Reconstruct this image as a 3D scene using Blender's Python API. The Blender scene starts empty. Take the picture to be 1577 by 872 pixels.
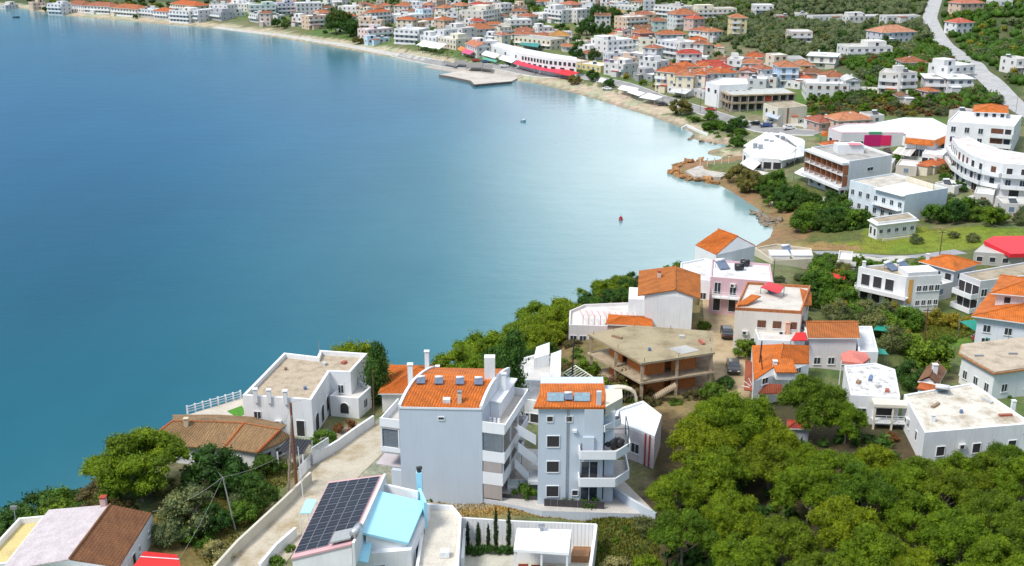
import bpy, math, random
import numpy as np
from mathutils import Vector, Matrix
random.seed(7); rng = np.random.default_rng(7)
S = bpy.context.scene
C = S.collection
R = math.radians
# ------------------------------------------------------------------ camera, world, sun, exposure
FPX, TH, CAMH = 1700.0, math.atan(0.34), 75.0
cd = bpy.data.cameras.new('camera'); cam = bpy.data.objects.new('camera', cd); C.objects.link(cam)
cam.location = (0, 0, CAMH); cam.rotation_euler = (math.pi/2 - TH, 0, 0)
cd.sensor_width = 36; cd.lens = 36*FPX/1577; cd.clip_start = 1; cd.clip_end = 12000
S.camera = cam
S.render.resolution_x = 1024; S.render.resolution_y = 566
SUN_EL, SUN_AZ = R(54), R(-122)          # azimuth from +Y towards +X
W = bpy.data.worlds.new('World'); S.world = W; W.use_nodes = True
nt = W.node_tree; nt.nodes.clear()
def N(t, tree=None, **k):
    n = (tree or nt).nodes.new(t)
    for a, v in k.items(): setattr(n, a, v)
    return n
sky = N('ShaderNodeTexSky', sky_type='NISHITA', sun_disc=False, sun_elevation=SUN_EL, sun_rotation=SUN_AZ)
sky.air_density = 1.0; sky.dust_density = 0.15; sky.ozone_density = 3.0
tc = N('ShaderNodeTexCoord'); mp = N('ShaderNodeMapping'); mp.inputs['Scale'].default_value = (1, 1, 1.8)
mp.inputs['Location'].default_value = (0.35, 0.1, 0.0)
no = N('ShaderNodeTexNoise'); no.inputs['Scale'].default_value = 1.25; no.inputs['Detail'].default_value = 5; no.inputs['Roughness'].default_value = 0.5
cr = N('ShaderNodeValToRGB'); cr.color_ramp.elements[0].position = 0.38; cr.color_ramp.elements[1].position = 0.60
mx = N('ShaderNodeMix', data_type='RGBA'); mx.inputs['B'].default_value = (15.5, 15.9, 16.2, 1)
bg = N('ShaderNodeBackground'); bg.inputs['Strength'].default_value = 0.10
wo = N('ShaderNodeOutputWorld')
L = nt.links.new
L(tc.outputs['Generated'], mp.inputs['Vector']); L(mp.outputs[0], no.inputs['Vector']); L(no.outputs['Fac'], cr.inputs[0])
def mth(op, a, b=None, c=None):
    n = N('ShaderNodeMath', operation=op)
    for i, v in enumerate((a, b, c)):
        if v is None: continue
        if isinstance(v, (int, float)): n.inputs[i].default_value = v
        else: L(v, n.inputs[i])
    return n.outputs[0]
def sstep(v, a, b):
    n = N('ShaderNodeMapRange', interpolation_type='SMOOTHSTEP'); L(v, n.inputs[0]); n.inputs[1].default_value = a; n.inputs[2].default_value = b; return n.outputs[0]
bank = N('ShaderNodeVectorMath', operation='DOT_PRODUCT'); L(tc.outputs['Generated'], bank.inputs[0]); ba, be = R(18), R(13)
bank.inputs[1].default_value = (math.sin(ba)*math.cos(be), math.cos(ba)*math.cos(be), math.sin(be))   # a bright cloud bank over the right of the bay
sx = N('ShaderNodeSeparateXYZ'); L(tc.outputs['Generated'], sx.inputs[0])
wisp = mth('MULTIPLY_ADD', cr.outputs['Color'], .35, .65)
f1 = mth('MULTIPLY', mth('MULTIPLY_ADD', sstep(bank.outputs['Value'], .80, .975), .13, mth('MULTIPLY', sstep(bank.outputs['Value'], .925, .994), .87)), wisp); f2 = mth('MULTIPLY', sstep(sx.outputs['Z'], .35, .85), mth('MULTIPLY_ADD', cr.outputs['Color'], .40, .22))
f3 = mth('MULTIPLY', cr.outputs['Color'], .06); cover = mth('MINIMUM', mth('ADD', mth('MAXIMUM', f1, f2), f3), 1.0)
L(cover, mx.inputs['Factor'])
low = N('ShaderNodeMix', data_type='RGBA'); low.inputs['B'].default_value = (0.8, 1.95, 3.1, 1)      # the darker blue cloud deck that lies low all round the horizon
lf = N('ShaderNodeMapRange', interpolation_type='SMOOTHSTEP'); L(sx.outputs['Z'], lf.inputs[0]); lf.inputs[1].default_value = .70; lf.inputs[2].default_value = .10; lf.inputs[3].default_value = 0; lf.inputs[4].default_value = .85; L(lf.outputs[0], low.inputs['Factor']); L(sky.outputs[0], low.inputs['A']); L(low.outputs['Result'], mx.inputs['A']); L(mx.outputs['Result'], bg.inputs['Color']); L(bg.outputs[0], wo.inputs[0])
sd = bpy.data.lights.new('sun', 'SUN'); sd.energy = 2.5; sd.angle = R(15); sd.color = (1, 0.95, 0.87)
so = bpy.data.objects.new('sun', sd); C.objects.link(so)
dirv = Vector((math.sin(SUN_AZ)*math.cos(SUN_EL), math.cos(SUN_AZ)*math.cos(SUN_EL), math.sin(SUN_EL)))
so.rotation_euler = dirv.to_track_quat('Z', 'Y').to_euler(); so.location = (0, 0, 200)
S.view_settings.view_transform = 'Standard'; S.view_settings.look = 'None'
S.view_settings.exposure = 0.48; S.view_settings.gamma = 1
# ------------------------------------------------------------------ pixel -> place
ST, CT = math.sin(TH), math.cos(TH)
def P(px, py, z=0.0):
    a = (px-788.5)/FPX; b = (436-py)/FPX
    ry = CT + b*ST; rz = max(ST - b*CT, 0.02)
    t = (CAMH - z)/rz
    return Vector((a*t, ry*t, z))
def mpp(px, py, z):                       # metres per photo pixel there
    b = (436-py)/FPX
    return (CAMH - z)/max(ST-b*CT, .02)/FPX
# ------------------------------------------------------------------ coast and terrain
coast_px = [(-700,-38),(-300,-14),(-120,4),(0,11),(30,13),(60,18),(100,24),(150,29),(200,33),(245,37),(300,41),(345,46),(390,52),(430,59),(490,68),(530,76),(560,81),(610,90),(650,98),
 (690,108),(740,117),(790,124),(820,128),(870,140),(920,154),(960,167),(1000,179),(1040,193),(1068,205),(1062,213),(1090,220),(1130,224),(1095,231),(1088,238),(1120,243),(1100,247),(1065,250),(1040,256),(1037,266),(1050,275),
 (1075,279),(1105,284),(1130,297),(1152,312),(1170,324),(1188,338),(1191,352),(1186,366),(1166,378),(1135,394),(1085,412),(1000,440),(930,466),(872,500),(815,545),(765,592),(715,622),(620,642),(540,655),(450,692),(370,712),(300,728),(220,750),(140,792),(60,845),(-60,925),(-250,1010)]
coast = [P(x, y, 0).to_2d() for x, y in coast_px]
land = [(c.x, c.y) for c in coast] + [(-110,20),(-120,-400),(3500,-400),(3500,4500),(-3500,4500),(-3500,1500)]
ctrl_px = [(0,872,12),(100,800,13),(250,800,13),(300,700,13),(420,690,13.2),(470,740,13.2),(350,872,12.6),(560,700,13.3),(540,620,12.6),(500,872,12.6),(620,800,12.8),(780,790,12.7),(860,797,12.6),(940,800,12.5),(1000,806,12.4),(760,850,10.8),(850,850,10.8),(885,832,10.8),(1000,850,11),(940,700,13),(760,640,13.5),(1000,700,13.2),
 (1150,800,11.5),(1300,800,12),(1577,872,12),(1577,700,12.5),(1300,690,13),(1100,620,13.3),(1000,600,13.4),(1120,560,13.2),(1120,520,13),(1110,470,12.6),(1000,520,13.2),(900,540,12),(860,600,12.5),(940,470,8.5),(850,520,8.5),
 (1200,560,12.6),(1300,540,11),(1450,560,11),(1577,540,10.5),(1450,470,8),(1300,460,9),(1180,430,11),(1100,400,9.5),(1060,440,12),(1250,400,6),(1350,380,4.5),(1577,360,6),(1230,370,4),(1400,410,6.5),(1260,330,4),(1400,330,5),(1577,300,7.5),
 (1220,250,4),(1577,200,11),(1400,200,7),(1200,200,4),(1100,170,3),(1000,120,3.2),(1200,100,8),(1400,100,12),(1577,100,16),(1577,0,26),(1300,0,20),(1150,40,12),(1000,0,12),(1000,60,6),(800,60,4),(800,20,7),(700,0,8),(600,40,3.5),(500,0,5),(500,40,3),(300,0,4),(150,10,3),(0,0,3)]
cp = np.array([[*P(x, y, h).to_2d(), h] for x, y, h in ctrl_px])
def seg(a, b, s): return list(np.arange(a, b, s))
xs = np.array(seg(-3000,-460,150)+seg(-460,-130,5)+seg(-130,130,1.5)+seg(130,460,4)+seg(460,3001,140), float)
ys = np.array(seg(-400,60,30)+seg(60,210,1.5)+seg(210,430,2.5)+seg(430,1100,5)+seg(1100,4001,150), float)
GX, GY = np.meshgrid(xs, ys)
def inside(poly, X, Y):
    r = np.zeros(X.shape, bool); n = len(poly)
    for i in range(n):
        x1, y1 = poly[i]; x2, y2 = poly[(i+1) % n]
        if y1 == y2: continue
        c = ((y1 > Y) != (y2 > Y)) & (X < (x2-x1)*(Y-y1)/(y2-y1)+x1)
        r ^= c
    return r
def dist_line(pts, X, Y):
    d = np.full(X.shape, 1e9)
    for (x1, y1), (x2, y2) in zip(pts[:-1], pts[1:]):
        vx, vy = x2-x1, y2-y1; l = vx*vx+vy*vy+1e-9
        t = np.clip(((X-x1)*vx+(Y-y1)*vy)/l, 0, 1)
        d = np.minimum(d, np.hypot(X-x1-t*vx, Y-y1-t*vy))
    return d
_ins = inside(land, GX, GY)
D = dist_line([(c.x, c.y) for c in coast]+[(-110,20),(-120,-400)], GX, GY)
D = np.where(_ins, D, -D)
num = np.zeros(GX.shape); den = np.zeros(GX.shape)
for x, y, h in cp:
    d2 = (GX-x)**2 + ((GY-y))**2
    w = 1/(d2+ (0.02*y)**2+4)**2; num += w*h; den += w
HZ = num/den
far = np.clip((GY-1050)/2500, 0, 1); HZ = HZ + far*60
cw = np.where(GY < 235, 17.0, 26.0)       # steep headland near, gentle beach far
prof = np.clip(D/cw, 0, 1); prof = np.where(GY < 235, prof**0.75, prof)
HZ = np.where(D > 0, HZ*prof + 0.05, np.maximum(-4, D*0.25))
HZ += np.where(D > 20, 0.12*np.sin(GX*.21)*np.cos(GY*.17), 0)
def G(x, y):
    i = int(np.clip(np.searchsorted(xs, x)-1, 0, len(xs)-2)); j = int(np.clip(np.searchsorted(ys, y)-1, 0, len(ys)-2))
    u = (x-xs[i])/(xs[i+1]-xs[i]); v = (y-ys[j])/(ys[j+1]-ys[j])
    return float(HZ[j,i]*(1-u)*(1-v)+HZ[j,i+1]*u*(1-v)+HZ[j+1,i]*(1-u)*v+HZ[j+1,i+1]*u*v)
def Dsh(x, y):
    i = int(np.clip(np.searchsorted(xs, x)-1, 0, len(xs)-2)); j = int(np.clip(np.searchsorted(ys, y)-1, 0, len(ys)-2))
    return float(D[j,i])
def PG(px, py, h=0.0):                    # the place where that pixel is h above the ground
    z = 8.0
    for _ in range(14):
        p = P(px, py, z); z = 0.4*z + 0.6*(max(G(p.x, p.y), 0)+h)
    return P(px, py, z)
# ------------------------------------------------------------------ materials
MC = {}
def mat(key, fn):
    if key not in MC:
        m = bpy.data.materials.new(key); m.use_nodes = True; t = m.node_tree
        b = t.nodes['Principled BSDF']; fn(m, t, b); MC[key] = m
    return MC[key]
def noise(t, scale, detail=4, vec=None, rough=.55):
    n = N('ShaderNodeTexNoise', t); n.inputs['Scale'].default_value = scale; n.inputs['Detail'].default_value = detail; n.inputs['Roughness'].default_value = rough
    if vec is not None: t.links.new(vec, n.inputs['Vector'])
    return n
def ramp(t, inp, stops):
    r = N('ShaderNodeValToRGB', t); e = r.color_ramp.elements
    e[0].position = stops[0][0]; e[0].color = (*stops[0][1], 1); e[1].position = stops[-1][0]; e[1].color = (*stops[-1][1], 1)
    for p, c in stops[1:-1]:
        q = e.new(p); q.color = (*c, 1)
    t.links.new(inp, r.inputs[0]); return r
def mulv(c, k): return tuple(min(1, x*k) for x in c)
def mapping(t, out, scale):
    m = N('ShaderNodeMapping', t); m.inputs['Scale'].default_value = scale; t.links.new(out, m.inputs[0]); return m
def mixc(t, f, a, b, blend='MIX'):
    m = N('ShaderNodeMix', t, data_type='RGBA', blend_type=blend)
    if isinstance(f, float): m.inputs['Factor'].default_value = f
    else: t.links.new(f, m.inputs['Factor'])
    for s, v in (('A', a), ('B', b)):
        if isinstance(v, tuple): m.inputs[s].default_value = (*v, 1)
        else: t.links.new(v, m.inputs[s])
    return m.outputs['Result']
def bump(t, b, h, d, st=1.0):
    n = N('ShaderNodeBump', t); n.inputs['Distance'].default_value = d; n.inputs['Strength'].default_value = st
    t.links.new(h, n.inputs['Height']); t.links.new(n.outputs[0], b.inputs['Normal'])
def paint(c, name='painted_plaster', stain=.22):
    key = name+'_%02x%02x%02x' % tuple(int(x*255) for x in c)
    def f(m, t, b):
        uv = N('ShaderNodeTexCoord', t)
        n1 = noise(t, .6, 6, mapping(t, uv.outputs['UV'], (1, .45, 1)).outputs[0])
        n2 = noise(t, 1.0, 5, mapping(t, uv.outputs['UV'], (3.5, .22, 1)).outputs[0], .65)
        r1 = ramp(t, n1.outputs['Fac'], [(.3, mulv(c, 1-stain*.45)), (.62, c)])
        r2 = ramp(t, n2.outputs['Fac'], [(.26, (1-stain*.55, 1-stain*.6, 1-stain*.7)), (.5, (1, 1, 1))])
        t.links.new(mixc(t, 1.0, r1.outputs[0], r2.outputs[0], 'MULTIPLY'), b.inputs['Base Color'])
        b.inputs['Roughness'].default_value = .85
        n3 = noise(t, 9, 3, uv.outputs['UV']); bump(t, b, n3.outputs['Fac'], .02, .5)
    return mat(key, f)
def slab(c, c2, name='flat_roof', sc=.35):      # weathered flat roof, concrete
    key = name+'_%02x%02x%02x%02x' % tuple(int(x*255) for x in (*c, c2[0]))
    def f(m, t, b):
        g = N('ShaderNodeTexCoord', t); n1 = noise(t, sc, 8, g.outputs['UV'], .68); n2 = noise(t, 5, 4, g.outputs['UV'])
        r1 = ramp(t, n1.outputs['Fac'], [(.36, c2), (.52, c), (.72, mulv(c, 1.15))])
        r2 = ramp(t, n2.outputs['Fac'], [(.3, (.8, .8, .8)), (.7, (1.1, 1.1, 1.1))])
        t.links.new(mixc(t, 1.0, r1.outputs[0], r2.outputs[0], 'MULTIPLY'), b.inputs['Base Color']); b.inputs['Roughness'].default_value = .92
        bump(t, b, n2.outputs['Fac'], .04)
    return mat(key, f)
def tile(c, name='clay_tile'):
    key = name+'_%02x%02x%02x' % tuple(int(x*255) for x in c)
    def f(m, t, b):
        g = N('ShaderNodeTexCoord', t)
        mq = mapping(t, g.outputs['UV'], (1, 1, 1))
        w = N('ShaderNodeTexWave', t, wave_type='BANDS', bands_direction='X', wave_profile='SIN'); w.inputs['Scale'].default_value = 1.1; w.inputs['Distortion'].default_value = .15
        t.links.new(mq.outputs[0], w.inputs['Vector'])
        w2 = N('ShaderNodeTexWave', t, wave_type='BANDS', bands_direction='Y', wave_profile='SAW'); w2.inputs['Scale'].default_value = .85; w2.inputs['Distortion'].default_value = .2
        t.links.new(mq.outputs[0], w2.inputs['Vector'])
        ad = N('ShaderNodeMath', t, operation='ADD'); t.links.new(w.outputs['Fac'], ad.inputs[0]); t.links.new(w2.outputs['Fac'], ad.inputs[1])
        n1 = noise(t, .5, 7, g.outputs['UV'], .7); n2 = noise(t, 4.2, 2, mapping(t, g.outputs['UV'], (1.2, .8, 1)).outputs[0])
        r1 = ramp(t, n1.outputs['Fac'], [(.28, (c[0]*.42, c[1]*.55, c[2]*.9)), (.42, mulv(c, .75)), (.55, c), (.75, (min(1, c[0]*1.12), c[1]*1.25, c[2]*1.3))])
        r2 = ramp(t, n2.outputs['Fac'], [(.3, (.78, .76, .74)), (.7, (1.1, 1.1, 1.1))])
        r3 = ramp(t, w.outputs['Fac'], [(.0, (.72, .70, .68)), (.4, (1, 1, 1))])
        q = mixc(t, 1.0, r1.outputs[0], r2.outputs[0], 'MULTIPLY')
        t.links.new(mixc(t, 1.0, q, r3.outputs[0], 'MULTIPLY'), b.inputs['Base Color']); b.inputs['Roughness'].default_value = .8
        bump(t, b, ad.outputs[0], .05, .8)
    return mat(key, f)
def plain(key, c, rough=.5, metal=0.0, var=.12, sc=3.0):
    def f(m, t, b):
        g = N('ShaderNodeTexCoord', t); n1 = noise(t, sc, 4, g.outputs['Object'])
        r = ramp(t, n1.outputs['Fac'], [(.3, mulv(c, 1-var)), (.7, mulv(c, 1+var))]); t.links.new(r.outputs[0], b.inputs['Base Color'])
        b.inputs['Roughness'].default_value = rough; b.inputs['Metallic'].default_value = metal
    return mat(key, f)
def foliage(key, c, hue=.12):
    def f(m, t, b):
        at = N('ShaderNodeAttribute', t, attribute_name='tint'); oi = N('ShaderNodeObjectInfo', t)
        r = ramp(t, at.outputs['Fac'], [(0, mulv(c, .45)), (.5, c), (1, (c[0]*1.95, c[1]*1.55, c[2]*1.2))])  # wide range: leaf variation plus shaded gaps and bright clumps put into the colour
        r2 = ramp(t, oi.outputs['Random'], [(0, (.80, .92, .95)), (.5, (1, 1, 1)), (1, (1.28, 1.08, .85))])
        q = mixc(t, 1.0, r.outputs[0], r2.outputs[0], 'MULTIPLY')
        t.links.new(q, b.inputs['Base Color']); b.inputs['Roughness'].default_value = .65; b.inputs['Specular IOR Level'].default_value = .25
        tr = N('ShaderNodeBsdfTranslucent', t); t.links.new(q, tr.inputs[0]); ms = N('ShaderNodeMixShader', t); ms.inputs[0].default_value = .28
        o = t.nodes['Material Output']; t.links.new(b.outputs[0], ms.inputs[1]); t.links.new(tr.outputs[0], ms.inputs[2]); t.links.new(ms.outputs[0], o.inputs[0])
    return mat(key, f)
WHITE = (.82,.83,.84); CREAM = (.74,.68,.55); GREY = (.48,.49,.51); PEACH = (.72,.53,.40); PINK = (.68,.45,.50); BLUEG = (.52,.60,.72); PALEB = (.55,.70,.82); YEL = (.75,.62,.30); MINT = (.52,.66,.60)
ORA = (.56,.135,.03); RED = (.50,.07,.04); BRN = (.26,.12,.06); YOR = (.55,.27,.07)
ROOFG = slab((.42,.41,.39), (.24,.23,.21)); ROOFW = slab((.74,.75,.76), (.52,.51,.50), 'white_roof'); ROOFB = slab((.40,.34,.25), (.25,.20,.13), 'earthy_roof')
WHM = paint(WHITE); GLASS = plain('window_glass', (.035,.045,.06), .12, 0, .3); SHUT = plain('brown_shutter', (.16,.06,.03), .6); FRAME = plain('white_frame', (.7,.7,.7), .5)
DARK = plain('dark_opening', (.035,.033,.035), .8); RAILM = plain('white_rail', (.74,.76,.78), .4); METAL = plain('grey_metal', (.35,.37,.40), .35, .6); WOODM = plain('pole_wood', (.13,.07,.045), .8, 0, .35, 6)
CONC = slab((.44,.35,.24), (.27,.20,.12), 'concrete', .5)
# ------------------------------------------------------------------ mesh builder
class MB:
    def __init__(s): s.v = []; s.f = []; s.m = []
    def quad(s, *p, m=0):
        k = len(s.v); s.v += [tuple(q) for q in p]; s.f.append(tuple(range(k, k+len(p)))); s.m.append(m)
    def hexa(s, p, m=0):                   # p: 4 bottom then 4 top, both counter-clockwise from above
        k = len(s.v); s.v += [tuple(q) for q in p]
        for f in ((3,2,1,0),(4,5,6,7),(0,1,5,4),(1,2,6,5),(2,3,7,6),(3,0,4,7)): s.f.append(tuple(k+i for i in f)); s.m.append(m)
    def box(s, x0, y0, z0, x1, y1, z1, m=0):
        s.hexa([(x0,y0,z0),(x1,y0,z0),(x1,y1,z0),(x0,y1,z0),(x0,y0,z1),(x1,y0,z1),(x1,y1,z1),(x0,y1,z1)], m)
    def obox(s, o, u, n, s0, s1, d0, d1, z0, z1, m=0):   # o 2D origin, u along, n outward (right of u when walking)
        q = [o+u*s0+n*d1, o+u*s1+n*d1, o+u*s1+n*d0, o+u*s0+n*d0]
        s.hexa([(a.x, a.y, z0) for a in q]+[(a.x, a.y, z1) for a in q], m)
    def prism(s, pts, z0, z1, m=0, mt=None):
        k = len(s.v); n = len(pts); s.v += [(p[0], p[1], z0) for p in pts]+[(p[0], p[1], z1) for p in pts]
        s.f.append(tuple(k+n+i for i in range(n))); s.m.append(m if mt is None else mt)
        s.f.append(tuple(k+n-1-i for i in range(n))); s.m.append(m)
        for i in range(n): j = (i+1) % n; s.f.append((k+i, k+j, k+n+j, k+n+i)); s.m.append(m)
    def tube(s, a, b, r0, r1=None, n=6, m=0):
        a = Vector(a); b = Vector(b); r1 = r0 if r1 is None else r1; d = (b-a).normalized()
        q = Vector((0,0,1)) if abs(d.z) < .9 else Vector((1,0,0)); e = d.cross(q).normalized(); g = d.cross(e); k = len(s.v)
        for c, r in ((a, r0), (b, r1)):
            for i in range(n):
                w = 2*math.pi*i/n; s.v.append(tuple(c+(e*math.cos(w)+g*math.sin(w))*r))
        for i in range(n): j = (i+1) % n; s.f.append((k+i, k+n+i, k+n+j, k+j)); s.m.append(m)
        s.f.append(tuple(k+i for i in range(n))); s.m.append(m); s.f.append(tuple(k+2*n-1-i for i in range(n))); s.m.append(m)
    def path(s, pts, r, n=5, m=0):
        for a, b in zip(pts[:-1], pts[1:]): s.tube(a, b, r, r, n, m)
    def slope(s, e0, e1, r1, r0, th=.14, m=0, mu=1):   # a roof plane: eave e0-e1, ridge r0-r1, with thickness
        s.hexa([(p[0], p[1], p[2]-th) for p in (e0, e1, r1, r0)]+[tuple(p) for p in (e0, e1, r1, r0)], m)
    def mesh(s, name, mats, smooth=False, off=None):
        me = bpy.data.meshes.new(name); v = s.v
        if off is not None: v = [(a-off[0], b-off[1], c-off[2]) for a, b, c in s.v]
        me.from_pydata(v, [], s.f)
        for q in (mats if isinstance(mats, (list, tuple)) else [mats]): me.materials.append(q)
        me.polygons.foreach_set('material_index', s.m)
        if smooth: me.polygons.foreach_set('use_smooth', [True]*len(s.f))
        me.update()
        uvl = me.uv_layers.new(name='UVMap'); out = np.zeros(len(me.loops)*2, np.float32)
        Z = Vector((0,0,1)); vv = s.v
        for p in me.polygons:
            nn = p.normal
            if abs(nn.z) > .985: t = Vector((1,0,0)); bb = Vector((0,1,0))
            else: t = Z.cross(nn).normalized(); bb = nn.cross(t)
            for li, vi in zip(p.loop_indices, p.vertices):
                q = vv[vi]; out[2*li] = q[0]*t.x+q[1]*t.y+q[2]*t.z; out[2*li+1] = q[0]*bb.x+q[1]*bb.y+q[2]*bb.z
        uvl.data.foreach_set('uv', out)
        return me
def link(name, me, parent=None, loc=None, rz=0):
    o = bpy.data.objects.new(name, me); C.objects.link(o)
    if parent is not None: o.parent = parent
    if loc is not None: o.location = loc
    if rz: o.rotation_euler = (0, 0, rz)
    return o
def tag(o, label=None, cat=None, group=None, kind=None):
    if label: o['label'] = label
    if cat: o['category'] = cat
    if group: o['group'] = group
    if kind: o['kind'] = kind
    return o
def thing(name, label, cat, loc, group=None, rz=0):
    o = bpy.data.objects.new(name, None); C.objects.link(o); o.location = loc; o.rotation_euler = (0,0,rz); o.empty_display_size = .5
    return tag(o, label, cat, group)
def posts(segs, m, parent):
    for a in segs:
        mb = MB(); mb.tube(*a); link('post', mb.mesh('post', m, off=parent.location), parent)
FOOT = []                                  # where buildings stand (x, y, radius): trees keep off
# ------------------------------------------------------------------ ground sheet
zones = [  # pixel polygon, colour
 ([(1050,0),(1577,0),(1577,200),(1480,175),(1330,160),(1250,95),(1090,60)], (.075,.095,.035)),
 ([(1240,146),(1420,138),(1440,150),(1330,168),(1240,172)], (.12,.20,.025)),
 ([(1240,165),(1480,160),(1500,178),(1260,184)], (.10,.10,.035)),
 ([(1192,372),(1250,364),(1577,352),(1577,372),(1480,388),(1300,392),(1200,384)], (.19,.23,.020)),
 ([(1192,372),(1270,370),(1330,384),(1262,398),(1200,388)], (.30,.20,.085)),
 ([(1240,385),(1577,385),(1577,530),(1400,590),(1200,480)], (.10,.12,.035)),
 ([(1410,492),(1440,484),(1510,510),(1500,532),(1430,540),(1405,520)], (.12,.20,.02)),
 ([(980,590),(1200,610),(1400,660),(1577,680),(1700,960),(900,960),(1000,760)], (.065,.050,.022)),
 ([(640,750),(760,765),(830,785),(1010,792),(1010,830),(930,800),(700,798),(640,790)], (.34,.23,.075)),
 ([(900,800),(1015,796),(1015,950),(900,950)], (.10,.13,.03)),
 ([(880,510),(1000,450),(1100,470),(1160,470),(1160,640),(860,640)], (.20,.17,.08)),
 ([(720,560),(870,490),(930,430),(1000,425),(1000,470),(890,560),(760,640)], (.17,.13,.055)),
 ([(240,740),(440,700),(470,720),(360,830),(300,950),(200,950)], (.17,.13,.045)),
 ([(360,760),(410,745),(430,758),(380,800)], (.10,.19,.02)),
 ([(420,680),(600,640),(800,640),(800,768),(600,800),(440,720)], (.33,.31,.28)),
 ([(1290,230),(1577,250),(1577,330),(1460,330),(1300,300)], (.19,.19,.11)),
 ([(1080,160),(1250,190),(1260,230),(1130,230),(1060,190)], (.20,.20,.12)),
 ([(1140,268),(1330,285),(1330,372),(1200,372),(1140,310)], (.12,.13,.04)),
 ([(1480,255),(1577,265),(1577,345),(1500,320)], (.32,.26,.17)),
 ([(745,20),(860,20),(960,30),(960,60),(880,40),(760,48)], (.12,.16,.04)),
 ([(1050,0),(1120,0),(1120,12),(1050,12)], (.15,.2,.04)),
]
col = np.zeros(GX.shape+(3,)); base = np.array((.19,.17,.11)); green = np.array((.080,.15,.022))
mixn = (np.sin(GX*.031+1.3)*np.cos(GY*.023)+np.sin(GX*.09+GY*.07)*.5+rng.normal(0,.35,GX.shape)); mixn = np.clip(mixn*.5+.5,0,1)[...,None]
col[:] = base*(1-mixn)+green*mixn
col[GY > 900] = (.07,.09,.04)
for poly, c in zones:
    pts = [(q.x, q.y) for q in (PG(x, y) for x, y in poly)]
    col[inside(pts, GX, GY)] = c
cliff = (GY < 235) & (D < 15) & (D > -6); col[cliff] = (.20,.14,.07)
sandm = (GY >= 235) & (D < np.where(GY < 420, 6.0, 13.0)+rng.normal(0,1,GX.shape)); col[sandm] = (.46,.40,.33)
shr = (GY >= 225) & (GY < 345) & (D < 9) & (GX > 35); col[shr] = (.27,.165,.09)
sandw = (GY >= 345) & (D < 2.5); col[sandw] = (.30,.25,.20)
col[(D < -3)] = (.10,.12,.10)
ny, nx = GX.shape
def sheet(name, Z, colr, m, attr):
    me = bpy.data.meshes.new(name)
    v = np.stack([GX, GY, Z], -1).reshape(-1, 3).astype(np.float32)
    idx = np.arange(nx*ny).reshape(ny, nx); f = np.stack([idx[:-1,:-1], idx[:-1,1:], idx[1:,1:], idx[1:,:-1]], -1).reshape(-1, 4)
    me.vertices.add(len(v)); me.vertices.foreach_set('co', v.ravel()); me.loops.add(f.size); me.loops.foreach_set('vertex_index', f.ravel().astype(np.int32))
    me.polygons.add(len(f)); me.polygons.foreach_set('loop_start', (np.arange(len(f))*4).astype(np.int32)); me.polygons.foreach_set('loop_total', np.full(len(f), 4, np.int32))
    me.polygons.foreach_set('use_smooth', np.ones(len(f), bool)); me.update(calc_edges=True); me.validate()
    a = me.color_attributes.new(attr, 'FLOAT_COLOR', 'POINT'); cc = np.ones((len(v), 4), np.float32); cc[:, :3] = colr.reshape(-1, 3); a.data.foreach_set('color', cc.ravel())
    me.materials.append(m); return link(name, me)
def gm(m, t, b):
    at = N('ShaderNodeAttribute', t, attribute_name='soil'); g = N('ShaderNodeTexCoord', t)
    n1 = noise(t, .35, 8, g.outputs['Object'], .65); n2 = noise(t, 2.2, 6, g.outputs['Object'], .7); n3 = noise(t, .08, 5, g.outputs['Object'])
    r1 = ramp(t, n1.outputs['Fac'], [(.3, (.6,.6,.55)), (.5, (1,1,1)), (.7, (1.25,1.18,1.1))]); r2 = ramp(t, n2.outputs['Fac'], [(.35, (.7,.7,.7)), (.65, (1.2,1.2,1.15))]); r3 = ramp(t, n3.outputs['Fac'], [(.35, (.8,1.02,.8)), (.65, (1.15,1,.95))])
    q = mixc(t, 1.0, at.outputs['Color'], r1.outputs[0], 'MULTIPLY'); q = mixc(t, 1.0, q, r2.outputs[0], 'MULTIPLY'); q = mixc(t, 1.0, q, r3.outputs[0], 'MULTIPLY')
    t.links.new(q, b.inputs['Base Color']); b.inputs['Roughness'].default_value = .95; bump(t, b, n2.outputs['Fac'], .12)
ground = tag(sheet('ground', HZ, col, mat('ground_soil', gm), 'soil'), kind='structure')
# ------------------------------------------------------------------ water: depth colour (pale over the sandy shallows; sky glare mixed in over the bay)
dep = np.clip(-D, 0, 400)
wc = np.zeros(GX.shape+(3,))
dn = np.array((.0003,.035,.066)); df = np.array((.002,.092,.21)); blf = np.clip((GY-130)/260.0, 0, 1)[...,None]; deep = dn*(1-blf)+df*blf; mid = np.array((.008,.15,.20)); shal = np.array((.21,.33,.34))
hx = (GX-10)/150.0
bay = np.exp(-((GX-55)/75.0)**2-((GY-290)/130.0)**2)          # shallow corner of the bay; pale sky glare is put into its colour too
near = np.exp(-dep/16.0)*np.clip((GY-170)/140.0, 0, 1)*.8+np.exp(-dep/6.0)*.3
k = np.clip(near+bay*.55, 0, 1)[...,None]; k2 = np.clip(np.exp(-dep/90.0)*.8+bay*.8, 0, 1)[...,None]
wc = deep*(1-k2)+mid*k2; wc = wc*(1-k)+shal*k
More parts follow.
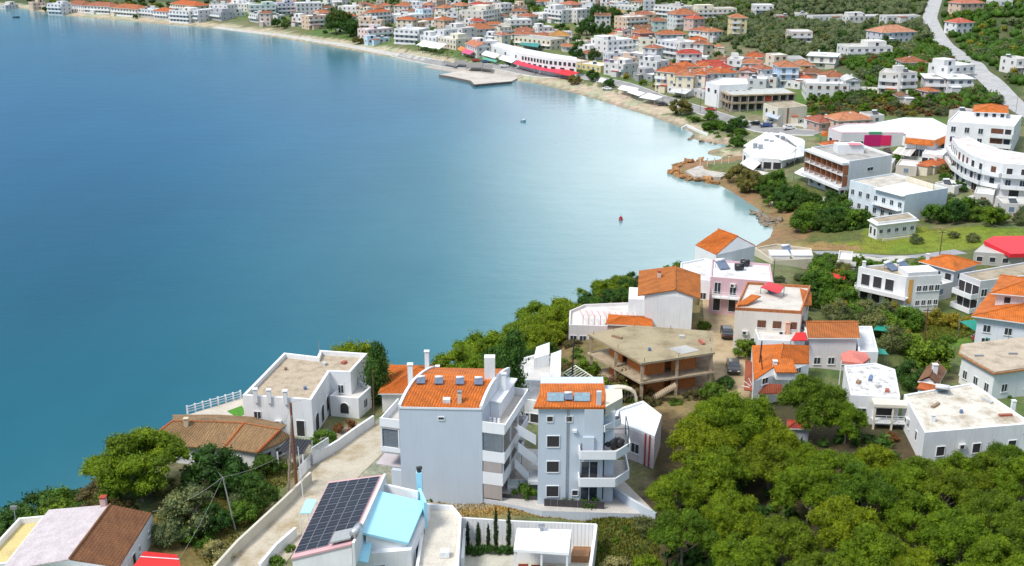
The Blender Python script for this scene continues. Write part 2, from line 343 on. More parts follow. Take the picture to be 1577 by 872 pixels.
def wm(m, t, b):
    at = N('ShaderNodeAttribute', t, attribute_name='depth'); g = N('ShaderNodeTexCoord', t)
    n0 = noise(t, .02, 4, mapping(t, g.outputs['Object'], (1,.5,1)).outputs[0]); r0 = ramp(t, n0.outputs['Fac'], [(.35, (.85,.9,.92)), (.65, (1.12,1.1,1.08))])
    t.links.new(mixc(t, 1.0, at.outputs['Color'], r0.outputs[0], 'MULTIPLY'), b.inputs['Base Color'])
    b.inputs['Roughness'].default_value = .13; b.inputs['IOR'].default_value = 1.333
    n1 = noise(t, .9, 4, mapping(t, g.outputs['Object'], (.55,1.5,1)).outputs[0], .6); n2 = noise(t, .12, 3, mapping(t, g.outputs['Object'], (.6,1.3,1)).outputs[0])
    a = N('ShaderNodeMath', t, operation='MULTIPLY_ADD'); t.links.new(n2.outputs['Fac'], a.inputs[0]); a.inputs[1].default_value = 2.5; t.links.new(n1.outputs['Fac'], a.inputs[2])
    bump(t, b, a.outputs[0], .036)
water = tag(sheet('sea', np.zeros(GX.shape), wc, mat('sea_water', wm), 'depth'), kind='structure')
# ------------------------------------------------------------------ roads draped on the ground
def strip(name, pts, width, m, h=.06, kerb=None, step=3.0):
    c = [PG(x, y) for x, y in pts]; q = []
    for a, b in zip(c[:-1], c[1:]):
        n = max(1, int((b-a).length/step))
        for i in range(n): q.append(a.lerp(b, i/n))
    q.append(c[-1])
    for _ in range(2): q = [q[0]]+[(q[i-1]+q[i]*2+q[i+1])/4 for i in range(1, len(q)-1)]+[q[-1]]
    mb = MB(); rows = []
    for i, p in enumerate(q):
        d = (q[min(i+1, len(q)-1)]-q[max(i-1, 0)]); d.z = 0; d.normalize(); n = Vector((d.y, -d.x, 0)); r = []
        for s in (-.5, -.25, 0, .25, .5):
            w = p+n*width*s; z = max(G(w.x, w.y), .1)+h; r.append((w.x, w.y, z))
        rows.append(r); FOOT.append((p.x, p.y, width*.55))
    for a, b in zip(rows[:-1], rows[1:]):
        for i in range(4): mb.quad(a[i], a[i+1], b[i+1], b[i])
        for i, j in ((0, 0), (4, 4)):
            mb.quad((a[i][0],a[i][1],a[i][2]-.5), (b[i][0],b[i][1],b[i][2]-.5), b[i], a[i])
    o = tag(link(name, mb.mesh(name, m)), kind='structure')
    if kerb:
        kb = MB()
        for sgn in (-.5, .5):
            for i in range(len(q)-1):
                a = Vector(rows[i][0 if sgn < 0 else 4]); b = Vector(rows[i+1][0 if sgn < 0 else 4])
                d = b-a
                if d.length < .01: continue
                d.z = 0; d.normalize(); n = Vector((d.y, -d.x, 0))*(.14 if sgn > 0 else -.14)
                lo = Vector((0,0,-.3)); hi = Vector((0,0,kerb))
                pts8 = [a+lo, b+lo, b+n+lo, a+n+lo] if sgn < 0 else [a+n+lo, b+n+lo, b+lo, a+lo]
                kb.hexa(pts8+[p+hi-lo for p in pts8])
        link('kerb', kb.mesh('kerb', WHM), o)
    return o
ASPH = slab((.30,.295,.29), (.22,.215,.21), 'worn_asphalt', .2); TRACK = slab((.50,.45,.36), (.36,.29,.18), 'dusty_concrete', .25); DIRT = slab((.44,.34,.21), (.32,.23,.12), 'dirt_lane', .3); PALEP = slab((.52,.50,.46), (.40,.38,.34), 'pale_paving', .3)
strip('road', [(330,960),(392,868),(450,800),(500,745),(548,700),(578,676),(600,655)], 5.6, TRACK)
strip('dirt_lane', [(1108,462),(1112,500),(1118,540),(1130,580),(1140,604),(1150,640)], 5.6, DIRT)
strip('road', [(1450,-12),(1438,8),(1431,30),(1442,52),(1470,80),(1508,112),(1545,145),(1580,172),(1650,222)], 7.5, slab((.42,.42,.42), (.34,.34,.34), 'grey_asphalt', .2), h=.12)
strip('road', [(610,84),(700,102),(760,102),(830,116),(900,118),(960,130),(1010,150),(1060,164),(1110,180),(1160,197),(1210,203),(1262,206)], 6.5, ASPH, h=.12, kerb=.12)
strip('path', [(1188,312),(1250,310),(1300,306),(1318,300)], 4.5, PALEP, h=.10)
strip('path', [(1180,190),(1240,192),(1275,200)], 7, PALEP, h=.10)
strip('road', [(1258,392),(1330,392),(1390,398),(1430,393),(1480,388)], 4.5, slab((.34,.34,.36), (.28,.28,.28), 'lane_asphalt', .2), h=.10)
strip('path', [(1310,392),(1350,405),(1395,396)], 3, PALEP, h=.16)
strip('path', [(1500,300),(1540,312),(1600,330)], 8, PALEP, h=.10)
strip('promenade', [(330,42),(430,54),(520,68),(600,83),(660,92)], 5, PALEP, h=.12)
strip('path', [(1300,136),(1345,137),(1352,138)], 4, PALEP, h=.12)
strip('road', [(1577,580),(1560,590),(1530,585)], 5, ASPH, h=.08)
strip('paving', [(668,101),(700,106),(740,110),(775,114),(800,117)], 13, slab((.44,.40,.35), (.34,.31,.27), 'grey_sandy_paving', .3), h=.10)
# quay
def polyz(pts, z0, z1, name, m, label=None, cat=None, kind=None, parent=None):
    w = [P(x, y, z1) for x, y in pts]
    a = sum(w[i].x*w[(i+1)%len(w)].y-w[(i+1)%len(w)].x*w[i].y for i in range(len(w)))
    if a < 0: w = w[::-1]
    mb = MB(); mb.prism([(q.x, q.y) for q in w], z0, z1)
    o = link(name, mb.mesh(name, m), parent); tag(o, label, cat, None, kind); return o
q = thing('quay', 'long grey concrete quay jutting into the bay from the beach', 'quay', P(735,122,0))
w = [P(x, y, .8) for x, y in [(677,115),(692,117),(725,124),(731,130),(788,125),(800,119),(770,108),(740,104)]][::-1]
def ccw(w):
    a = sum(w[i][0]*w[(i+1)%len(w)][1]-w[(i+1)%len(w)][0]*w[i][1] for i in range(len(w)))
    return w if a > 0 else w[::-1]
mb = MB(); mb.prism(ccw([(p.x, p.y) for p in w]), -3, .8)
link('deck', mb.mesh('deck', slab((.56,.51,.45), (.44,.40,.36), 'quay_concrete', .15), off=q.location), q)
mb = MB(); e = [P(x, y, 1.0) for x, y in [(677,115),(692,117.5),(725,124.5),(731,130.4),(788,125.4)]]
for a, b in zip(e[:-1], e[1:]):
    d = (b-a).normalized(); n = Vector((d.y, -d.x, 0)); mb.obox(a.to_2d(), d.to_2d(), n.to_2d(), 0, (b-a).length, 0, .5, -3, 1.0)
link('edge_wall', mb.mesh('edge_wall', slab((.16,.14,.13), (.10,.09,.08), 'wet_concrete', .3), off=q.location), q)
# ------------------------------------------------------------------ houses
WCACHE = {}
FARGL = plain('far_window_glass', (.13,.14,.16), .2, 0, .3); BLSH = plain('blue_shutter', (.16,.24,.34), .6)
def window_mesh(kind, w, h):
    key = (kind, round(w, 1), round(h, 1))
    if key in WCACHE: return WCACHE[key]
    m = MB(); w = key[1]; h = key[2]; f = .07
    if kind == 'win':       # local: x along, y outward, z up; origin at sill centre
        for a in ((-w/2, 0, w/2, f), (-w/2, h-f, w/2, h)): m.box(a[0], -.02, a[1], a[2], .07, a[3], 0)
        for x in (-w/2, -f/2, w/2-f): m.box(x, -.02, f, x+f, .065, h-f, 0)
        m.box(-w/2+f, 0, f, w/2-f, .03, h-f, 1); m.box(-w/2-.08, 0, -.07, w/2+.08, .13, -.005, 0); ms = [FRAME, GLASS]
    elif kind == 'dark':
        m.box(-w/2, -.02, 0, w/2, .03, h, 1)
        for x in (-w/2-f, w/2): m.box(x, -.02, -f, x+f, .08, h+f, 0)
        m.box(-w/2, -.02, h, w/2, .08, h+f, 0); m.box(-w/2, -.02, -f, w/2, .10, 0, 0); ms = [WHM, DARK]
    elif kind == 'far':
        m.box(-w/2, -.02, 0, w/2, .03, h, 1); m.box(-w/2-.08, -.02, -.1, w/2+.08, .12, -.005, 0); m.box(-w/2-.08, -.02, h+.005, w/2+.08, .08, h+.08, 0); ms = [FRAME, FARGL]
    elif kind == 'blue':
        m.box(-w/2, -.02, 0, w/2, .03, h, 1); m.box(-w/2-.05, -.02, -.1, w/2+.05, .1, -.005, 0); ms = [FRAME, BLSH]
    elif kind == 'shut':
        m.box(-w/2, -.02, 0, -.02, .06, h, 1); m.box(.02, -.02, 0, w/2, .06, h, 1); m.box(-w/2-.06, -.02, -.08, w/2+.06, .12, -.005, 0)
        for i in range(4): m.box(-w/2+.05, .06, h*(i+.5)/4.2, w/2-.05, .075, h*(i+.5)/4.2+.05, 1)
        ms = [WHM, SHUT]
    elif kind == 'arch':
        n = 8; pts = [(-w/2, 0), (w/2, 0)]+[(w/2*math.cos(math.pi*i/n), h-w/2+w/2*math.sin(math.pi*i/n)) for i in range(n+1)]
        k = len(m.v); m.v += [(x, .03, z) for x, z in pts]; m.f.append(tuple(range(k, k+len(pts)))[::-1]); m.m.append(1)
        o = [(x*1.12 if z else x, z if z < .01 else z+.08) for x, z in pts[1:]]
        for i in range(len(o)-1):
            a, b = pts[1:][i], pts[1:][i+1]; c, d = o[i], o[i+1]
            m.hexa([(a[0],0,a[1]),(b[0],0,b[1]),(d[0],0,d[1]),(c[0],0,c[1]),(a[0],.1,a[1]),(b[0],.1,b[1]),(d[0],.1,d[1]),(c[0],.1,c[1])], 0)
        ms = [WHM, DARK]
    WCACHE[key] = m.mesh('window', ms); return WCACHE[key]
BL_ = []
class B:
    def __init__(s, name, label, cat, pts, zg, zt, wall, group=None, cut=2.5):
        pts = ccw([Vector((p[0], p[1])) for p in pts]); s.p = pts; s.zg = zg; s.zt = zt; s.wall = wall; BL_.append(s)
        c = sum(pts, Vector((0, 0)))/len(pts); s.c = c; s.e = thing(name, label, cat, (c.x, c.y, zg), group)
        FOOT.append((c.x, c.y, max((p-c).length for p in pts)*.95))
        m = MB(); m.prism(pts, zg-cut, zt); s.part('wall', m, wall)
    def part(s, name, mb, mats, parent=None, label=None):
        o = link(name, mb.mesh(name, mats, off=s.e.location), parent or s.e)
        if label: o['label'] = label
        return o
    def edge(s, i):
        a = s.p[i % len(s.p)]; b = s.p[(i+1) % len(s.p)]; u = (b-a).normalized(); return a, u, Vector((u.y, -u.x)), (b-a).length
    def win(s, i, x, z, w=1.1, h=1.2, kind='win', name=None, d=0.0):   # x: metres along the edge or fraction when <0 => -fraction
        a, u, n, l = s.edge(i); x = -x*l if x < 0 else x
        q = a+u*x+n*d; o = link(name or ('door' if h > 1.7 else 'window'), window_mesh(kind, w, h), s.e, (q.x-s.e.location.x, q.y-s.e.location.y, z-s.e.location.z))
        o.rotation_euler = (0, 0, math.atan2(n.y, n.x)-math.pi/2); return o
    def row(s, i, n, z, w=1.1, h=1.2, kind='win', f0=0.0, f1=1.0, d=0.0):
        l = s.edge(i)[3]
        for k in range(n): s.win(i, l*(f0+(f1-f0)*(k+.5)/n), z, w, h, kind, d=d)
    def flat(s, m, par=.45, th=.22, cap=None):
        n = len(s.p); mb = MB(); ins = s.inset(th)
        k = len(mb.v)
        for i in range(n):
            j = (i+1) % n; a, b, c, d = s.p[i], s.p[j], ins[j], ins[i]
            mb.hexa([(q.x, q.y, s.zt) for q in (a, b, c, d)]+[(q.x, q.y, s.zt+par) for q in (a, b, c, d)])
        s.part('parapet', mb, cap or s.wall)
        mb = MB(); mb.prism(s.inset(th+.01), s.zt-.2, s.zt+.06); s.part('roof', mb, m)
    def inset(s, t):
        n = len(s.p); out = []
        for i in range(n):
            a = s.p[i-1]; b = s.p[i]; c = s.p[(i+1) % n]; u = (b-a).normalized(); v = (c-b).normalized()
            n1 = Vector((-u.y, u.x)); n2 = Vector((-v.y, v.x)); k = 1+n1.dot(n2); out.append(b+(n1+n2)*(t/max(k, .25)))
        return out
    def eave_slab(s, over, m, th=.2, z=None, name='roof_slab'):
        mb = MB(); z = s.zt if z is None else z; mb.prism(s.inset(-over), z, z+th); s.part(name, mb, m)
    def hip(s, m, rise, over=.45, gable=False, axis=None, ribs=False, fascia=None, side=None):
        p = s.inset(-over); p = p[:4]; l0 = (p[1]-p[0]).length; l1 = (p[2]-p[1]).length
        ax = (0 if l0 >= l1 else 1) if axis is None else axis
        if ax == 1: p = p[1:]+p[:1]
        lw = (p[2]-p[1]).length; z = s.zt+.16; zr = z+rise
        a = (p[0]+p[3])/2; b = (p[1]+p[2])/2; u = (b-a).normalized(); k = 0 if gable else min(lw/2, (b-a).length/2-.01)
        r0 = a+u*k; r1 = b-u*k; V = lambda q, zz: Vector((q.x, q.y, zz))
        E = [V(q, z) for q in p]; A = V(r0, zr); Bb = V(r1, zr); mb = MB()
        mb.quad(E[0], E[1], Bb, A); mb.quad(E[2], E[3], A, Bb)
        if not gable: mb.quad(E[1], E[2], Bb); mb.quad(E[3], E[0], A)
        ro = s.part('roof', mb, m)
        mb = MB(); mb.prism([(q.x, q.y) for q in p], s.zt+.003, z-.004); s.part('eaves', mb, fascia or WHM)
        if gable:
            w = s.p if ax == 0 else s.p[1:]+s.p[:1]; f = 1-2*over/max(lw, 1)
            for i, j in ((1, 2), (3, 0)):
                c = (w[i]+w[j])/2; mb = MB(); mb.quad(V(w[i], z-.02), V(w[j], z-.02), V(c, z+rise*f-.02)); s.part('gable', mb, s.wall)
        if ribs: s.ribs(ro, [(E[0], E[1], Bb, A), (E[2], E[3], A, Bb)]+([] if gable else [(E[1], E[2], Bb, Bb), (E[3], E[0], A, A)]), m)
        mb = MB(); mb.tube(A+Vector((0,0,.04)), Bb+Vector((0,0,.04)), .13, n=5)
        if not gable:
            for e, r in ((0, A), (3, A), (1, Bb), (2, Bb)): mb.tube(E[e]+Vector((0,0,.03)), r+Vector((0,0,.04)), .11, n=5)
        s.part('ridge_tiles', mb, m, ro)
        return ro
    def ribs(s, ro, planes, m, pitch=.32, r=.07):
        mb = MB()
        for e0, e1, r1, r0 in planes:
            e0, e1, r1, r0 = map(Vector, (e0, e1, r1, r0)); nn = (e1-e0).cross(r0-e0).normalized(); n = max(2, int((e1-e0).length/pitch)); u = (e1-e0)/n
            for i in range(n):
                a = e0+u*(i+.5); b = r0.lerp(r1, (i+.5)/n); w = u.normalized()*pitch*.3
                mb.quad(a-w, a+nn*r, b+nn*r, b-w); mb.quad(a+nn*r, a+w, b+w, b+nn*r); mb.quad(a-w, a+w, a+nn*r)
        o = s.part('tile_rows', mb, m, ro); o['kind'] = 'stuff'
    def balcony(s, i, s0, s1, z, d=1.3, par='solid', h=.95, m=None, slabm=None):
        a, u, n, l = s.edge(i)
        if s0 < 0: s0 = -s0*l
        if s1 < 0: s1 = -s1*l
        m = m or WHM; mb = MB(); mb.obox(a, u, n, s0, s1, 0.01, d, z-.18, z); o = s.part('balcony', mb, slabm or m)
        mb = MB()
        if par == 'solid':
            mb.obox(a, u, n, s0, s1, d-.1, d+.02, z-.2, z+h); mb.obox(a, u, n, s0-.02, s0+.1, .01, d-.1, z-.2, z+h); mb.obox(a, u, n, s1-.1, s1+.02, .01, d-.1, z-.2, z+h)
            s.part('parapet', mb, m, o)
        else:
            for zz in (h, h*.66, h*.33): mb.obox(a, u, n, s0, s1, d-.05, d, z+zz-.04, z+zz); 
            for zz in (h, h*.5): mb.obox(a, u, n, s0, s0+.05, .02, d-.05, z+zz-.04, z+zz-.001); mb.obox(a, u, n, s1-.05, s1, .02, d-.05, z+zz-.04, z+zz-.001)
            k = max(1, int((s1-s0)/1.2))
            for j in range(k+1): x = s0+(s1-s0-.05)*j/k; mb.obox(a, u, n, x, x+.05, d-.06, d-.002, z, z+h-.041)
            s.part('railing', mb, RAILM, o)
        return o
    def loc(s, i, x, d, z):                   # along edge i, outward d
        a, u, n, l = s.edge(i); x = -x*l if x < 0 else x; q = a+u*x+n*d; return Vector((q.x, q.y, z))
    def box(s, name, i, s0, s1, d0, d1, z0, z1, m, parent=None):
        a, u, n, l = s.edge(i)
        if s0 < 0: s0 = -s0*l
        if s1 < 0: s1 = -s1*l
        mb = MB(); mb.obox(a, u, n, s0, s1, d0, d1, z0, z1); return s.part(name, mb, m, parent)
    def chimney(s, q, z, h=1.2, w=.5, m=None, cap=None):
        mb = MB(); mb.box(q.x-w/2, q.y-w/2, z-.6, q.x+w/2, q.y+w/2, z+h); o = s.part('chimney', mb, m or WHM)
        mb = MB(); mb.box(q.x-w*.62, q.y-w*.62, z+h+.12, q.x+w*.62, q.y+w*.62, z+h+.2); mb.box(q.x-w*.3, q.y-w*.3, z+h, q.x+w*.3, q.y+w*.3, z+h+.12)
        s.part('chimney_cap', mb, cap or m or WHM, o)
def heater(q, z, label, rz=0.0, group=None, scale=1.0):
    t = thing('solar_water_heater', label, 'solar heater', (q.x, q.y, z), group, rz); k = scale
    mb = MB(); mb.hexa([(-.9*k,-1*k,.15),(.9*k,-1*k,.15),(.9*k,.7*k,.95*k),(-.9*k,.7*k,.95*k),(-.9*k,-1*k,.25),(.9*k,-1*k,.25),(.9*k,.7*k,1.05*k),(-.9*k,.7*k,1.05*k)])
    link('collector', mb.mesh('collector', plain('collector_glass', (.12,.16,.24), .15, 0, .2)), t)
    mb = MB(); mb.tube((-.85*k,.85*k,1.15*k), (.85*k,.85*k,1.15*k), .3*k, n=10); link('tank', mb.mesh('tank', plain('tank_white', (.75,.76,.78), .35), True), t)
    mb = MB()
    for x in (-.8*k, .8*k): mb.box(x-.03, .75*k, 0, x+.03, .8*k, .95*k); mb.box(x-.03, -1*k, 0, x+.03, -.95*k, .2)
    link('stand', mb.mesh('stand', METAL), t); return t
def foot(FL, FR, h, back, lean=0.0, zz=None):
    """footprint from the pixels of the two near top corners; h is their height above the ground; back: metres or the pixel of the back-left top corner"""
    if zz is None:
        a = PG(*FL, h); b = PG(*FR, h); z = (a.z+b.z)/2
    else: z = zz
    a = P(*FL, z); b = P(*FR, z); u = (b-a); u.z = 0; L_ = u.length; u.normalize(); n = Vector((-u.y, u.x, 0))
    if isinstance(back, tuple):
        c = P(*back, z); v = c-a; v.z = 0
    else: v = (n+u*lean)*back
    return [a.to_2d(), b.to_2d(), (b+v).to_2d(), (a+v).to_2d()], z-h, z
# front edge index after ccw is always 0 (FL -> FR), 1 = right side, 2 = back, 3 = left side
def town(name, label, FL, FR, dep, n, roof='flat', wall=WHITE, rc=ORA, cat='house', sh=3.0, group=None, bal=None, wk=None, lean=0.0, rise=None, top=None, gap=3.0, sides=True, roofm=None, extra=None):
    if min(wall) > .7: k_ = random.uniform(.84, 1.0); q_ = random.uniform(0, .07); wall = (wall[0]*k_, wall[1]*k_-q_*.4, wall[2]*k_-q_)
    sh *= .93; h = n*sh; pts, zg, zt = foot(FL, FR, h, dep, lean); b = B(name, label, cat, pts, zg, zt, paint(wall), group)
    if roof == 'flat': b.flat(roofm or random.choice([ROOFG, ROOFW, ROOFW, slab((.55,.54,.50), (.38,.36,.32))]))
    elif roof == 'slab': b.eave_slab(.6, WHM if wall[0] > .6 else paint(wall)); b.hip(roofm or ROOFG, .05, 0.3)
    else:
        if rc in (ORA, RED): rc = random.choice([rc, rc, (.48,.16,.06), (.42,.15,.08), (.52,.20,.09), (.36,.13,.06)])
        b.hip(tile(rc), rise or max(1.0, min((pts[1]-pts[0]).length, (pts[2]-pts[1]).length)*.22), .5, gable=(roof == 'gable'), axis=(1 if roof == 'gable' and extra == 'v' else None))
    f = b.edge(0)[3]; nf = max(1, int(f/gap)); kinds = wk or ['far', 'far', 'win', 'shut', 'blue', 'far']; gap = gap*random.uniform(.9, 1.35)
    for k in range(n):
        z = zg+k*sh
        kd = random.choice(kinds)
        if bal and k >= (0 if bal == 'all' else 1):
            b.row(0, nf, z+.15, 1.4, 1.9, 'far'); b.balcony(0, .3, f-.3, z+.05, 1.2, 'solid' if bal in ('solid', 'all') else 'rail')
        else: b.row(0, nf, z+.9, 1.2, 1.2, kd)
        if sides:
            for e in (1, 3):
                l = b.edge(e)[3]; ns = max(1, int(l/3.6)); b.row(e, ns, z+.95, 1.1, 1.15, kd)
    if bal is None and n > 1 and random.random() < .55:
        x0 = random.choice((.2, f*.45)); x1 = random.choice((f*.55, f-.2))
        if x1-x0 > 2: 
            for k in range(1, n): b.balcony(0, x0, x1, zg+k*sh, 1.2, random.choice(('solid', 'rail')))
    if roof == 'flat' and f > 9 and random.random() < .6:
        m = MB(); a_, u_, n_, l_ = b.edge(0); s0 = random.choice((0.3, f*.5)); hh = random.uniform(1.8, 2.7); m.obox(a_, u_, n_, s0, s0+f*.42, -dep*.85, -dep*.25, zt+.02, zt+hh); b.part('upper_floor', m, b.wall); q_ = a_+u_*(s0+f*.21)+n_*(-dep*.25)
        o_ = link('window', window_mesh('dark', 1.4, 1.5), b.e, (q_.x-b.e.location.x, q_.y-b.e.location.y, zt+.3-b.e.location.z)); o_.rotation_euler = (0, 0, math.atan2(n_.y, n_.x)-math.pi/2)
    if random.random() < .45:
        m = MB(); w0 = random.uniform(2, 4); s0 = random.uniform(0, max(.1, f-w0)); m.obox(*b.edge(0)[:3], s0, s0+w0, .01, 2.6, zg-1, zg+2.5); m.obox(*b.edge(0)[:3], s0-.15, s0+w0+.15, 1.27 if False else .01, 2.8, zg+2.502, zg+2.65, 1); b.part('front_annex', m, [b.wall, random.choice([WHM, tile(RED), tile(ORA), ROOFG])])
    if roof != 'flat' and random.random() < .7: q = b.loc(0, -(.25+.5*random.random()), -dep*.4, 0); b.chimney(V3(q) if False else q, zt+.9, 1.0, .6)
    if roof == 'flat' and random.random() < .55:
        m = MB(); q = b.loc(0, -(.15+.7*random.random()), -dep*random.uniform(.2, .7), 0); m.hexa([(q.x-.9,q.y-.9,zt+.15),(q.x+.9,q.y-.9,zt+.15),(q.x+.9,q.y+.7,zt+1),(q.x-.9,q.y+.7,zt+1),(q.x-.9,q.y-.9,zt+.25),(q.x+.9,q.y-.9,zt+.25),(q.x+.9,q.y+.7,zt+1.1),(q.x-.9,q.y+.7,zt+1.1)]); m.tube((q.x-.8,q.y+.8,zt+1.2),(q.x+.8,q.y+.8,zt+1.2),.3,n=6,m=1); b.part('roof_heater', m, [GLASS, WHM])
    if roof == 'flat' and random.random() < .4 and n > 1: 
        q = b.loc(2, -(.3+.4*random.random()), -b.edge(1)[3]*.4, 0); m = MB(); m.box(q.x-1.4, q.y-1.2, zt, q.x+1.4, q.y+1.2, zt+2.3); b.part('stair_head', m, b.wall)
    return b
# ------------------------------------------------------------------ trees
def ico():
    t = (1+5**.5)/2; v = [(-1,t,0),(1,t,0),(-1,-t,0),(1,-t,0),(0,-1,t),(0,1,t),(0,-1,-t),(0,1,-t),(t,0,-1),(t,0,1),(-t,0,-1),(-t,0,1)]
    v = np.array(v)/math.hypot(1, t)
    f = np.array([(0,11,5),(0,5,1),(0,1,7),(0,7,10),(0,10,11),(1,5,9),(5,11,4),(11,10,2),(10,7,6),(7,1,8),(3,9,4),(3,4,2),(3,2,6),(3,6,8),(3,8,9),(4,9,5),(2,4,11),(6,2,10),(8,6,7),(9,8,1)])
    return v, f
IV, IF = ico()
def crown_mesh(name, puffs, nl, ls, m, core=.8, narrow=.5, up=.25, seed=1):
    """puffs (n,4+): centre and radius. leaf-sized triangles through each puff's outer shell round a rough inner mass"""
    r = np.random.default_rng(seed); puffs = np.array(puffs, float); n = len(puffs); V = []; F = []; T = []; k = 0
    tint = np.clip(r.normal(.45, .17, n), 0, 1)
    if core > 0:
        for i, p in enumerate(puffs):
            q = IV*(p[3]*core)*(1+r.normal(0, .2, (12, 1))); q[:, 2] *= .85; V.append(q+p[:3]); F.append(IF+k); k += 12; T.append(np.full(12, tint[i]*.55))  # inner mass tinted darker: the shade inside the crown put into its colour
    cnt = np.maximum(4, (nl*puffs[:, 3]**2/np.sum(puffs[:, 3]**2)).astype(int))
    for i, p in enumerate(puffs):
        c = cnt[i]; d = r.normal(0, 1, (c, 3)); d[:, 2] += up; d /= np.linalg.norm(d, axis=1)[:, None]
        rad = p[3]*(.66+.56*r.random(c)**1.1)*(1+.16*np.sin(d[:,0]*7+i)+.12*np.sin(d[:,1]*9+2*i)); pos = p[:3]+d*rad[:, None]*np.array((1, 1, .85))
        nn = d*.75+r.normal(0, .6, (c, 3)); nn /= np.linalg.norm(nn, axis=1)[:, None]
        a = np.cross(nn, r.normal(0, 1, (c, 3))); a /= np.linalg.norm(a, axis=1)[:, None]; b = np.cross(nn, a)
        s = (ls*(.6+.8*r.random(c)))[:, None]
        tri = np.stack([pos-a*s*narrow, pos+a*s*narrow, pos+b*s*1.25], 1).reshape(-1, 3)
        V.append(tri); F.append(np.arange(3*c).reshape(-1, 3)+k); k += 3*c
        T.append(np.repeat(np.clip(tint[i]+r.normal(0, .16, c)+.28*(rad/p[3]-.9), 0, 1), 3))  # random leaf tone, plus painted shade: darker inside, lighter towards the outer shell
    V = np.concatenate(V); F = np.concatenate(F); T = np.concatenate(T)
    return raw_mesh(name, V, F, T, m)
def raw_mesh(name, V, F, T, m):
    me = bpy.data.meshes.new(name); me.vertices.add(len(V)); me.vertices.foreach_set('co', V.astype(np.float32).ravel())
    me.loops.add(F.size); me.loops.foreach_set('vertex_index', F.astype(np.int32).ravel()); me.polygons.add(len(F))
    me.polygons.foreach_set('loop_start', (np.arange(len(F))*3).astype(np.int32)); me.polygons.foreach_set('loop_total', np.full(len(F), 3, np.int32))
    me.update(calc_edges=True); a = me.attributes.new('tint', 'FLOAT', 'POINT'); a.data.foreach_set('value', T.astype(np.float32)); me.materials.append(m); return me
def blob(n, R_, H, r0, r1, z0, seed, dome=1.0, shell=.62):
    """puff centres over a domed crown: radius R_, height H from z0"""
    r = np.random.default_rng(seed); out = []
    lob = [(r.normal(0, .36)*R_, r.normal(0, .36)*R_, .5+.5*r.random()) for _ in range(5)]
    while len(out) < n:
        d = r.normal(0, 1, 3); d[2] = abs(d[2])*.9-.25; d /= np.linalg.norm(d); k = shell+(1-shell)*r.random()
        x, y, z = d[0]*R_*k, d[1]*R_*k, d[2]*H*k
        bumpv = max(math.exp(-((x-a)**2+(y-b)**2)/(R_*.35)**2)*c for a, b, c in lob)
        z = z*(.72+.38*bumpv); s = r0+(r1-r0)*r.random(); out.append((x, y, z0+H*.25+z, s))
    return out
def trunk_mesh(h, r, seed, lean=.08, limbs=4, spread=1.5, dead=0):
    g = random.Random(seed); m = MB(); p = Vector((0,0,-.6)); pts = [p]
    for i in range(4): p = p+Vector((g.uniform(-lean, lean)*h, g.uniform(-lean, lean)*h, (h+.6)/4)); pts.append(p)
    for i in range(4): m.tube(pts[i], pts[i+1], r*(1-.17*i), r*(1-.17*(i+1)), 7)
    for i in range(limbs+dead):
        a = g.uniform(0, 6.28); q = pts[2].lerp(pts[4], g.random()*.8); w = q+Vector((math.cos(a)*spread*g.uniform(.5,1), math.sin(a)*spread*g.uniform(.5,1), h*g.uniform(.18,.4)))
        e = q.lerp(w, .5)+Vector((0, 0, -.15)); m.tube(q, e, r*.45, r*.3, 5); m.tube(e, w, r*.3, r*.12, 5)
    return m
BARK = plain('bark', (.12,.085,.06), .9, 0, .4, 4); BARKG = plain('pale_bark', (.26,.22,.18), .9, 0, .3, 4)
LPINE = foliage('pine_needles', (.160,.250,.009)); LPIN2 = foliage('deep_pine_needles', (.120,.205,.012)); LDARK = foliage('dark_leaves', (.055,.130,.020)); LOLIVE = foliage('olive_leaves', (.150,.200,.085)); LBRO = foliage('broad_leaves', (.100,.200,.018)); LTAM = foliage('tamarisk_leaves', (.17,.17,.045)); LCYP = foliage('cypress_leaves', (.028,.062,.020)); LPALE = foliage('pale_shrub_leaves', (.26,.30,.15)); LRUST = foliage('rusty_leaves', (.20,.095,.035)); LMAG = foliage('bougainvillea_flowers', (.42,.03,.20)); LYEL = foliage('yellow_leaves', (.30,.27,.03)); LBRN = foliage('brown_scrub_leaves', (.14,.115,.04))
SP = {}
def species(kind, leaf, variants):
    SP[kind] = variants
def mk(kind, leaf, nv, n, R_, H, r0, r1, z0, nl, ls, bark=BARK, tr=.2, th=3.0, core=.8, narrow=.5, shell=.62, limbs=4, dead=0):
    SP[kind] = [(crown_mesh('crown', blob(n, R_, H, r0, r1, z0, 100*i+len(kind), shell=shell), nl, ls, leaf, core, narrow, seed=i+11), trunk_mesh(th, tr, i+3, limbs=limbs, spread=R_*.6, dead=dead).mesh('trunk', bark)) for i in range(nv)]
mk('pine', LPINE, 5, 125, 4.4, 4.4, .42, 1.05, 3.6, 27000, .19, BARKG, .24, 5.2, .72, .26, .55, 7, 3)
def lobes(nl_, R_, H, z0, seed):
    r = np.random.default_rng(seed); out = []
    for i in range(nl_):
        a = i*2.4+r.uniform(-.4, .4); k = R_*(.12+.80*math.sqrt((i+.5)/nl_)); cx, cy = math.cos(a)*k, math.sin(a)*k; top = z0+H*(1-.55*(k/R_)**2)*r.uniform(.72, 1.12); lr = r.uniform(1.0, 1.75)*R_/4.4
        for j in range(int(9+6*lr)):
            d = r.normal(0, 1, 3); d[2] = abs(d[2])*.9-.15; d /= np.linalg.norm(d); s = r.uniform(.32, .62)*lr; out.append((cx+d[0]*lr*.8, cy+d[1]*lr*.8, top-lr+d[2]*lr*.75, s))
    return out
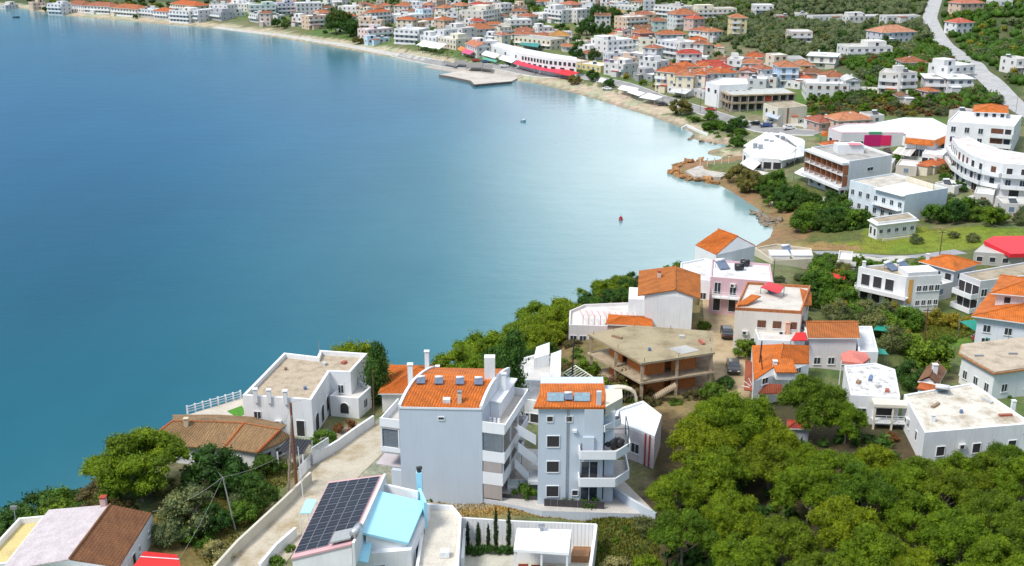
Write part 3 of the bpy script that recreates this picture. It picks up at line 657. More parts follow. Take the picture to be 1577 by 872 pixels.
SP['pine'] = [(crown_mesh('crown', lobes(13+i % 3*2, 4.3, 5.0 if i % 2 else 6.2, 3.4, 50+i), 30000, .19, LPINE if i % 3 else LPIN2, .66, .27, seed=i+80), trunk_mesh(5.4, .24, i+3, limbs=8, spread=2.8, dead=4).mesh('trunk', BARKG)) for i in range(6)]
mk('midpine', LPINE, 2, 40, 3.4, 3.2, .7, 1.1, 2.4, 6000, .2, BARK, .2, 3.6)
mk('dark', LDARK, 3, 34, 2.6, 3.0, .6, 1.0, 1.0, 3600, .22, BARK, .18, 2.0)
mk('broad', LBRO, 3, 30, 2.6, 2.8, .6, 1.0, 1.0, 3000, .24, BARK, .18, 2.0)
mk('olive', LOLIVE, 3, 30, 2.4, 2.4, .5, .85, .9, 3600, .17, BARKG, .2, 1.8, .62)
mk('tamarisk', LTAM, 2, 40, 3.4, 3.6, .7, 1.1, 1.2, 4200, .24, BARK, .25, 2.2)
mk('rust', LRUST, 1, 20, 1.8, 2.0, .4, .7, .2, 2000, .16)
mk('magenta', LMAG, 1, 16, 1.5, 1.5, .35, .6, .1, 1800, .15)
mk('yellow', LYEL, 1, 18, 1.8, 2.0, .4, .7, .4, 1600, .17, BARK, .12, 1.3)
mk('scrub', LBRN, 2, 24, 2.4, 1.7, .5, .9, -.2, 2600, .18)
mk('shrub', LBRO, 2, 14, 1.3, 1.2, .35, .6, -.1, 1200, .15)
mk('paleshrub', LPALE, 1, 26, 2.0, 1.6, .4, .7, -.1, 3500, .14, BARKG)
mk('farolive', LOLIVE, 3, 12, 2.3, 2.3, .8, 1.2, .6, 420, .42, BARKG, .2, 1.6, .8)
mk('farbroad', LBRO, 3, 12, 2.3, 2.5, .8, 1.2, .6, 420, .42, BARK, .2, 1.6, .8)
mk('fardark', LDARK, 3, 12, 2.3, 2.6, .8, 1.2, .6, 420, .42, BARK, .2, 1.6, .8)
mk('faryellow', LYEL, 1, 10, 1.8, 1.8, .7, 1.0, .4, 300, .4, BARK, .2, 1.4, .8)
mk('farrust', LRUST, 1, 10, 1.8, 1.8, .7, 1.0, .4, 300, .4, BARK, .2, 1.4, .8)
def column(h, r, seed):
    g = np.random.default_rng(seed); out = []
    n = int(h/r*2.6)
    for i in range(n):
        f = i/(n-1); w = r*(math.sin(math.pi*min(1, (f*.86+.14)))**.55); a = g.random()*6.28; out.append((math.cos(a)*w*.3, math.sin(a)*w*.3, .15+f*(h-.3), max(.08, w*.8)))
    return out
SP['cypress'] = [(crown_mesh('crown', column(6.0, .62, s), 3200, .13, LCYP, .85, .4, seed=s), trunk_mesh(1.0, .09, s, .01, 0).mesh('trunk', BARK)) for s in (1, 2)]
SP['broadcypress'] = [(crown_mesh('crown', column(6.0, 1.9, s), 7000, .19, LDARK, .85, .4, seed=s), trunk_mesh(1.0, .2, s, .01, 0).mesh('trunk', BARK)) for s in (5, 6)]
def palm_mesh():
    m = MB(); g = random.Random(5)
    for i in range(16):
        a = i*2.4; e = g.uniform(-.1, .9); p = Vector((0,0,0)); d = Vector((math.cos(a)*math.cos(e), math.sin(a)*math.cos(e), math.sin(e)+.2)); w = Vector((-math.sin(a), math.cos(a), 0))
        for k in range(5):
            q = p+d*.5; d = (d+Vector((0,0,-.28))).normalized(); ww = .28*(1-abs(k-1.5)/4.2); w2 = .28*(1-abs(k-.5)/4.2)
            m.quad(p-w*w2+Vector((0,0,-.12)), p, q, q-w*ww+Vector((0,0,-.12))); m.quad(p, p+w*w2+Vector((0,0,-.12)), q+w*ww+Vector((0,0,-.12)), q); p = q
    V = np.array(m.v)+np.array((0, 0, 3.6)); F = np.array([(f[0], f[1], f[2]) for f in m.f]+[(f[0], f[2], f[3]) for f in m.f]); return raw_mesh('crown', V, F, np.full(len(V), .5), LBRO)
SP['palm'] = [(palm_mesh(), trunk_mesh(3.7, .2, 2, .01, 0).mesh('trunk', BARK))]
NTREE = [0]
def tree(kind, x, y, z, s, name, label, cat='tree', group=None, sz=1.0, tr=True):
    v = SP[kind][NTREE[0] % len(SP[kind])]; NTREE[0] += 1
    t = thing(name, label, cat, (x, y, z), group, random.uniform(0, 6.28)); t.scale = (s, s, s*sz)
    link('crown', v[0], t)
    if tr and kind not in ('shrub', 'paleshrub', 'scrub', 'magenta', 'rust'): link('trunk', v[1], t)
    return t
def tpx(kind, px, py, s, name, label, cat='tree', group=None, sz=1.0, h=0.0, tr=True):
    """a tree whose middle (h metres up) is seen at that pixel"""
    p = PG(px, py, h); return tree(kind, p.x, p.y, G(p.x, p.y)-.05, s, name, label, cat, group, sz, tr)
def clear(x, y, r):
    for a, b, c in FOOT:
        if (a-x)**2+(b-y)**2 < (c+r)**2: return False
    return True
def scatter(poly, n, kinds, name, label, group, smin, smax, sp, cat='tree', tr=True, seed=0, avoid=True, edge=6):
    r = random.Random(seed); w = [PG(x, y).to_2d() for x, y in poly]; x0, x1 = min(p.x for p in w), max(p.x for p in w); y0, y1 = min(p.y for p in w), max(p.y for p in w)
    got = []; tries = 0
    while len(got) < n and tries < n*40:
        tries += 1; x = r.uniform(x0, x1); y = r.uniform(y0, y1)
        if not inside([(p.x, p.y) for p in w], np.array([x]), np.array([y]))[0]: continue
        if Dsh(x, y) < edge or (avoid and not clear(x, y, sp*.25)): continue
        if any((a-x)**2+(b-y)**2 < sp*sp for a, b in got): continue
        got.append((x, y)); tree(r.choice(kinds), x, y, G(x, y)-.05, r.uniform(smin, smax), name, label, cat, group, r.uniform(.85, 1.1), tr)
    return got
# ------------------------------------------------------------------ the near houses
V3 = Vector
def gable_px(name, label, A, Bp, r0, r1, c0, c1, ze, zr, zg, wall, m, m2=None, over=.0, ribs=True, cat='house', ins=.3):
    """eaves A(front)->Bp(back) on the left, c0->c1 on the right, ridge r0->r1; front to back; pixels"""
    a, b, c, d = P(*A, ze), P(*Bp, ze), P(*c1, ze), P(*c0, ze); e, f = P(*r0, zr), P(*r1, zr)
    h = B(name, label, cat, [a, d, c, b], zg, ze-.12, wall); cc = (a+b+c+d)/4; uu = (d-a).normalized()
    if ins > .5: bpy.data.objects.remove(h.e.children[0]); pp = [a+uu*ins+(b-a).normalized()*.3, d-uu*ins+(c-d).normalized()*.3, c-uu*ins, b+uu*ins]; h.p = ccw([q.to_2d() for q in pp]); w_ = MB(); w_.prism(h.p, zg-2.5, ze+.05); h.part('wall', w_, wall); d = d-uu*0; 
    for k, (q, mm) in enumerate((((b, a, e, f), m), ((d, c, f, e), m2 or m))):
        mb = MB(); mb.slope(q[0], q[1], q[2], q[3], .14); o = h.part('roof', mb, mm)
        if ribs and (k or m2 is None): h.ribs(o, [q], mm)
    mb = MB(); Z = V3((0,0,-.13)); g_ = (b-a).normalized()*.3 if ins > .5 else V3(); mb.quad(a+Z+g_, d+Z+g_, e+Z+g_); h.part('gable', mb, wall); mb = MB(); mb.quad(c+Z, b+Z, f+Z); h.part('gable', mb, wall)
    mb = MB(); mb.tube(e+V3((0,0,.05)), f+V3((0,0,.05)), .13); h.part('ridge_tiles', mb, m2 or m)
    return h, (a, b, c, d, e, f)
# -- bottom left house, grey half and brown half
GRP = slab((.56,.50,.51), (.48,.42,.43), 'painted_sheet_roof', .8)
h, q = gable_px('tiled_house', 'low house at the bottom left corner, roof half pale grey and half old brown tiles', (0,880), (75,785), (107,861), (170,777), (183,873), (234,790), 16.0, 17.7, 12.9, WHM, GRP, tile((.30,.13,.055), 'old_tile'))
h.chimney(P(160,778,17.6), 17.4, 1.0, .55, paint((.62,.42,.38)), tile(RED))
for f_, k, w_, hh in ((-.84,'win',.5,.6),(-.55,'win',.5,.7),(-.38,'dark',.8,2.0),(-.18,'win',.5,.7)): h.win(1, f_, 14.2 if hh < 1 else 13.0, w_, hh, k)
mb = MB(); a, b, c, d, e, f = q; mb.quad(a+V3((0,0,.02)), a+(e-a)*1+V3((0,0,.03)), e+V3((.01,-.01,.03)), a+V3((0.01,-.01,.02)))
h2 = B('terrace', 'yellow floored terrace with a white parapet left of the grey roof', 'terrace', [P(-40,880,14.6), P(14,874,14.6), P(72,800,14.6), P(30,804,14.6)], 12.6, 14.4, WHM); h2.flat(slab((.62,.50,.22), (.45,.36,.18), 'ochre_floor'), .7, .25)
t = thing('annex_roof', 'white roofed porch in front of the grey and brown roof', 'porch', P(120,885,14.0)); w = [P(100,872,15.6), P(178,878,15.6), P(200,960,15), P(90,960,15)]
mb = MB(); mb.slope(w[3], w[2], w[1], w[0], .2); link('roof', mb.mesh('roof', WHM, off=t.location), t); mb = MB(); mb.prism(ccw([(p.x, p.y) for p in w]), 11, 14.9); link('wall', mb.mesh('wall', WHM, off=t.location), t)
mb = MB(); s = P(24,800,14.8); mb.tube((0,0,-2), (0,0,1.3), .05); mb.box(-.35,-.1,1.2,.35,.15,1.55); t = thing('floodlight', 'small floodlight on a post at the terrace corner', 'lamp', s); link('post', mb.mesh('post', METAL), t)
# red awning
t = thing('red_awning', 'bright red ridged awning at the bottom edge beside the brown tiled roof', 'awning', P(240,860,12.8)); AWR = plain('red_canvas', (.62,.02,.02), .7, 0, .1); AWW = plain('white_canvas', (.78,.78,.78), .7, 0, .05)
a, b, c, d = P(203,874,15.2), P(221,849,15.2), P(272,854,15.2), P(283,880,15.2); e, f = P(216,858,15.5), P(276,862,15.5)
mb = MB(); mb.slope(a, d+V3((0,-.5,-.3)), f, e, .06); mb.slope(c, b, e, f, .06); link('canopy', mb.mesh('canopy', AWR, off=t.location), t)
mb = MB(); [mb.tube((p.x,p.y,p.z-.05), (p.x,p.y,12), .05) for p in (b, c)]; mb.tube(e+V3((0,0,.05)), f+V3((0,0,.05)), .05); link('frame', mb.mesh('frame', RAILM, off=t.location), t)
# -- brown roofed long house
ze, zr = 15.6, 16.8; BT = tile((.33,.20,.09), 'mossy_tile')
wpx = [((225,682),(303,689)),((303,689),(343,690)),((343,690),(397,697)),((397,697),(432,681))]
fl = [P(225,682,ze), P(303,689,ze), P(343,690,ze), P(397,697,ze), P(432,682,ze), P(447,671,ze+.5), P(330,650,zr), P(268,649,zr)]
h = B('tiled_house', 'long low white house with a mossy brown tiled roof and terracotta roof ribs', 'house', [P(232,683,ze-.3), P(303,690,ze-.3), P(343,691,ze-.3), P(392,697,ze-.3), P(440,674,ze-.3), P(330,652,ze-.3), P(268,651,ze-.3)], 12.9, ze-.3, WHM)
fr = [P(222,683,ze), P(303,689,ze), P(345,690,ze), P(396,697.5,ze)]; bk = [P(266,649,zr), P(330,650,zr), P(376,652,zr), P(432,662,zr)]
for i in range(3):
    mb = MB(); mb.slope(fr[i], fr[i+1], bk[i+1], bk[i], .14); o = h.part('roof', mb, BT); h.ribs(o, [(fr[i], fr[i+1], bk[i+1], bk[i])], BT, .36, .05)
mb = MB(); e5, e6 = P(433,682,ze), P(448,671,ze+.3); mb.slope(fr[3], e5, e6, bk[3], .14); o = h.part('roof', mb, BT)
mb = MB(); back = [P(262,644,ze-.2)+V3((0,1,0)), P(335,644,ze-.2)+V3((0,1,0)), P(385,647,ze-.2)+V3((0,1,0)), P(440,657,ze-.2)+V3((0,.5,0))]
for i in range(3): mb.slope(back[i+1], back[i], bk[i], bk[i+1], .14)
h.part('roof', mb, BT)
for x in (0, 2, 3):
    mb = MB(); mb.tube(fr[x]+V3((0,0,.06)), bk[x]+V3((0,0,.06)), .13); h.part('ridge_tiles', mb, tile(ORA))
mb = MB(); mb.path([p+V3((0,0,.06)) for p in bk], .12); h.part('ridge_tiles', mb, tile((.45,.16,.05)))
h.win(2, -.5, 13.6, .9, 1.0, 'win'); h.win(3, -.4, 13.5, .9, 1.0, 'dark'); h.win(0, -.5, 13.8, .9, 1, 'win'); h.win(3, -.75, 13.5, .9, 1.0, 'dark')
p = P(287,648,17); h.chimney(P(287,652,16.9), 16.5, .9, .5, paint((.60,.50,.36)))
t = thing('pergola', 'dark slatted pergola roof on white posts beside the tall brown poles', 'pergola', PG(450,700)); w = [P(427,695,15.6), P(466,699,15.6), P(480,678,15.8), P(446,675,15.8)]
mb = MB(); mb.slope(*w, .08); link('roof', mb.mesh('roof', plain('dark_mesh_cloth', (.035,.04,.055), .8), off=t.location), t)
for i, p in enumerate(w): mb = MB(); mb.box(p.x-.08, p.y-.08, 12.5, p.x+.08, p.y+.08, p.z-.1); link('post', mb.mesh('post', WHM, off=t.location), t)
for i in range(9):
    a, b = w[0].lerp(w[1], i/8), w[3].lerp(w[2], i/8); mb = MB(); mb.tube(a+V3((0,0,.06)), b+V3((0,0,.06)), .06, n=4); link('slat', mb.mesh('slat', plain('dark_slat', (.06,.05,.05), .7), off=t.location), t)
# -- white L-shaped house with parapet
zt = 17.6; L8 = [(374,616),(480,623),(508,579),(540,580),(566,551),(493,546),(489,556),(438,550)]
h = B('flat_roofed_house', 'large white angular house with pebbled beige flat roof right above the sea', 'house', [P(x, y, zt) for x, y in L8], 13.1, zt, WHM)
h.flat(slab((.46,.38,.28), (.34,.27,.19), 'pebble_roof', .8), .65, .35)
h.win(0, -.82, 13.2, 1.0, 2.1, 'dark'); h.win(0, -.2, 15.2, 1, 1, 'win')
h.win(1, -.2, 13.2, 1.6, 2.4, 'arch'); h.win(1, -.5, 13.2, 1.3, 2.3, 'arch'); h.win(1, -.78, 13.6, 1.2, 2.0, 'arch'); h.win(3, -.35, 15.2, .6, 1.4, 'win'); h.win(3, -.75, 15.4, .5, 1.1, 'win'); h.win(2, -.5, 15.2, .8, 1.2, 'win')
for x, y in ((394,610),(415,611),(440,613)): h.chimney(P(x, y+8, zt), zt+.5, 1.0, .5)
mb = MB(); p = P(492,548,zt+.3); mb.tube(p, p+V3((0,0,2.4)), .04); h.part('antenna', mb, METAL)
h = B('side_terrace', 'white side terrace block stepping down right of the angular white house', 'terrace', [P(508,614,15.2), P(552,618,15.2), P(572,600,15.2), P(545,585,15.2)], 13.1, 15.0, WHM); h.flat(slab((.62,.60,.57), (.5,.48,.45)), .6, .25); h.win(0, -.5, 13.3, 1.1, 1.5, 'arch'); h.win(1, -.5, 13.5, 1.0, 1.2, 'win')
# sea-side terrace with white railing
t = thing('railing', 'white three-bar railing on the pale terrace edge above the water', 'railing', PG(330,640)); a, b = P(289,637,13.6), P(371,613,13.6); mb = MB(); u = (b-a)
for zz in (.25, .6, .95): mb.tube(a+V3((0,0,zz)), b+V3((0,0,zz)), .06, n=5)
link('bars', mb.mesh('bars', RAILM, off=t.location), t)
for i in range(8): mb = MB(); p = a+u*i/7; mb.box(p.x-.1, p.y-.1, 12, p.x+.1, p.y+.1, 14.7); link('post', mb.mesh('post', RAILM, off=t.location), t)
mb = MB(); w = ccw([(q.x, q.y) for q in (P(284,640,13.6), P(320,652,13.6), P(384,640,13.6), P(396,610,13.6), P(372,612,13.6))]); mb.prism(w, 9, 13.55); t = link('terrace', mb.mesh('terrace', slab((.55,.50,.42), (.45,.40,.34)))); tag(t, 'pale paved terrace behind the white railing over the sea', 'terrace')
mb = MB(); w = ccw([(q.x, q.y) for q in (P(350,632,13.7), P(364,641,13.7), P(380,636,13.7), P(372,624,13.7))]); mb.prism(w, 13.5, 13.62); tag(link('lawn', mb.mesh('lawn', plain('lawn_grass', (.06,.22,.015), .9, 0, .3))), 'small bright green triangle of lawn on the paved terrace', 'lawn')
# walls along the road
def wall_px(name, label, pts, z1, th, m, cat='wall', zb=-1.5, rel=True, parent=None):
    q = [PG(x, y, z1) for x, y in pts] if rel else [P(x, y, z1) for x, y in pts]
    t = thing(name, label, cat, q[0]-V3((0,0,z1 if rel else 0))) if label else parent; off = t.location
    for a, b in zip(q[:-1], q[1:]):
        d = V3((b.x-a.x, b.y-a.y, 0)); l = d.length; d.normalize(); n = V3((d.y, -d.x, 0))*th/2; mb = MB(); dn = V3((0,0,zb-z1)) if rel else V3((0,0,-3))
        mb.hexa([a+n+dn, b+n+dn, b-n+dn, a-n+dn, a+n, b+n, b-n, a-n]) ; link('wall_section', mb.mesh('wall_section', m, off=off), t)
    return t
YW = paint((.62,.58,.48)); wall_px('garden_wall', 'long pale yellow garden wall along the left side of the near road', [(318,885),(365,833),(440,764),(478,727)], 1.3, .3, YW)
wall_px('garden_wall', 'white wall curving from the pergola up to the angular house beside the road', [(480,700),(500,690),(520,678),(545,660),(575,640)], 1.3, .3, WHM)
t = thing('fence', 'short white slatted fence on the wall by the dark round bush', 'fence', PG(480,705)); a, b = PG(481,702,1.2), PG(506,686,1.4)
for i in range(14): p = a.lerp(b, i/13); mb = MB(); mb.box(p.x-.05, p.y-.05, p.z, p.x+.05, p.y+.05, p.z+1.0); link('slat', mb.mesh('slat', RAILM, off=t.location), t)
mb = MB(); mb.tube(a+V3((0,0,1)), b+V3((0,0,1)), .07); mb.tube(a+V3((0,0,.1)), b+V3((0,0,.1)), .07); link('rail', mb.mesh('rail', RAILM, off=t.location), t)
t = thing('fence', 'white slatted gate fence at the foot of the two brown poles', 'fence', PG(470,727)); a, b = PG(461,735,.3), PG(478,716,.3)
for i in range(12): p = a.lerp(b, i/11); mb = MB(); mb.box(p.x-.05, p.y-.05, p.z-.3, p.x+.05, p.y+.05, p.z+1.3); link('slat', mb.mesh('slat', RAILM, off=t.location), t)
wall_px('garden_wall', 'stepped white wall with pillars between the near road and the solar panel house', [(400,868),(425,838),(455,812)], 1.2, .3, WHM)
# ------------------------------------------------------------------ apartment block A
LB = paint((.56,.62,.69), 'blue_grey_plaster', .10); zt = 24.0; zg = 13.0
fl_, fr_ = P(614,627,zt), P(742,629.5,zt); v = V3((.27,.963,0)).normalized(); d = 11
h = B('apartment_block', 'blue-grey apartment block with blank front wall, curved orange roof and side balconies', 'apartment block', [fl_, fr_, fr_+v*d, fl_+v*d], 13, zt, LB)
OT = tile((.66,.17,.018), 'bright_orange_tile'); prof = [(0,0,),(1.1,.45),(2.2,.78),(3.4,1.0),(4.6,1.08),(7.0,.9),(9.2,.5),(d,0)]; u = (fr_-fl_).normalized()
mb = MB(); rb = []
for (a, za), (b, zb) in zip(prof[:-1], prof[1:]):
    e0 = fl_+v*a+V3((0,0,za+.1))+u*.3; e1 = fr_+v*a+V3((0,0,za+.1))-u*.3; r1 = fr_+v*b+V3((0,0,zb+.1))-u*.3; r0 = fl_+v*b+V3((0,0,zb+.1))+u*.3; mb.slope(e0, e1, r1, r0, .2); rb.append((e0, e1, r1, r0))
o = h.part('roof', mb, OT); h.ribs(o, rb[:4], OT, .33, .06)
for s_, e_ in ((fl_, -1), (fr_, 1)):
    mb = MB()
    for (a, za), (b, zb) in zip(prof[:-1], prof[1:]):
        p0 = s_+v*a; p1 = s_+v*b; w0 = u*(.32*-e_); lo = V3((0,0,-.3)); q = [p0+lo, p1+lo, p1+w0+lo, p0+w0+lo] if e_ > 0 else [p0+w0+lo, p1+w0+lo, p1+lo, p0+lo]
        q = [x+u*e_*.06 for x in q]; mb.hexa(q+[x+V3((0,0,z_+.6)) for x, z_ in zip(q, (za, zb, zb, za))])
    h.part('gable_coping', mb, WHM)
h.win(0, -.51, 22.6, .6, .35, 'dark'); h.box('cornice', 0, 0.06, -.994, 0, .08, zt-.16, zt+.06, WHM)
for x, lab in ((.12,'first solar water heater from the left on the curved orange roof'),(.34,'second solar water heater from the left on the curved orange roof'),(.60,'third solar water heater from the left on the curved orange roof'),(.83,'rightmost solar water heater on the curved orange roof')):
    p = fl_.lerp(fr_, x)+v*4.0; heater(p, zt+1.12, lab, 0, 'water heaters on the curved orange roof', .52)
p = fl_.lerp(fr_, .71)+v*.7; h.chimney(p, zt+.4, 1.1, .42, paint((.7,.6,.52)), METAL); p = fl_.lerp(fr_, .55)+v*.8; mb = MB(); mb.box(p.x-.4, p.y-.3, zt+.3, p.x+.4, p.y+.4, zt+.75); h.part('skylight', mb, FRAME)
p = fl_+v*7-u*1.2; h.chimney(V3((p.x, p.y, 0)), 23, 3.0, .55); p = fl_+v*10.5-u*.5; h.chimney(V3((p.x, p.y, 0)), 23, 3.2, .5)
p = P(755,583,25.0); mb = MB(); mb.box(p.x-.65, p.y-.5, 20, p.x+.55, p.y+.5, 27.7); h.part('tower_wall', mb, WHM); p = p+u*1.5; h.chimney(V3((p.x, p.y, 0)), 22.5, 3, .5)
BW = paint((.82,.83,.85), 'white_plaster', .1); FLO = slab((.52,.49,.45), (.44,.41,.38), 'terrace_tiles')
for z0, z1, w_, l_ in ((21.2, 22.45, 2.5, 10), (17.75, 19.0, 2.5, 10), (14.95, 16.4, 2.3, 9)):
    a, uu, n, l = h.edge(1); mb = MB(); mb.obox(a, uu, n, .05, l_, .01, w_, z0, z0+.2); o = h.part('balcony', mb, FLO)
    mb = MB(); mb.obox(a, uu, n, .02, .16, .01, w_+.02, z0-.02, z1); mb.obox(a, uu, n, .162, l_, w_-.12, w_+.02, z0-.02, z1-.25); mb.obox(a, uu, n, l_+.002, l_+.12, .01, w_, z0-.02, z1-.2); h.part('parapet', mb, BW, o)
    for x in (.2, 3.2, 6.2, 8.8): h.box('column', 1, x, x+.15, w_-.3, w_-.15, z0-2.3 if z0 > 16 else 13, z0-.03, BW)
for z in (19.1, 16.5, 13.2): 
    for x in (1.6, 4.6, 7.6): h.win(1, x, z, 1.9, 2.1, 'win')
h.box('glass_screen', 1, .05, .1, .2, 2.3, 19.0, 21.1, plain('tinted_glass', (.16,.19,.22), .08)); h.box('blind', 1, .05, .12, .1, 2.2, 13.2, 14.9, paint((.42,.37,.35))); h.box('blind', 1, .05, .12, .1, 2.2, 16.45, 17.7, paint((.42,.37,.35)))
h.box('setback_wall', 1, 3.2, 9.5, .02, 1.0, 21.4, 23.4, BW); h.box('setback_roof', 1, 3.0, 9.7, .0, 1.3, 23.42, 23.6, BW)
for k in range(3):
    p = h.loc(1, 1.4, .5+k*.5, 21.4); mb = MB(); mb.tube((0,0,0), (0,0,.9), .17, n=10); mb.tube((0,0,.9), (0,0,.98), .19, .1, n=10); t = thing('boiler', ('left white cylinder', 'middle white cylinder', 'right white cylinder')[k]+' in the row on the top balcony of the blank apartment block', 'boiler', p, 'white cylinders on the top balcony'); link('body', mb.mesh('body', BW, True), t)
# left side
a, uu, n, l = h.edge(3)
for z0, z1 in ((21.2, 22.4), (18.2, 18.95)):
    mb = MB(); mb.obox(a, uu, n, l-5.5, l-.05, .01, 2.3, z0, z0+.2); o = h.part('balcony', mb, FLO)
    mb = MB(); mb.obox(a, uu, n, l-.19, l-.05, .012, 2.32, z0-.02, z1); mb.obox(a, uu, n, l-5.5, l-.192, 2.18, 2.32, z0-.02, z1-.1); h.part('parapet', mb, BW, o)
h.box('glass_screen', 3, l-.25, l-.2, .3, 2.2, 18.95, 21.15, plain('tinted_glass', (.16,.19,.22), .08))
for x in (.2, 2.2): h.box('column', 3, l-.2, l-.05, x-.1, x+.02, 18.9, 21.18, BW)
h.box('side_wall', 3, l-3.5, l-.1, .01, 1.2, 13, 16.2, LB); h.win(3, l-1.8, 19.1, 1.8, 2, 'dark'); h.box('skirt_wall', 3, l-7, l-.3, .01, .35, 13, 14.6, paint((.52,.46,.46)))
h.box('awning', 3, l-4.4, l-.6, .1, 3.2, 16.3, 16.42, paint((.55,.50,.52)))
# ------------------------------------------------------------------ apartment tower B
zt = 24.7; fl_, fr_ = P(829,627,zt), P(931,627,zt); v = V3((.06,1,0)).normalized()
h = B('apartment_tower', 'narrow blue-grey apartment tower with four square dark windows above each other', 'apartment block', [fl_, fr_, fr_+v*8, fl_+v*8], 12.8, zt, LB); u = (fr_-fl_).normalized()
mb = MB(); e0, e1 = fl_-u*.5-v*.3+V3((0,0,.1)), fr_+u*.1-v*.3+V3((0,0,.1)); r0, r1 = e0+v*3.0+u*.5+V3((0,0,.25)), e1+v*3.0+V3((0,0,.25)); mb.slope(e0, e1, r1, r0, .2); o = h.part('roof', mb, OT); h.ribs(o, [(e0, e1, r1, r0)], OT, .33, .05)
mb = MB(); mb.slope(r0, r1, r1+v*5-V3((0,0,.5)), r0+v*5-V3((0,0,.5)), .2); h.part('roof', mb, OT); h.box('cornice', 0, -.003, -.99, 0, .12, zt-.12, zt+.02, WHM)
mb = MB(); w = [fr_+u*.1-v*.2, fr_+u*2.0+v*2.2, fr_+u*2.0+v*4.5, fr_+u*.1+v*4.5]; mb.prism([(q.x, q.y) for q in w], 23.6, 24.8); h.part('side_fascia', mb, paint(CREAM))
for x, z, w_, k in ((1.35,23.0,.6,'dark'),(3.55,23.0,.6,'dark'),(1.75,20.0,1.3,'dark'),(1.75,16.95,1.3,'dark'),(1.75,13.95,1.3,'dark'),(4.4,14.1,.55,'dark')): h.win(0, x*.93, z, w_, w_*1.0, k)
h.box('pilaster', 0, 4.9, 6.94, .01, .35, 19.2, 24.55, LB); h.box('chimney', 0, 6.2, 6.7, -.5, -.1, 24.8, 26.4, LB); h.box('pipe', 0, 3.05, 3.12, .01, .08, 13, 24.4, METAL); h.box('pipe', 0, 3.25, 3.31, .01, .07, 13, 24.4, METAL); h.box('pipe', 0, 4.6, 4.67, .01, .08, 13, 20.5, METAL); h.box('unit_box', 0, 3.7, 4.15, .01, .3, 21.8, 22.1, BW); h.box('shaft', 0, 4.8, 6.0, .352, .6, 19.2, 21.4, LB)
for x0, x1 in ((.9, 2.7), (3.8, 5.5)):
    mb = MB(); a_, b_ = fl_+u*x0+v*.8+V3((0,0,.35)), fl_+u*x1+v*.8+V3((0,0,.35)); mb.slope(a_, b_, b_+v*1.5+V3((0,0,.3)), a_+v*1.5+V3((0,0,.3)), .08); h.part('solar_collector', mb, plain('collector_glass2', (.20,.30,.36), .2, 0, .2))
p = fl_+u*3.2+v*1.4; heater(p, zt+.25, 'solar water heater with white tank in the middle of the small orange tower roof', 0, None, .5)
a, uu, n, l = h.edge(0); o2 = a; V2 = lambda s_, d_: o2+uu*s_-n*d_
def balc(z0, z1, pts, lab=None):
    w = [V2(*q) for q in pts]; mb = MB(); mb.prism([(q.x, q.y) for q in w], z0, z0+.2); o = h.part('balcony', mb, FLO)
    mb = MB()
    for i in range(len(w)-2):
        p0, p1 = w[i], w[i+1]; dd = (p1-p0).normalized(); nn = V3((dd.y, -dd.x)); mb.obox(p0, dd, nn, 0, (p1-p0).length, 0, .13, z0-.1-.002*i, z1-.002*i)
    h.part('parapet', mb, BW, o)
for z0, z1 in ((19.3, 20.2), (16.0, 16.95)): balc(z0, z1, [(4.5,0),(4.5,-1.3),(8.3,-1.3),(9.9,.6),(9.9,4.2),(6.9,4.2)])
balc(22.0, 22.7, [(7.0,-.3),(8.9,1.4),(8.9,3),(7,3)])
h.box('side_wing', 1, .5, 7.5, .01, 1.2, 12.5, 23.9, LB)
for z in (13.3, 16.2, 19.5): h.win(1, 1.0, z, .9, 2.2, 'dark', d=-1.2); h.box('door', 0, 7.05, 7.95, -.5, -.49, z, z+2.3, DARK)
for z in (13.3, 16.2): h.win(0, 5.6, z, 1.9, 2.1, 'win')
t = thing('covered_grill', 'black round covered object on the upper right balcony of the narrow tower', 'cover', (*V2(8.2,.8), 19.5)); mb = MB()
for i in range(7): mb.tube((0,0,0), (0,0,.01), .1)
me = crown_mesh('cover', [(0,0,.7,.9),(.7,.1,.6,.7),(-.5,.1,.6,.7)], 40, .05, plain('black_tarp', (.015,.015,.018), .5), .95, seed=3); link('cover', me, t)
mb = MB(); 
for s_, d_ in ((9.7,-.1),(9.7,3.0),(7.3,3.0)): q = V2(s_, d_); mb.tube((q.x,q.y,20), (q.x,q.y,22.2), .05)
qs = [V2(7.2,-.2), V2(9.7,-.1), V2(9.7,3.0)]; mb.path([V3((q.x,q.y,22.2)) for q in qs], .05); h.part('awning_frame', mb, plain('dark_steel', (.05,.05,.055), .5))
# ledge, retaining walls, planters, dark fence
w = [P(x, y, 13.0) for x, y in ((744,768),(835,787),(1012,792),(958,738),(950,700),(800,690),(742,700))]; mb = MB(); mb.prism(ccw([(q.x, q.y) for q in w]), 10, 13.0); t = link('terrace', mb.mesh('terrace', [paint((.55,.59,.66)), FLO])); t.data.polygons[0].material_index = 1; tag(t, 'paved terrace platform carrying the narrow tower and the stairs', 'terrace')
wall_px('retaining_wall', 'blue-grey retaining wall slanting down right of the narrow tower towards the pines', [(938,745),(975,770),(1011,790)], 14.0, .3, LB, rel=False)
t = thing('fence', 'dark panel fence at the foot of the narrow tower', 'fence', P(880,785,13)); a, b = P(838,779,13.0), P(931,784,13.0)
for i in range(9):
    p0, p1 = a.lerp(b, i/9), a.lerp(b, (i+.96)/9); dd = (p1-p0); mb = MB(); n_ = V3((dd.y,-dd.x,0)).normalized()*.05; up = V3((0,0,.85)); mb.hexa([p0+n_, p1+n_, p1-n_, p0-n_]+[q+up for q in (p0+n_, p1+n_, p1-n_, p0-n_)]); link('panel', mb.mesh('panel', plain('dark_panel', (.05,.045,.05), .6), off=t.location), t)
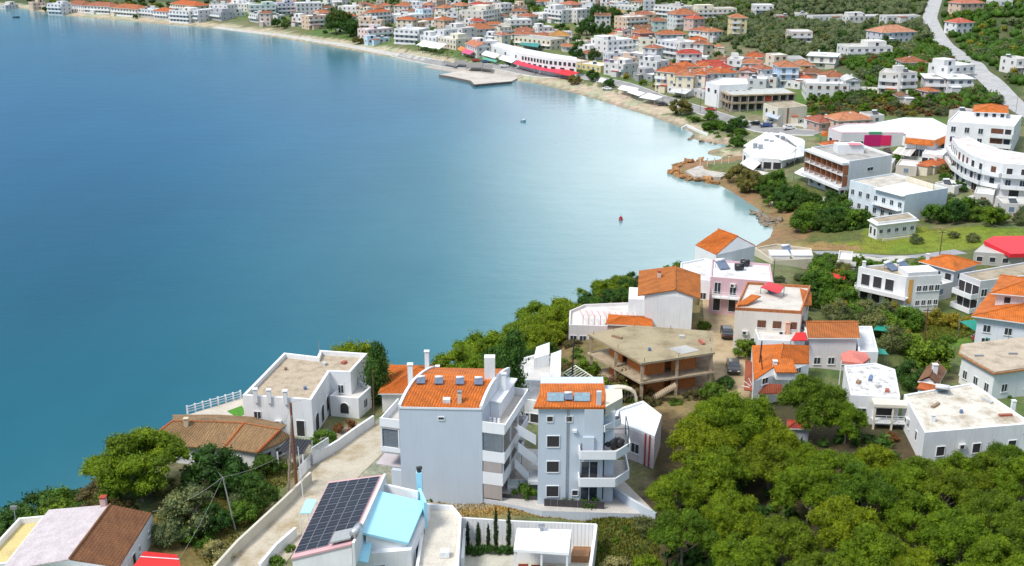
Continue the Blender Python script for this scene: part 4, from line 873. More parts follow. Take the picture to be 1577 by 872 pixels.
t = thing('fence', 'low dark fence on the ledge between the two apartment buildings', 'fence', P(800,768,13)); a, b = P(772,766,13.0), P(836,771,13.0)
for i in range(7):
    p0, p1 = a.lerp(b, i/7), a.lerp(b, (i+.96)/7); dd = (p1-p0); mb = MB(); n_ = V3((dd.y,-dd.x,0)).normalized()*.05; up = V3((0,0,.45)); mb.hexa([p0+n_, p1+n_, p1-n_, p0-n_]+[q+up for q in (p0+n_, p1+n_, p1-n_, p0-n_)]); link('panel', mb.mesh('panel', plain('dark_panel', (.05,.045,.05), .6), off=t.location), t)
for (x, y, s_, lab) in ((875,762,.85,'tall spiky green shrub behind the dark fence in front of the tower, left one'),(909,768,.8,'spiky green shrub behind the dark fence in front of the tower, right one'),(808,756,.9,'round green shrub on the ledge between the two apartment buildings')):
    p = P(x, y+8, 13.0); tree('shrub', p.x, p.y, 13.0, s_, 'shrub', lab, 'shrub', None, 1.25, False)
# outside stairs between the blocks
t = thing('outdoor_stairs', 'white outdoor stair flights zigzagging between the two apartment buildings', 'stairs', P(810,730,13))
def flight(x0, y0, z0, x1, y1, z1, w=1.1):
    a, b = P(x0, y0, z0), P(x1, y1, z1); nst = max(4, int(abs(z1-z0)/.19)); d = b-a; hd = V3((d.x, d.y, 0)); n_ = V3((-hd.y, hd.x, 0)).normalized()*w
    mb = MB()
    for i in range(nst):
        p0 = a+hd*(i/nst); p1 = a+hd*((i+1)/nst); z = z0+(z1-z0)*(i+1 if z1 > z0 else i)/nst; lo = z-.35; q = [p0, p1, p1+n_, p0+n_]; q = q if hd.cross(n_).z > 0 else q[::-1]; mb.hexa([(r.x, r.y, lo) for r in q]+[(r.x, r.y, z) for r in q])
    o = link('flight', mb.mesh('flight', paint((.66,.66,.68)), off=t.location), t); o['kind'] = 'stuff'
    mb = MB(); mb.slope(a-n_*.12+V3((0,0,.8)), b-n_*.12+V3((0,0,.8)), b+V3((0,0,.8)), a+V3((0,0,.8)), 1.2); link('parapet', mb.mesh('parapet', BW, off=t.location), t)
flight(797, 690, 18.4, 826, 712, 16.2); flight(793, 715, 16.0, 815, 738, 14.2); flight(797, 664, 20.4, 825, 680, 18.8)
for x, y, z in ((838,705,16.3),(832,735,14.4)): p = P(x, y, z); mb = MB(); mb.box(p.x-1.4, p.y-1, z-.4, p.x+1.0, p.y+1.6, z); link('landing', mb.mesh('landing', BW, off=t.location), t)
t = thing('planter', 'light plastic paddling tub on the terrace between the apartment buildings', 'tub', P(799,750,13.02)); mb = MB(); mb.box(-1.3,-.9,0,1.3,.9,.45); mb.box(-1.1,-.7,.452,1.1,.7,.5,1); link('tub', mb.mesh('tub', [BW, paint((.5,.6,.6))]), t)
# ------------------------------------------------------------------ blue house with solar roof
BL = paint((.36,.70,.86), 'light_blue_plaster', .06); BLR = paint((.40,.76,.90), 'light_blue_roof', .08)
TL, TR, BR, BLf = P(506,742,16.6), P(590,731,18.9), P(541,838,18.9), P(448,860,16.6)
fp = [P(448,860,16.6), P(541,838,16.6)+V3((1.0,0,0)), P(655,778,17.0), P(590,735,17.0), P(506,744,16.6)]
W0 = [P(452,862,16.4), P(633,846,16.4), P(662,776,16.4), P(510,746,16.4)]
h = B('solar_house', 'white and light blue house whose roof is covered by dark solar panels', 'house', W0, 12.7, 16.3, WHM)
mb = MB(); mb.slope(BLf, BR, TR, TL, .2); o = h.part('roof', mb, paint((.62,.38,.40), 'pink_roof')); mb = MB(); mb.hexa([BR+V3((.05,0,-2.4)), BR+V3((.3,0,-2.4)), TR+V3((.3,0,-2.4)), TR+V3((.05,0,-2.4)), BR+V3((.05,0,.12)), BR+V3((.3,0,.12)), TR+V3((.3,0,.12)), TR+V3((.05,0,.12))]); h.part('gable_wall', mb, WHM)
mb = MB(); mb.hexa([BLf+V3((.1,.1,-2)), BR+V3((0,.1,-2.4)), BR+V3((0,.3,-2.4)), BLf+V3((.1,.3,-2)), BLf+V3((.1,.1,-.15)), BR+V3((0,.1,-.2)), BR+V3((0,.3,-.2)), BLf+V3((.1,.3,-.15))]); h.part('end_wall', mb, WHM); mb = MB(); mb.hexa([TL+V3((.1,-.3,-2)), TR+V3((0,-.3,-2.4)), TR+V3((0,-.1,-2.4)), TL+V3((.1,-.1,-2)), TL+V3((.1,-.3,-.15)), TR+V3((0,-.3,-.2)), TR+V3((0,-.1,-.2)), TL+V3((.1,-.1,-.15))]); h.part('end_wall', mb, WHM)
nn = (BR-BLf).cross(TL-BLf).normalized(); PVM = plain('solar_cell', (.022,.022,.032), .3, .1, .25, .6); PVF = plain('panel_frame', (.42,.43,.46), .4, .5)
def pv(u0, u1, v0, v1): return [BLf.lerp(BR, u).lerp(TL.lerp(TR, u), vv) for u, vv in ((u0, v0), (u1, v0), (u1, v1), (u0, v1))]
NC, NR = 5, 11
for i in range(NC):
    for j in range(NR):
        if j < 2 and i >= 3: continue
        u0, u1 = .03+.94*i/NC, .03+.94*(i+.965)/NC; v0, v1 = .05+.92*j/NR, .05+.92*(j+.95)/NR
        q = pv(u0, u1, v0, v1); c = sum(q, V3())/4; mb = MB(); mb.hexa([x+nn*.05 for x in q]+[x+nn*.10 for x in q], 0); iq = [x.lerp(c, .045)+nn*.104 for x in q]; mb.quad(*iq, m=1)
        mm = iq[0].lerp(iq[3], .5), iq[1].lerp(iq[2], .5); mb.quad(mm[0], mm[1], mm[1]+(iq[3]-iq[0])*.02+nn*.001, mm[0]+(iq[3]-iq[0])*.02+nn*.001, m=0)
        h.part('solar_panel', mb, [PVF, PVM])
q = pv(.64, .98, .03, .17); mb = MB(); mb.hexa([x+nn*.1+V3((0,0,.2)) for x in q]+[x+nn*.16+V3((0,0,.3)) for x in q]); t = thing('solar_water_heater', 'grey flat water heating collector with round tank low on the solar panel roof', 'solar heater', q[0]); link('collector', mb.mesh('collector', plain('grey_collector', (.36,.38,.38), .35), off=t.location), t)
mb = MB(); c = q[1].lerp(q[2], .5)+V3((.3,0,.7)); mb.tube(c+V3((-.2,-.7,0)), c+V3((.2,.7,0)), .42, n=12); link('tank', mb.mesh('tank', plain('tank_steel', (.55,.57,.60), .3, .5), True, off=t.location), t)
# light blue roof terrace
mb = MB(); a, b, c, d = P(553,819,18.45), P(629,836,16.9), P(655,773,17.1), P(584,756,18.6); mb.slope(a, b, c, d, .25); h.part('blue_roof', mb, BLR)
mb = MB(); a2, b2, c2, d2 = P(537,862,16.3), P(567,866,16.3), P(576,823,17.4), P(553,821,17.4); mb.slope(a2, b2, c2, d2, .12); h.part('blue_awning', mb, BLR)
mb = MB(); mb.hexa([x+V3((0,0,-4)) for x in (a+V3((.6,.2,0)), b+V3((-.2,.3,0)), b+V3((-.2,.6,0)), a+V3((.6,.5,0)))]+[x+V3((0,0,-.3)) for x in (a+V3((.6,.2,0)), b+V3((-.2,.3,0)), b+V3((-.2,.6,0)), a+V3((.6,.5,0)))]); h.part('front_wall', mb, WHM)
for p0, p1, m_ in ((P(590,745,18.2), P(644,757,18.2), WHM), (P(646,752,18.0), P(655,774,18.0), BL)):
    dd = (p1-p0); n_ = V3((dd.y,-dd.x,0)).normalized()*.15; mb = MB(); lo = V3((0,0,-3)); mb.hexa([p0+n_+lo, p1+n_+lo, p1-n_+lo, p0-n_+lo, p0+n_, p1+n_, p1-n_, p0-n_]); h.part('parapet_wall', mb, m_)
p = P(646,748,18); mb = MB(); mb.box(p.x-.3, p.y-.3, 15, p.x+.3, p.y+.3, 19.6); o = h.part('chimney', mb, BL); mb = MB(); mb.tube((p.x, p.y, 19.6), (p.x, p.y, 19.95), .22, n=8); mb.tube((p.x-.25, p.y, 20.0), (p.x+.3, p.y, 20.1), .2, n=8); h.part('chimney_cowl', mb, DARK, o)
h.win(1, -.25, 13.4, 1.0, 2.0, 'dark'); h.win(1, -.6, 13.4, 1.4, 2.0, 'win'); h.win(0, -.52, 13.0, .8, 2.0, 'dark'); h.win(0, -.72, 13.8, 1.2, 1.2, 'win')
mb = MB(); w = [P(462,790,15.4), P(478,790,15.4), P(488,770,15.6), P(472,768,15.6)]; mb.slope(*w, .12); t = thing('canopy', 'small light blue flat canopy left of the solar panel roof', 'canopy', P(470,795,12.7)); link('roof', mb.mesh('roof', BLR, off=t.location), t)
for p in w: mb = MB(); mb.tube((p.x,p.y,12), (p.x,p.y,15.3), .06); link('post', mb.mesh('post', RAILM, off=t.location), t)
h = B('terrace_wing', 'white terrace wing with pale paved floor right of the light blue roof', 'terrace', [P(640,880,14.8), P(706,880,14.8), P(711,800,14.8), P(697,783,14.8), P(655,780,14.8)], 12, 14.6, WHM); h.flat(slab((.62,.58,.50), (.52,.47,.40), 'cream_floor'), .6, .28)
h.box('table', 0, 2.2, 3.1, -3.2, -2.4, 14.7, 15.35, RAILM); h.win(1, -.3, 12.6, .9, 1.5, 'win'); h.win(0, -.4, 12.2, 1.1, 2.1, 'dark')
for k, (x, y) in enumerate(((590,905),)): pass
# ------------------------------------------------------------------ white pavilion, wall, cypresses
zt = 15.4; t = thing('pavilion', 'white flat-roofed open pavilion inside the white walled yard', 'pavilion', P(835,865,11.6)); w = [P(791,846,zt), P(876,852,zt), P(880,816,zt), P(796,813,zt)]
mb = MB(); mb.slope(*w, .28); link('roof', mb.mesh('roof', paint((.84,.86,.88), 'white_sheet', .06), off=t.location), t)
for x in (0, .48, 1):
    p = w[0].lerp(w[1], x)+V3((.15 if x < 1 else -.15, .2, 0)); mb = MB(); mb.box(p.x-.1, p.y-.1, 11, p.x+.1, p.y+.1, zt-.3); link('post', mb.mesh('post', RAILM, off=t.location), t)
mb = MB(); a, b = w[3], w[2]; mb.hexa([V3((a.x,a.y-.3,11)), V3((b.x,b.y-.3,11)), V3((b.x,b.y,11)), V3((a.x,a.y,11)), V3((a.x,a.y-.3,zt-.3)), V3((b.x,b.y-.3,zt-.3)), V3((b.x,b.y,zt-.3)), V3((a.x,a.y,zt-.3))]); link('back_wall', mb.mesh('back_wall', WHM, off=t.location), t)
p = w[3].lerp(w[2], .45)+V3((0,-.4,0)); mb = MB(); mb.tube(p, p+V3((0,0,.5)), .16, n=8); mb.box(p.x-.35, p.y-.25, p.z+.5, p.x+.35, p.y+.25, p.z+.65); link('vent', mb.mesh('vent', METAL, off=t.location), t)
for k, x in enumerate((.18, .42, .7)):
    p = w[0].lerp(w[1], x)+V3((0,1.6,0)); mb = MB(); mb.box(-.5,-.3,0,.5,.3,.45); mb.box(-.5,.2,.45,.5,.3,.95); mb.box(-.5,-.3,.45,-.4,.2,.65); mb.box(.4,-.3,.45,.5,.2,.65)
    s_ = thing('armchair', ('leftmost','middle','rightmost')[k]+' dark red armchair in the shade of the white pavilion', 'chair', (p.x, p.y, 11.65), 'armchairs under the pavilion'); link('seat', mb.mesh('seat', plain('red_fabric', (.30,.06,.04), .8)), s_)
mb = MB(); wq = ccw([(q.x, q.y) for q in (P(640,960,11.6), P(704,806,11.6), P(918,815,11.6), P(900,960,11.6))]); mb.prism(wq, 9, 11.62); tag(link('yard_floor', mb.mesh('yard_floor', slab((.52,.50,.42), (.42,.40,.33), 'yard_paving'))), 'pale paved yard floor inside the white walls round the pavilion', 'yard')
wt = thing('panel_wall', 'white wall of upright panels behind the slim cypresses and the pavilion', 'wall', P(800,806,12)); a, b, c = P(700,797,14.4), P(791,803,14.4), P(919,808,14.4)
for (p0, p1, n) in ((a, b, 16), (b, c, 22)):
    for i in range(n):
        q0, q1 = p0.lerp(p1, i/n), p0.lerp(p1, (i+.94)/n); mb = MB(); mb.hexa([V3((x.x, x.y+dy, 10.5)) for x, dy in ((q0,0),(q1,0),(q1,.2),(q0,.2))]+[V3((x.x, x.y+dy, 14.4)) for x, dy in ((q0,0),(q1,0),(q1,.2),(q0,.2))]); link('panel', mb.mesh('panel', WHM, off=wt.location), wt)
mb = MB(); a0, c0 = a+V3((0,.22,-3.9)), c+V3((0,.22,-3.9)); mb.hexa([a0, c0, c0+V3((0,.15,0)), a0+V3((0,.15,0))]+[x+V3((0,0,3.7)) for x in (a0, c0, c0+V3((0,.15,0)), a0+V3((0,.15,0)))]); link('backing', mb.mesh('backing', WHM, off=wt.location), wt)
wall_px('yard_wall', 'white side wall along the right edge of the pavilion yard', [(918,808),(908,880),(900,930)], 14.4, .3, WHM, rel=False)
wall_px('yard_wall', 'low white wall between the cypress bed and the terrace wing', [(716,806),(712,860)], 13.2, .3, WHM, rel=False)
h = B('bench_box', 'brown wooden bench box in the white corner of the yard right of the pavilion', 'bench', [P(879,856,12.4), P(906,857,12.4), P(910,842,12.4), P(883,841,12.4)], 11.6, 12.3, plain('brown_wood', (.30,.15,.07), .7)); h.flat(plain('brown_wood', (.30,.15,.07), .7), .1, .15)
for k, (x, y0, y1, r) in enumerate(((720.6,796,842,.85),(736.5,797,843,1.15),(752,800,845,.85),(764,772,846,1.0),(783.5,773,847,1.05))):
    p = P(x, y1, 11.8); hh = (y1-y0)*mpp(x, y1, 12)/.93; sc = hh/6.0
    c = tree('cypress', p.x, p.y, 11.6, sc, 'cypress', ('short slim cypress at the left end of the cypress row','plump short cypress second in the cypress row','thinnest cypress in the middle of the cypress row','tall slim cypress fourth in the row before the white panel wall','tall cypress at the right end of the row beside the pavilion')[k], 'cypress', 'cypresses along the white panel wall'); c.scale = (.42*r, .42*r, sc)
mb = MB(); r_ = random.Random(2); pf = []
for i in range(46): pf.append((i*.19-4.3, r_.uniform(-.3,.3), r_.uniform(.3,.9), .42))
t = thing('hedge', 'clipped dark green hedge below the row of slim cypresses', 'hedge', P(752,854,11.6)); t.scale = (.62,.8,.9); link('foliage', crown_mesh('foliage', pf, 6000, .10, LDARK, .9, seed=4), t)
p = P(905,800,12)
# ------------------------------------------------------------------ orange roof behind, curvy white house, pergola, arch
ZB = 15.6
h = B('tiled_house', 'orange tiled house at the water edge behind the blank apartment block', 'house', [P(588,606,15.4), P(690,606,15.4), P(690,566,15.4), P(604,566,15.4)], 11, 15.4, paint((.75,.72,.70))); h.hip(OT, 1.6, .4, ribs=True)
h.chimney(P(674,575,16.6), 16.2, 1.3, .5); mb = MB(); p = P(655,580,16.8); mb.tube(p, p+V3((0,0,3.2)), .05); h.part('antenna', mb, DARK)
h = B('white_house', 'white sculpted house with curved walls between the big dark tree and the pergola', 'house', [P(799,616,16.4), P(840,622,16.4), P(862,604,16.4), P(864,560,16.4), P(834,545,16.4), P(796,556,16.4)], 12.6, 16.2, WHM); h.flat(slab((.58,.57,.55), (.45,.44,.43)), .4, .3)
h.win(0, -.6, 13.6, 1.1, 1.2, 'dark'); h.win(0, -.25, 13.6, 1.1, 1.2, 'win'); h.win(1, -.5, 13.6, 1.2, 1.2, 'win')
mb = MB(); c0 = P(836,580,16.4)
for i in range(0):
    a0 = math.pi*(.0+i*.11); a1 = math.pi*(.0+(i+1)*.11); R0 = 2.6; p0 = c0+V3((R0*math.cos(a0)*1.0, R0*math.sin(a0)*1.6, 0)); p1 = c0+V3((R0*math.cos(a1), R0*math.sin(a1)*1.6, 0)); up = 1.0+1.1*math.sin(math.pi*(i+.5)/9)
    mb.slope(p0+V3((0,0,up)), p0*.96+c0*.04+V3((0,0,up)), p1*.96+c0*.04+V3((0,0,up)), p1+V3((0,0,up)), up+.4)

mb = MB(); a_, b_, c_, d_ = P(846,612,16.4), P(863,600,16.4), P(864,560,16.4), P(848,566,16.4); mb.slope(a_+V3((0,0,1.0)), b_+V3((0,0,1.0)), c_+V3((0,0,2.0)), d_+V3((0,0,2.0)), 1.9); h.part('stepped_block', mb, WHM)
mb = MB(); a_, b_, c_, d_ = P(822,566,16.4), P(846,563,16.4), P(846,548,16.4), P(826,550,16.4); mb.slope(a_+V3((0,0,1.3)), b_+V3((0,0,1.7)), c_+V3((0,0,2.0)), d_+V3((0,0,1.5)), 1.9); h.part('stepped_block', mb, WHM)
mb = MB(); a_, b_ = P(801,590,16.4), P(842,592,16.4); d__ = (b_-a_).normalized(); mb.obox(a_.to_2d(), d__.to_2d(), V3((d__.y,-d__.x)), 0, (b_-a_).length, 0, .3, 16.2, 17.0); h.part('roof_wall', mb, WHM)
wall_px('garden_wall', 'white curved garden wall around the slatted pergola', [(866,598),(880,615),(905,622),(925,606),(915,590)], 1.2, .3, WHM)
t = thing('pergola', 'pergola of pale slats with greenery below left of the concrete skeleton', 'pergola', PG(895,585)); a, b, c, d = PG(868,574,2.2), PG(905,598,2.2), PG(924,588,2.2), PG(886,563,2.2)
for i in range(12):
    p0, p1 = a.lerp(b, i/11), d.lerp(c, i/11); mb = MB(); mb.tube(p0, p1, .09, n=4); link('slat', mb.mesh('slat', paint((.66,.66,.58)), off=t.location), t)
mb = MB(); mb.tube(a, b, .1, n=4); mb.tube(d, c, .1, n=4); [mb.tube(p, p-V3((0,0,2.4)), .08, n=4) for p in (a, b, c, d)]; link('frame', mb.mesh('frame', paint((.66,.66,.58)), off=t.location), t)
for k, (x, y, s_, kd, lab, nm) in enumerate(((880,580,.8,'shrub','green shrub growing under the slatted pergola, nearer the water','shrub'),(900,588,.9,'shrub','green shrub growing under the slatted pergola, nearer the skeleton','shrub'),(956,590,1.0,'magenta','magenta bougainvillea beside the concrete skeleton','bougainvillea'),(968,604,1.3,'scrub','brownish green bush below the front corner of the concrete skeleton','bush'),(943,604,1.0,'shrub','green bush left of the magenta bougainvillea','bush'))): tpx(kd, x, y, s_, nm, lab, nm, tr=False)
t = thing('garden_arch', 'cream arched gateway with a grey grille right of the tower roof', 'arch', P(950,625,13.2)); p = P(952,622,13.2); mb = MB()
for i in range(8):
    a0, a1 = math.pi*i/8, math.pi*(i+1)/8; r0, r1 = 2.1, 2.45
    f = lambda a, r: (p.x+math.cos(a)*r, p.z+1.2+math.sin(a)*r*.55)
    q = [f(a1, r0), f(a0, r0), f(a0, r1), f(a1, r1)]; mb.hexa([(q[0][0],p.y-.5,q[0][1]),(q[1][0],p.y-.5,q[1][1]),(q[1][0],p.y+.5,q[1][1]),(q[0][0],p.y+.5,q[0][1]),(q[3][0],p.y-.5,q[3][1]),(q[2][0],p.y-.5,q[2][1]),(q[2][0],p.y+.5,q[2][1]),(q[3][0],p.y+.5,q[3][1])])
mb.box(p.x-2.45, p.y-.5, 11.5, p.x-2.1, p.y+.5, p.z+1.2); mb.box(p.x+2.1, p.y-.5, 11.5, p.x+2.45, p.y+.5, p.z+1.2); link('arch', mb.mesh('arch', paint(CREAM), off=t.location), t)
mb = MB(); [mb.box(p.x-2+i*.4, p.y-.05, 12.5, p.x-1.92+i*.4, p.y+.05, p.z+1.8) for i in range(11)]; mb.box(p.x-2.1, p.y-.02, p.z+1.1, p.x+2.1, p.y+.02, p.z+1.2); link('grille', mb.mesh('grille', METAL, off=t.location), t)
# white roofed house by the pines
h = B('flat_roofed_house', 'white house with a bright white low roof between the tower and the pines', 'house', [P(945,652,17.0), P(1008,676,17.0), P(1019,643,17.0), P(990,621,17.0), P(950,634,17.0)], 13.2, 17.0, paint((.70,.62,.64))); h.flat(slab((.80,.82,.85), (.68,.70,.72), 'bright_white_roof', .3), .35, .3, WHM)
h.win(0, -.55, 14.2, 1.2, 1.3, 'win'); h.win(0, -.2, 14.2, 1.2, 1.3, 'dark')
for x in (4.7, 5.3): h.box('red_pipe', 0, x, x+.12, .03, .2, 13.2, 17.3, plain('red_pipe', (.45,.07,.07), .5))
# ------------------------------------------------------------------ concrete skeleton
Zs = 19.0; K5 = [P(905,514,Zs), P(988,559.5,Zs), P(1101,543,Zs), P(1098,510,Zs), P(976,501,Zs)]
K5 = ccw(K5); t = thing('concrete_skeleton', 'unfinished two-storey concrete skeleton with brick infill and a wide bare roof slab', 'unfinished building', (sum((p.x for p in K5))/5, sum((p.y for p in K5))/5, 13.3)); off = t.location
FOOT.append((off.x, off.y, 7)); cs = V3((off.x, off.y, 0)); kx = [V3((p.x, p.y, 0)) for p in K5]
OBR = plain('hollow_brick', (.62,.21,.06), .9, 0, .25, 5)
def ring(k): return [cs+(p-cs)*k for p in kx]
def pr(name, pts, z0, z1, m):
    mb = MB(); mb.prism([(p.x, p.y) for p in pts], z0, z1); return link(name, mb.mesh(name, m, off=off), t)
ROOFC = slab((.37,.305,.19), (.24,.19,.11), 'bare_slab', .25)
pr('roof_slab', ring(1), Zs-.28, Zs, ROOFC); pr('floor_slab', ring(1.0), 15.95, 16.2, CONC); pr('base_slab', ring(.93), 11, 13.45, CONC)
mb = MB(); w = [P(1028,537,Zs), P(1050,546,Zs), P(1078,540,Zs), P(1056,532,Zs)]; mb.prism(ccw([(p.x, p.y) for p in w]), Zs+.01, Zs+.05); link('patch', mb.mesh('patch', slab((.45,.44,.42), (.36,.35,.33), 'light_patch'), off=off), t)
n5 = len(kx)
for i in range(n5):
    a, b = ring(.94)[i], ring(.94)[(i+1) % n5]; l = (b-a).length; nc = max(1, int(round(l/5.0)))
    for j in range(nc):
        p = a.lerp(b, j/nc)
        for z0, z1 in ((13.45, 15.95), (16.2, Zs-.28)): mb = MB(); mb.box(p.x-.2, p.y-.2, z0, p.x+.2, p.y+.2, z1); link('column', mb.mesh('column', CONC, off=off), t)
    a, b = ring(.66)[i], ring(.66)[(i+1) % n5]; d = (b-a); l = d.length; d.normalize(); n_ = V3((d.y, -d.x, 0))
    for z0, z1 in ((13.45, 15.94), (16.2, Zs-.29)):
        for j, (s0, s1) in enumerate(((0, .36), (.5, 1))):
            mb = MB(); mb.obox(a.to_2d(), d.to_2d(), n_.to_2d(), s0*l, s1*l, 0, .2, z0, z1-(.0 if j else .002)); link('brick_wall', mb.mesh('brick_wall', OBR, off=off), t)
        mb = MB(); mb.obox(a.to_2d(), d.to_2d(), n_.to_2d(), .36*l+.01, .5*l-.01, 0, .2, z1-.5, z1-.01); link('lintel', mb.mesh('lintel', CONC, off=off), t)
pr('inner_core', ring(.5), 13.45, Zs-.3, OBR)
mb = MB(); a = P(1000,612,13.4); b = P(1040,590,16.2)
for i in range(14):
    p0, p1 = a.lerp(b, i/14), a.lerp(b, (i+1)/14); mb.box(min(p0.x,p1.x), p0.y-1.2, p0.z-.15, max(p0.x,p1.x), p0.y, p1.z)
link('stair', mb.mesh('stair', CONC, off=off), t)
mb = MB(); 
for i in range(10): p = ring(.93)[i % 5].lerp(ring(.93)[(i+1) % 5], (i//5)*.5+.02); mb.tube((p.x, p.y, Zs), (p.x+.05, p.y, Zs+.5), .04, n=4)
link('rebar', mb.mesh('rebar', plain('rust', (.25,.10,.05), .9), off=off), t)
# ------------------------------------------------------------------ village around the lane
def gable_face(name, label, e, zr, ze, zg, wall, rm, cut=.0):
    pass
h, q = gable_px('tiled_house', 'tall white house with a plain white gable wall and two-tone orange roof', (982,455), (984,417), (1040,446), (1040,410), (1079,460), (1079,423), 19.4, 20.6, 13.4, WHM, tile((.50,.165,.035), 'plain_orange_tile'), ins=1.15)
h.chimney(P(1015,428,20), 19.8, 1.1, .5, paint((.75,.6,.5)), tile(RED)); h.win(3, -.6, 17.2, 1.2, 1.2, 'shut'); h.win(1, -.5, 17.2, 1.3, 1.6, 'shut'); h.balcony(1, -.2, -.9, 16.4, 1.2, 'solid', m=paint(YEL)); h.box('side_annex', 3, .2, 6, .01, 2.6, 12, 16.6, WHM)
h, q = gable_px('tiled_house', 'white gabled house with one bright orange roof slope at the end of the headland', (1103,392), (1071,377), (1136,364), (1106,353), (1163,378), (1133,366), 15.8, 18.0, 10.0, WHM, OT)
h.win(1, -.3, 12.6, 1.0, 1.1, 'win'); h.win(0, -.4, 12.6, 1.0, 1.2, 'win'); h.win(0, -.7, 12.6, 1.0, 1.2, 'win'); h.box('balcony', 0, -.05, -.4, .01, 1.2, 12.6, 13.5, WHM)
def vb(name, label, cat, pts, zt, zg, wall, roof=None, par=.4, cap=None, th=.22):
    h = B(name, label, cat, [P(x, y, zt) for x, y in pts], zg, zt, wall)
    if roof: h.flat(roof, par, th, cap)
    return h
TER = slab((.66,.63,.60), (.52,.48,.45), 'terrace_floor')
h = vb('terrace_house', 'low white terraced house with pinkish pergola on the headland edge', 'house', [(876,505),(935,507),(980,492),(975,470),(900,473),(877,483)], 13.6, 10, paint((.72,.68,.68)), TER, .5)
for i, n_ in ((0, 4), (1, 3)): h.row(i, n_, 10.9, 1.1, 1.5, 'win')
t = thing('pergola', 'faded pink pergola beams on the white headland terrace', 'pergola', P(930,483,13.6))
for i in range(10): a = P(893+i*9, 478+i*.4, 15.4); b = P(898+i*9, 487+i*.4, 15.2); mb = MB(); mb.tube(a, b, .1, n=4); mb.tube(b, (b.x, b.y, 13.6), .06, n=4); link('beam', mb.mesh('beam', paint((.66,.40,.40)), off=t.location), t)
h = B('tiled_house', 'small orange-roofed annex directly left of the tall white gable wall', 'house', [P(936,500,15.4), P(1003,503,15.4), P(1000,490,15.4), P(940,487,15.4)], 12.6, 15.4, paint((.62,.42,.36))); h.hip(OT, .5, .3, ribs=True); h.row(0, 3, 13.4, 1, 1)
h = vb('flat_roofed_house', 'white flat-roofed house with red vent between the two orange gables', 'house', [(1047,432),(1096,436),(1130,412),(1085,401),(1048,408)], 15.6, 11.5, WHM, ROOFW, .4); h.row(0, 2, 12.6, 1.1, 1.2); h.row(1, 2, 12.6, 1.1, 1.2)
h = vb('pink_house', 'pink two-storey house with black barrels on its white flat roof at the lane end', 'house', [(1094,430),(1190,438),(1186,410),(1096,403)], 18.4, 12.4, paint(PINK), ROOFW, .4)
h.row(0, 4, 13.2, 1.1, 2.0, 'dark'); h.row(0, 4, 16.0, 1.1, 2.0, 'win'); h.balcony(0, .5, 7, 15.8, 1.2, 'rail'); h.row(1, 2, 16.2, 1.0, 1.2)
for k, (x, y) in enumerate(((1138,416),(1147,410))):
    p = P(x, y, 18.5); mb = MB(); mb.tube((-.7,0,.6), (.7,0,.6), .55, n=12); t = thing('water_barrel', ('left','right')[k]+' black water barrel on the pink house roof', 'barrel', p, 'black barrels on the pink house'); link('barrel', mb.mesh('barrel', plain('black_plastic', (.02,.02,.022), .4), True), t)
p = P(1112,413,18.5); heater(p, 18.5, 'solar water heater on the white roof behind the tall gable house', .3)
h = B('white_annex', 'small white annex with sheet roof right of the pink house', 'house', [P(1158,442,16.5), P(1192,440,16.5), P(1186,412,16.5), P(1158,414,16.5)], 11.5, 16.5, WHM); h.flat(ROOFW, .2); h.row(0, 2, 13, 1, 1.4, 'dark')
h = B('flat_roofed_house', 'beige flat-roofed house at the field edge with white shed roofs on top', 'house', [P(1190,404,10.2), P(1253,401,10.2), P(1249,385,10.2), P(1196,378,10.2), P(1162,384,10.2)], 5.8, 10.2, paint((.66,.60,.47))); h.flat(ROOFB, .35); h.row(0, 3, 7.2, 1.1, 1.3, 'shut'); h.row(4, 3, 7.2, 1.1, 1.3)
for k, x in enumerate((1200, 1234)): p = P(x, 394, 10.6); mb = MB(); mb.slope((-1.9,-1.3,.5), (1.9,-1.3,.5), (1.9,1.3,.8), (-1.9,1.3,.8), .1); mb.box(-1.8,-1.2,-.3,1.8,1.2,.38); h_ = link('roof_shed', mb.mesh('roof_shed', WHM), h.e, p-h.e.location)
p = P(1212,388,10.4); heater(p, 10.3, 'solar water heater on the beige house by the open field', .2)
# cream house with outside stairs
h = vb('cream_house', 'cream two-storey house with outdoor stair, red roof panel and orange trim by the lane', 'house', [(1132,478),(1234,484),(1248,444),(1150,438)], 19.6, 13, paint((.76,.70,.62)), slab((.62,.58,.52), (.5,.46,.4)), .45, tile((.60,.22,.08)))
h.row(0, 3, 17.2, 1.2, 1.1, 'shut', .3, 1); h.row(0, 3, 14.2, 1.2, 1.3, 'win', .2, 1); h.row(1, 2, 17, 1, 1.2, 'shut'); h.row(3, 2, 17, 1, 1.2, 'shut')
mb = MB(); a, b = P(1140,500,15.0), P(1178,478,18.4); 
mb.slope(a, a+V3((0,-1.1,0)), b+V3((0,-1.1,0)), b, .35); mb.slope(a+V3((0,-1.1,1)), a+V3((0,-1.25,1)), b+V3((0,-1.25,1)), b+V3((0,-1.1,1)), 1.3); h.part('stair', mb, WHM)
mb = MB(); w = [P(1172,442,20.8), P(1200,452,20.6), P(1208,441,21.2), P(1184,434,21.2)]; mb.slope(*w, .12); mb2 = h.part('red_roof_panel', mb, plain('red_sheet', (.55,.04,.05), .5)); posts([(p, (p.x, p.y, 19.5), .06) for p in w], METAL, h.e)
mb = MB(); w = [P(1132,470,20.0), P(1150,469,20.0), P(1172,456,20.6), P(1158,453,20.6)]; mb.slope(*w, .15); h.part('roof', mb, OT)
mb = MB(); w = [P(1150,474,20.2), P(1172,462,20.2), P(1176,456,20.6), P(1160,455,20.6)]; 
mb = MB(); w = [P(1238,470,19.7), P(1250,470,19.0), P(1250,450,19.4), P(1232,444,20.2)]; mb.slope(*w, .15); h.part('side_roof', mb, OT)
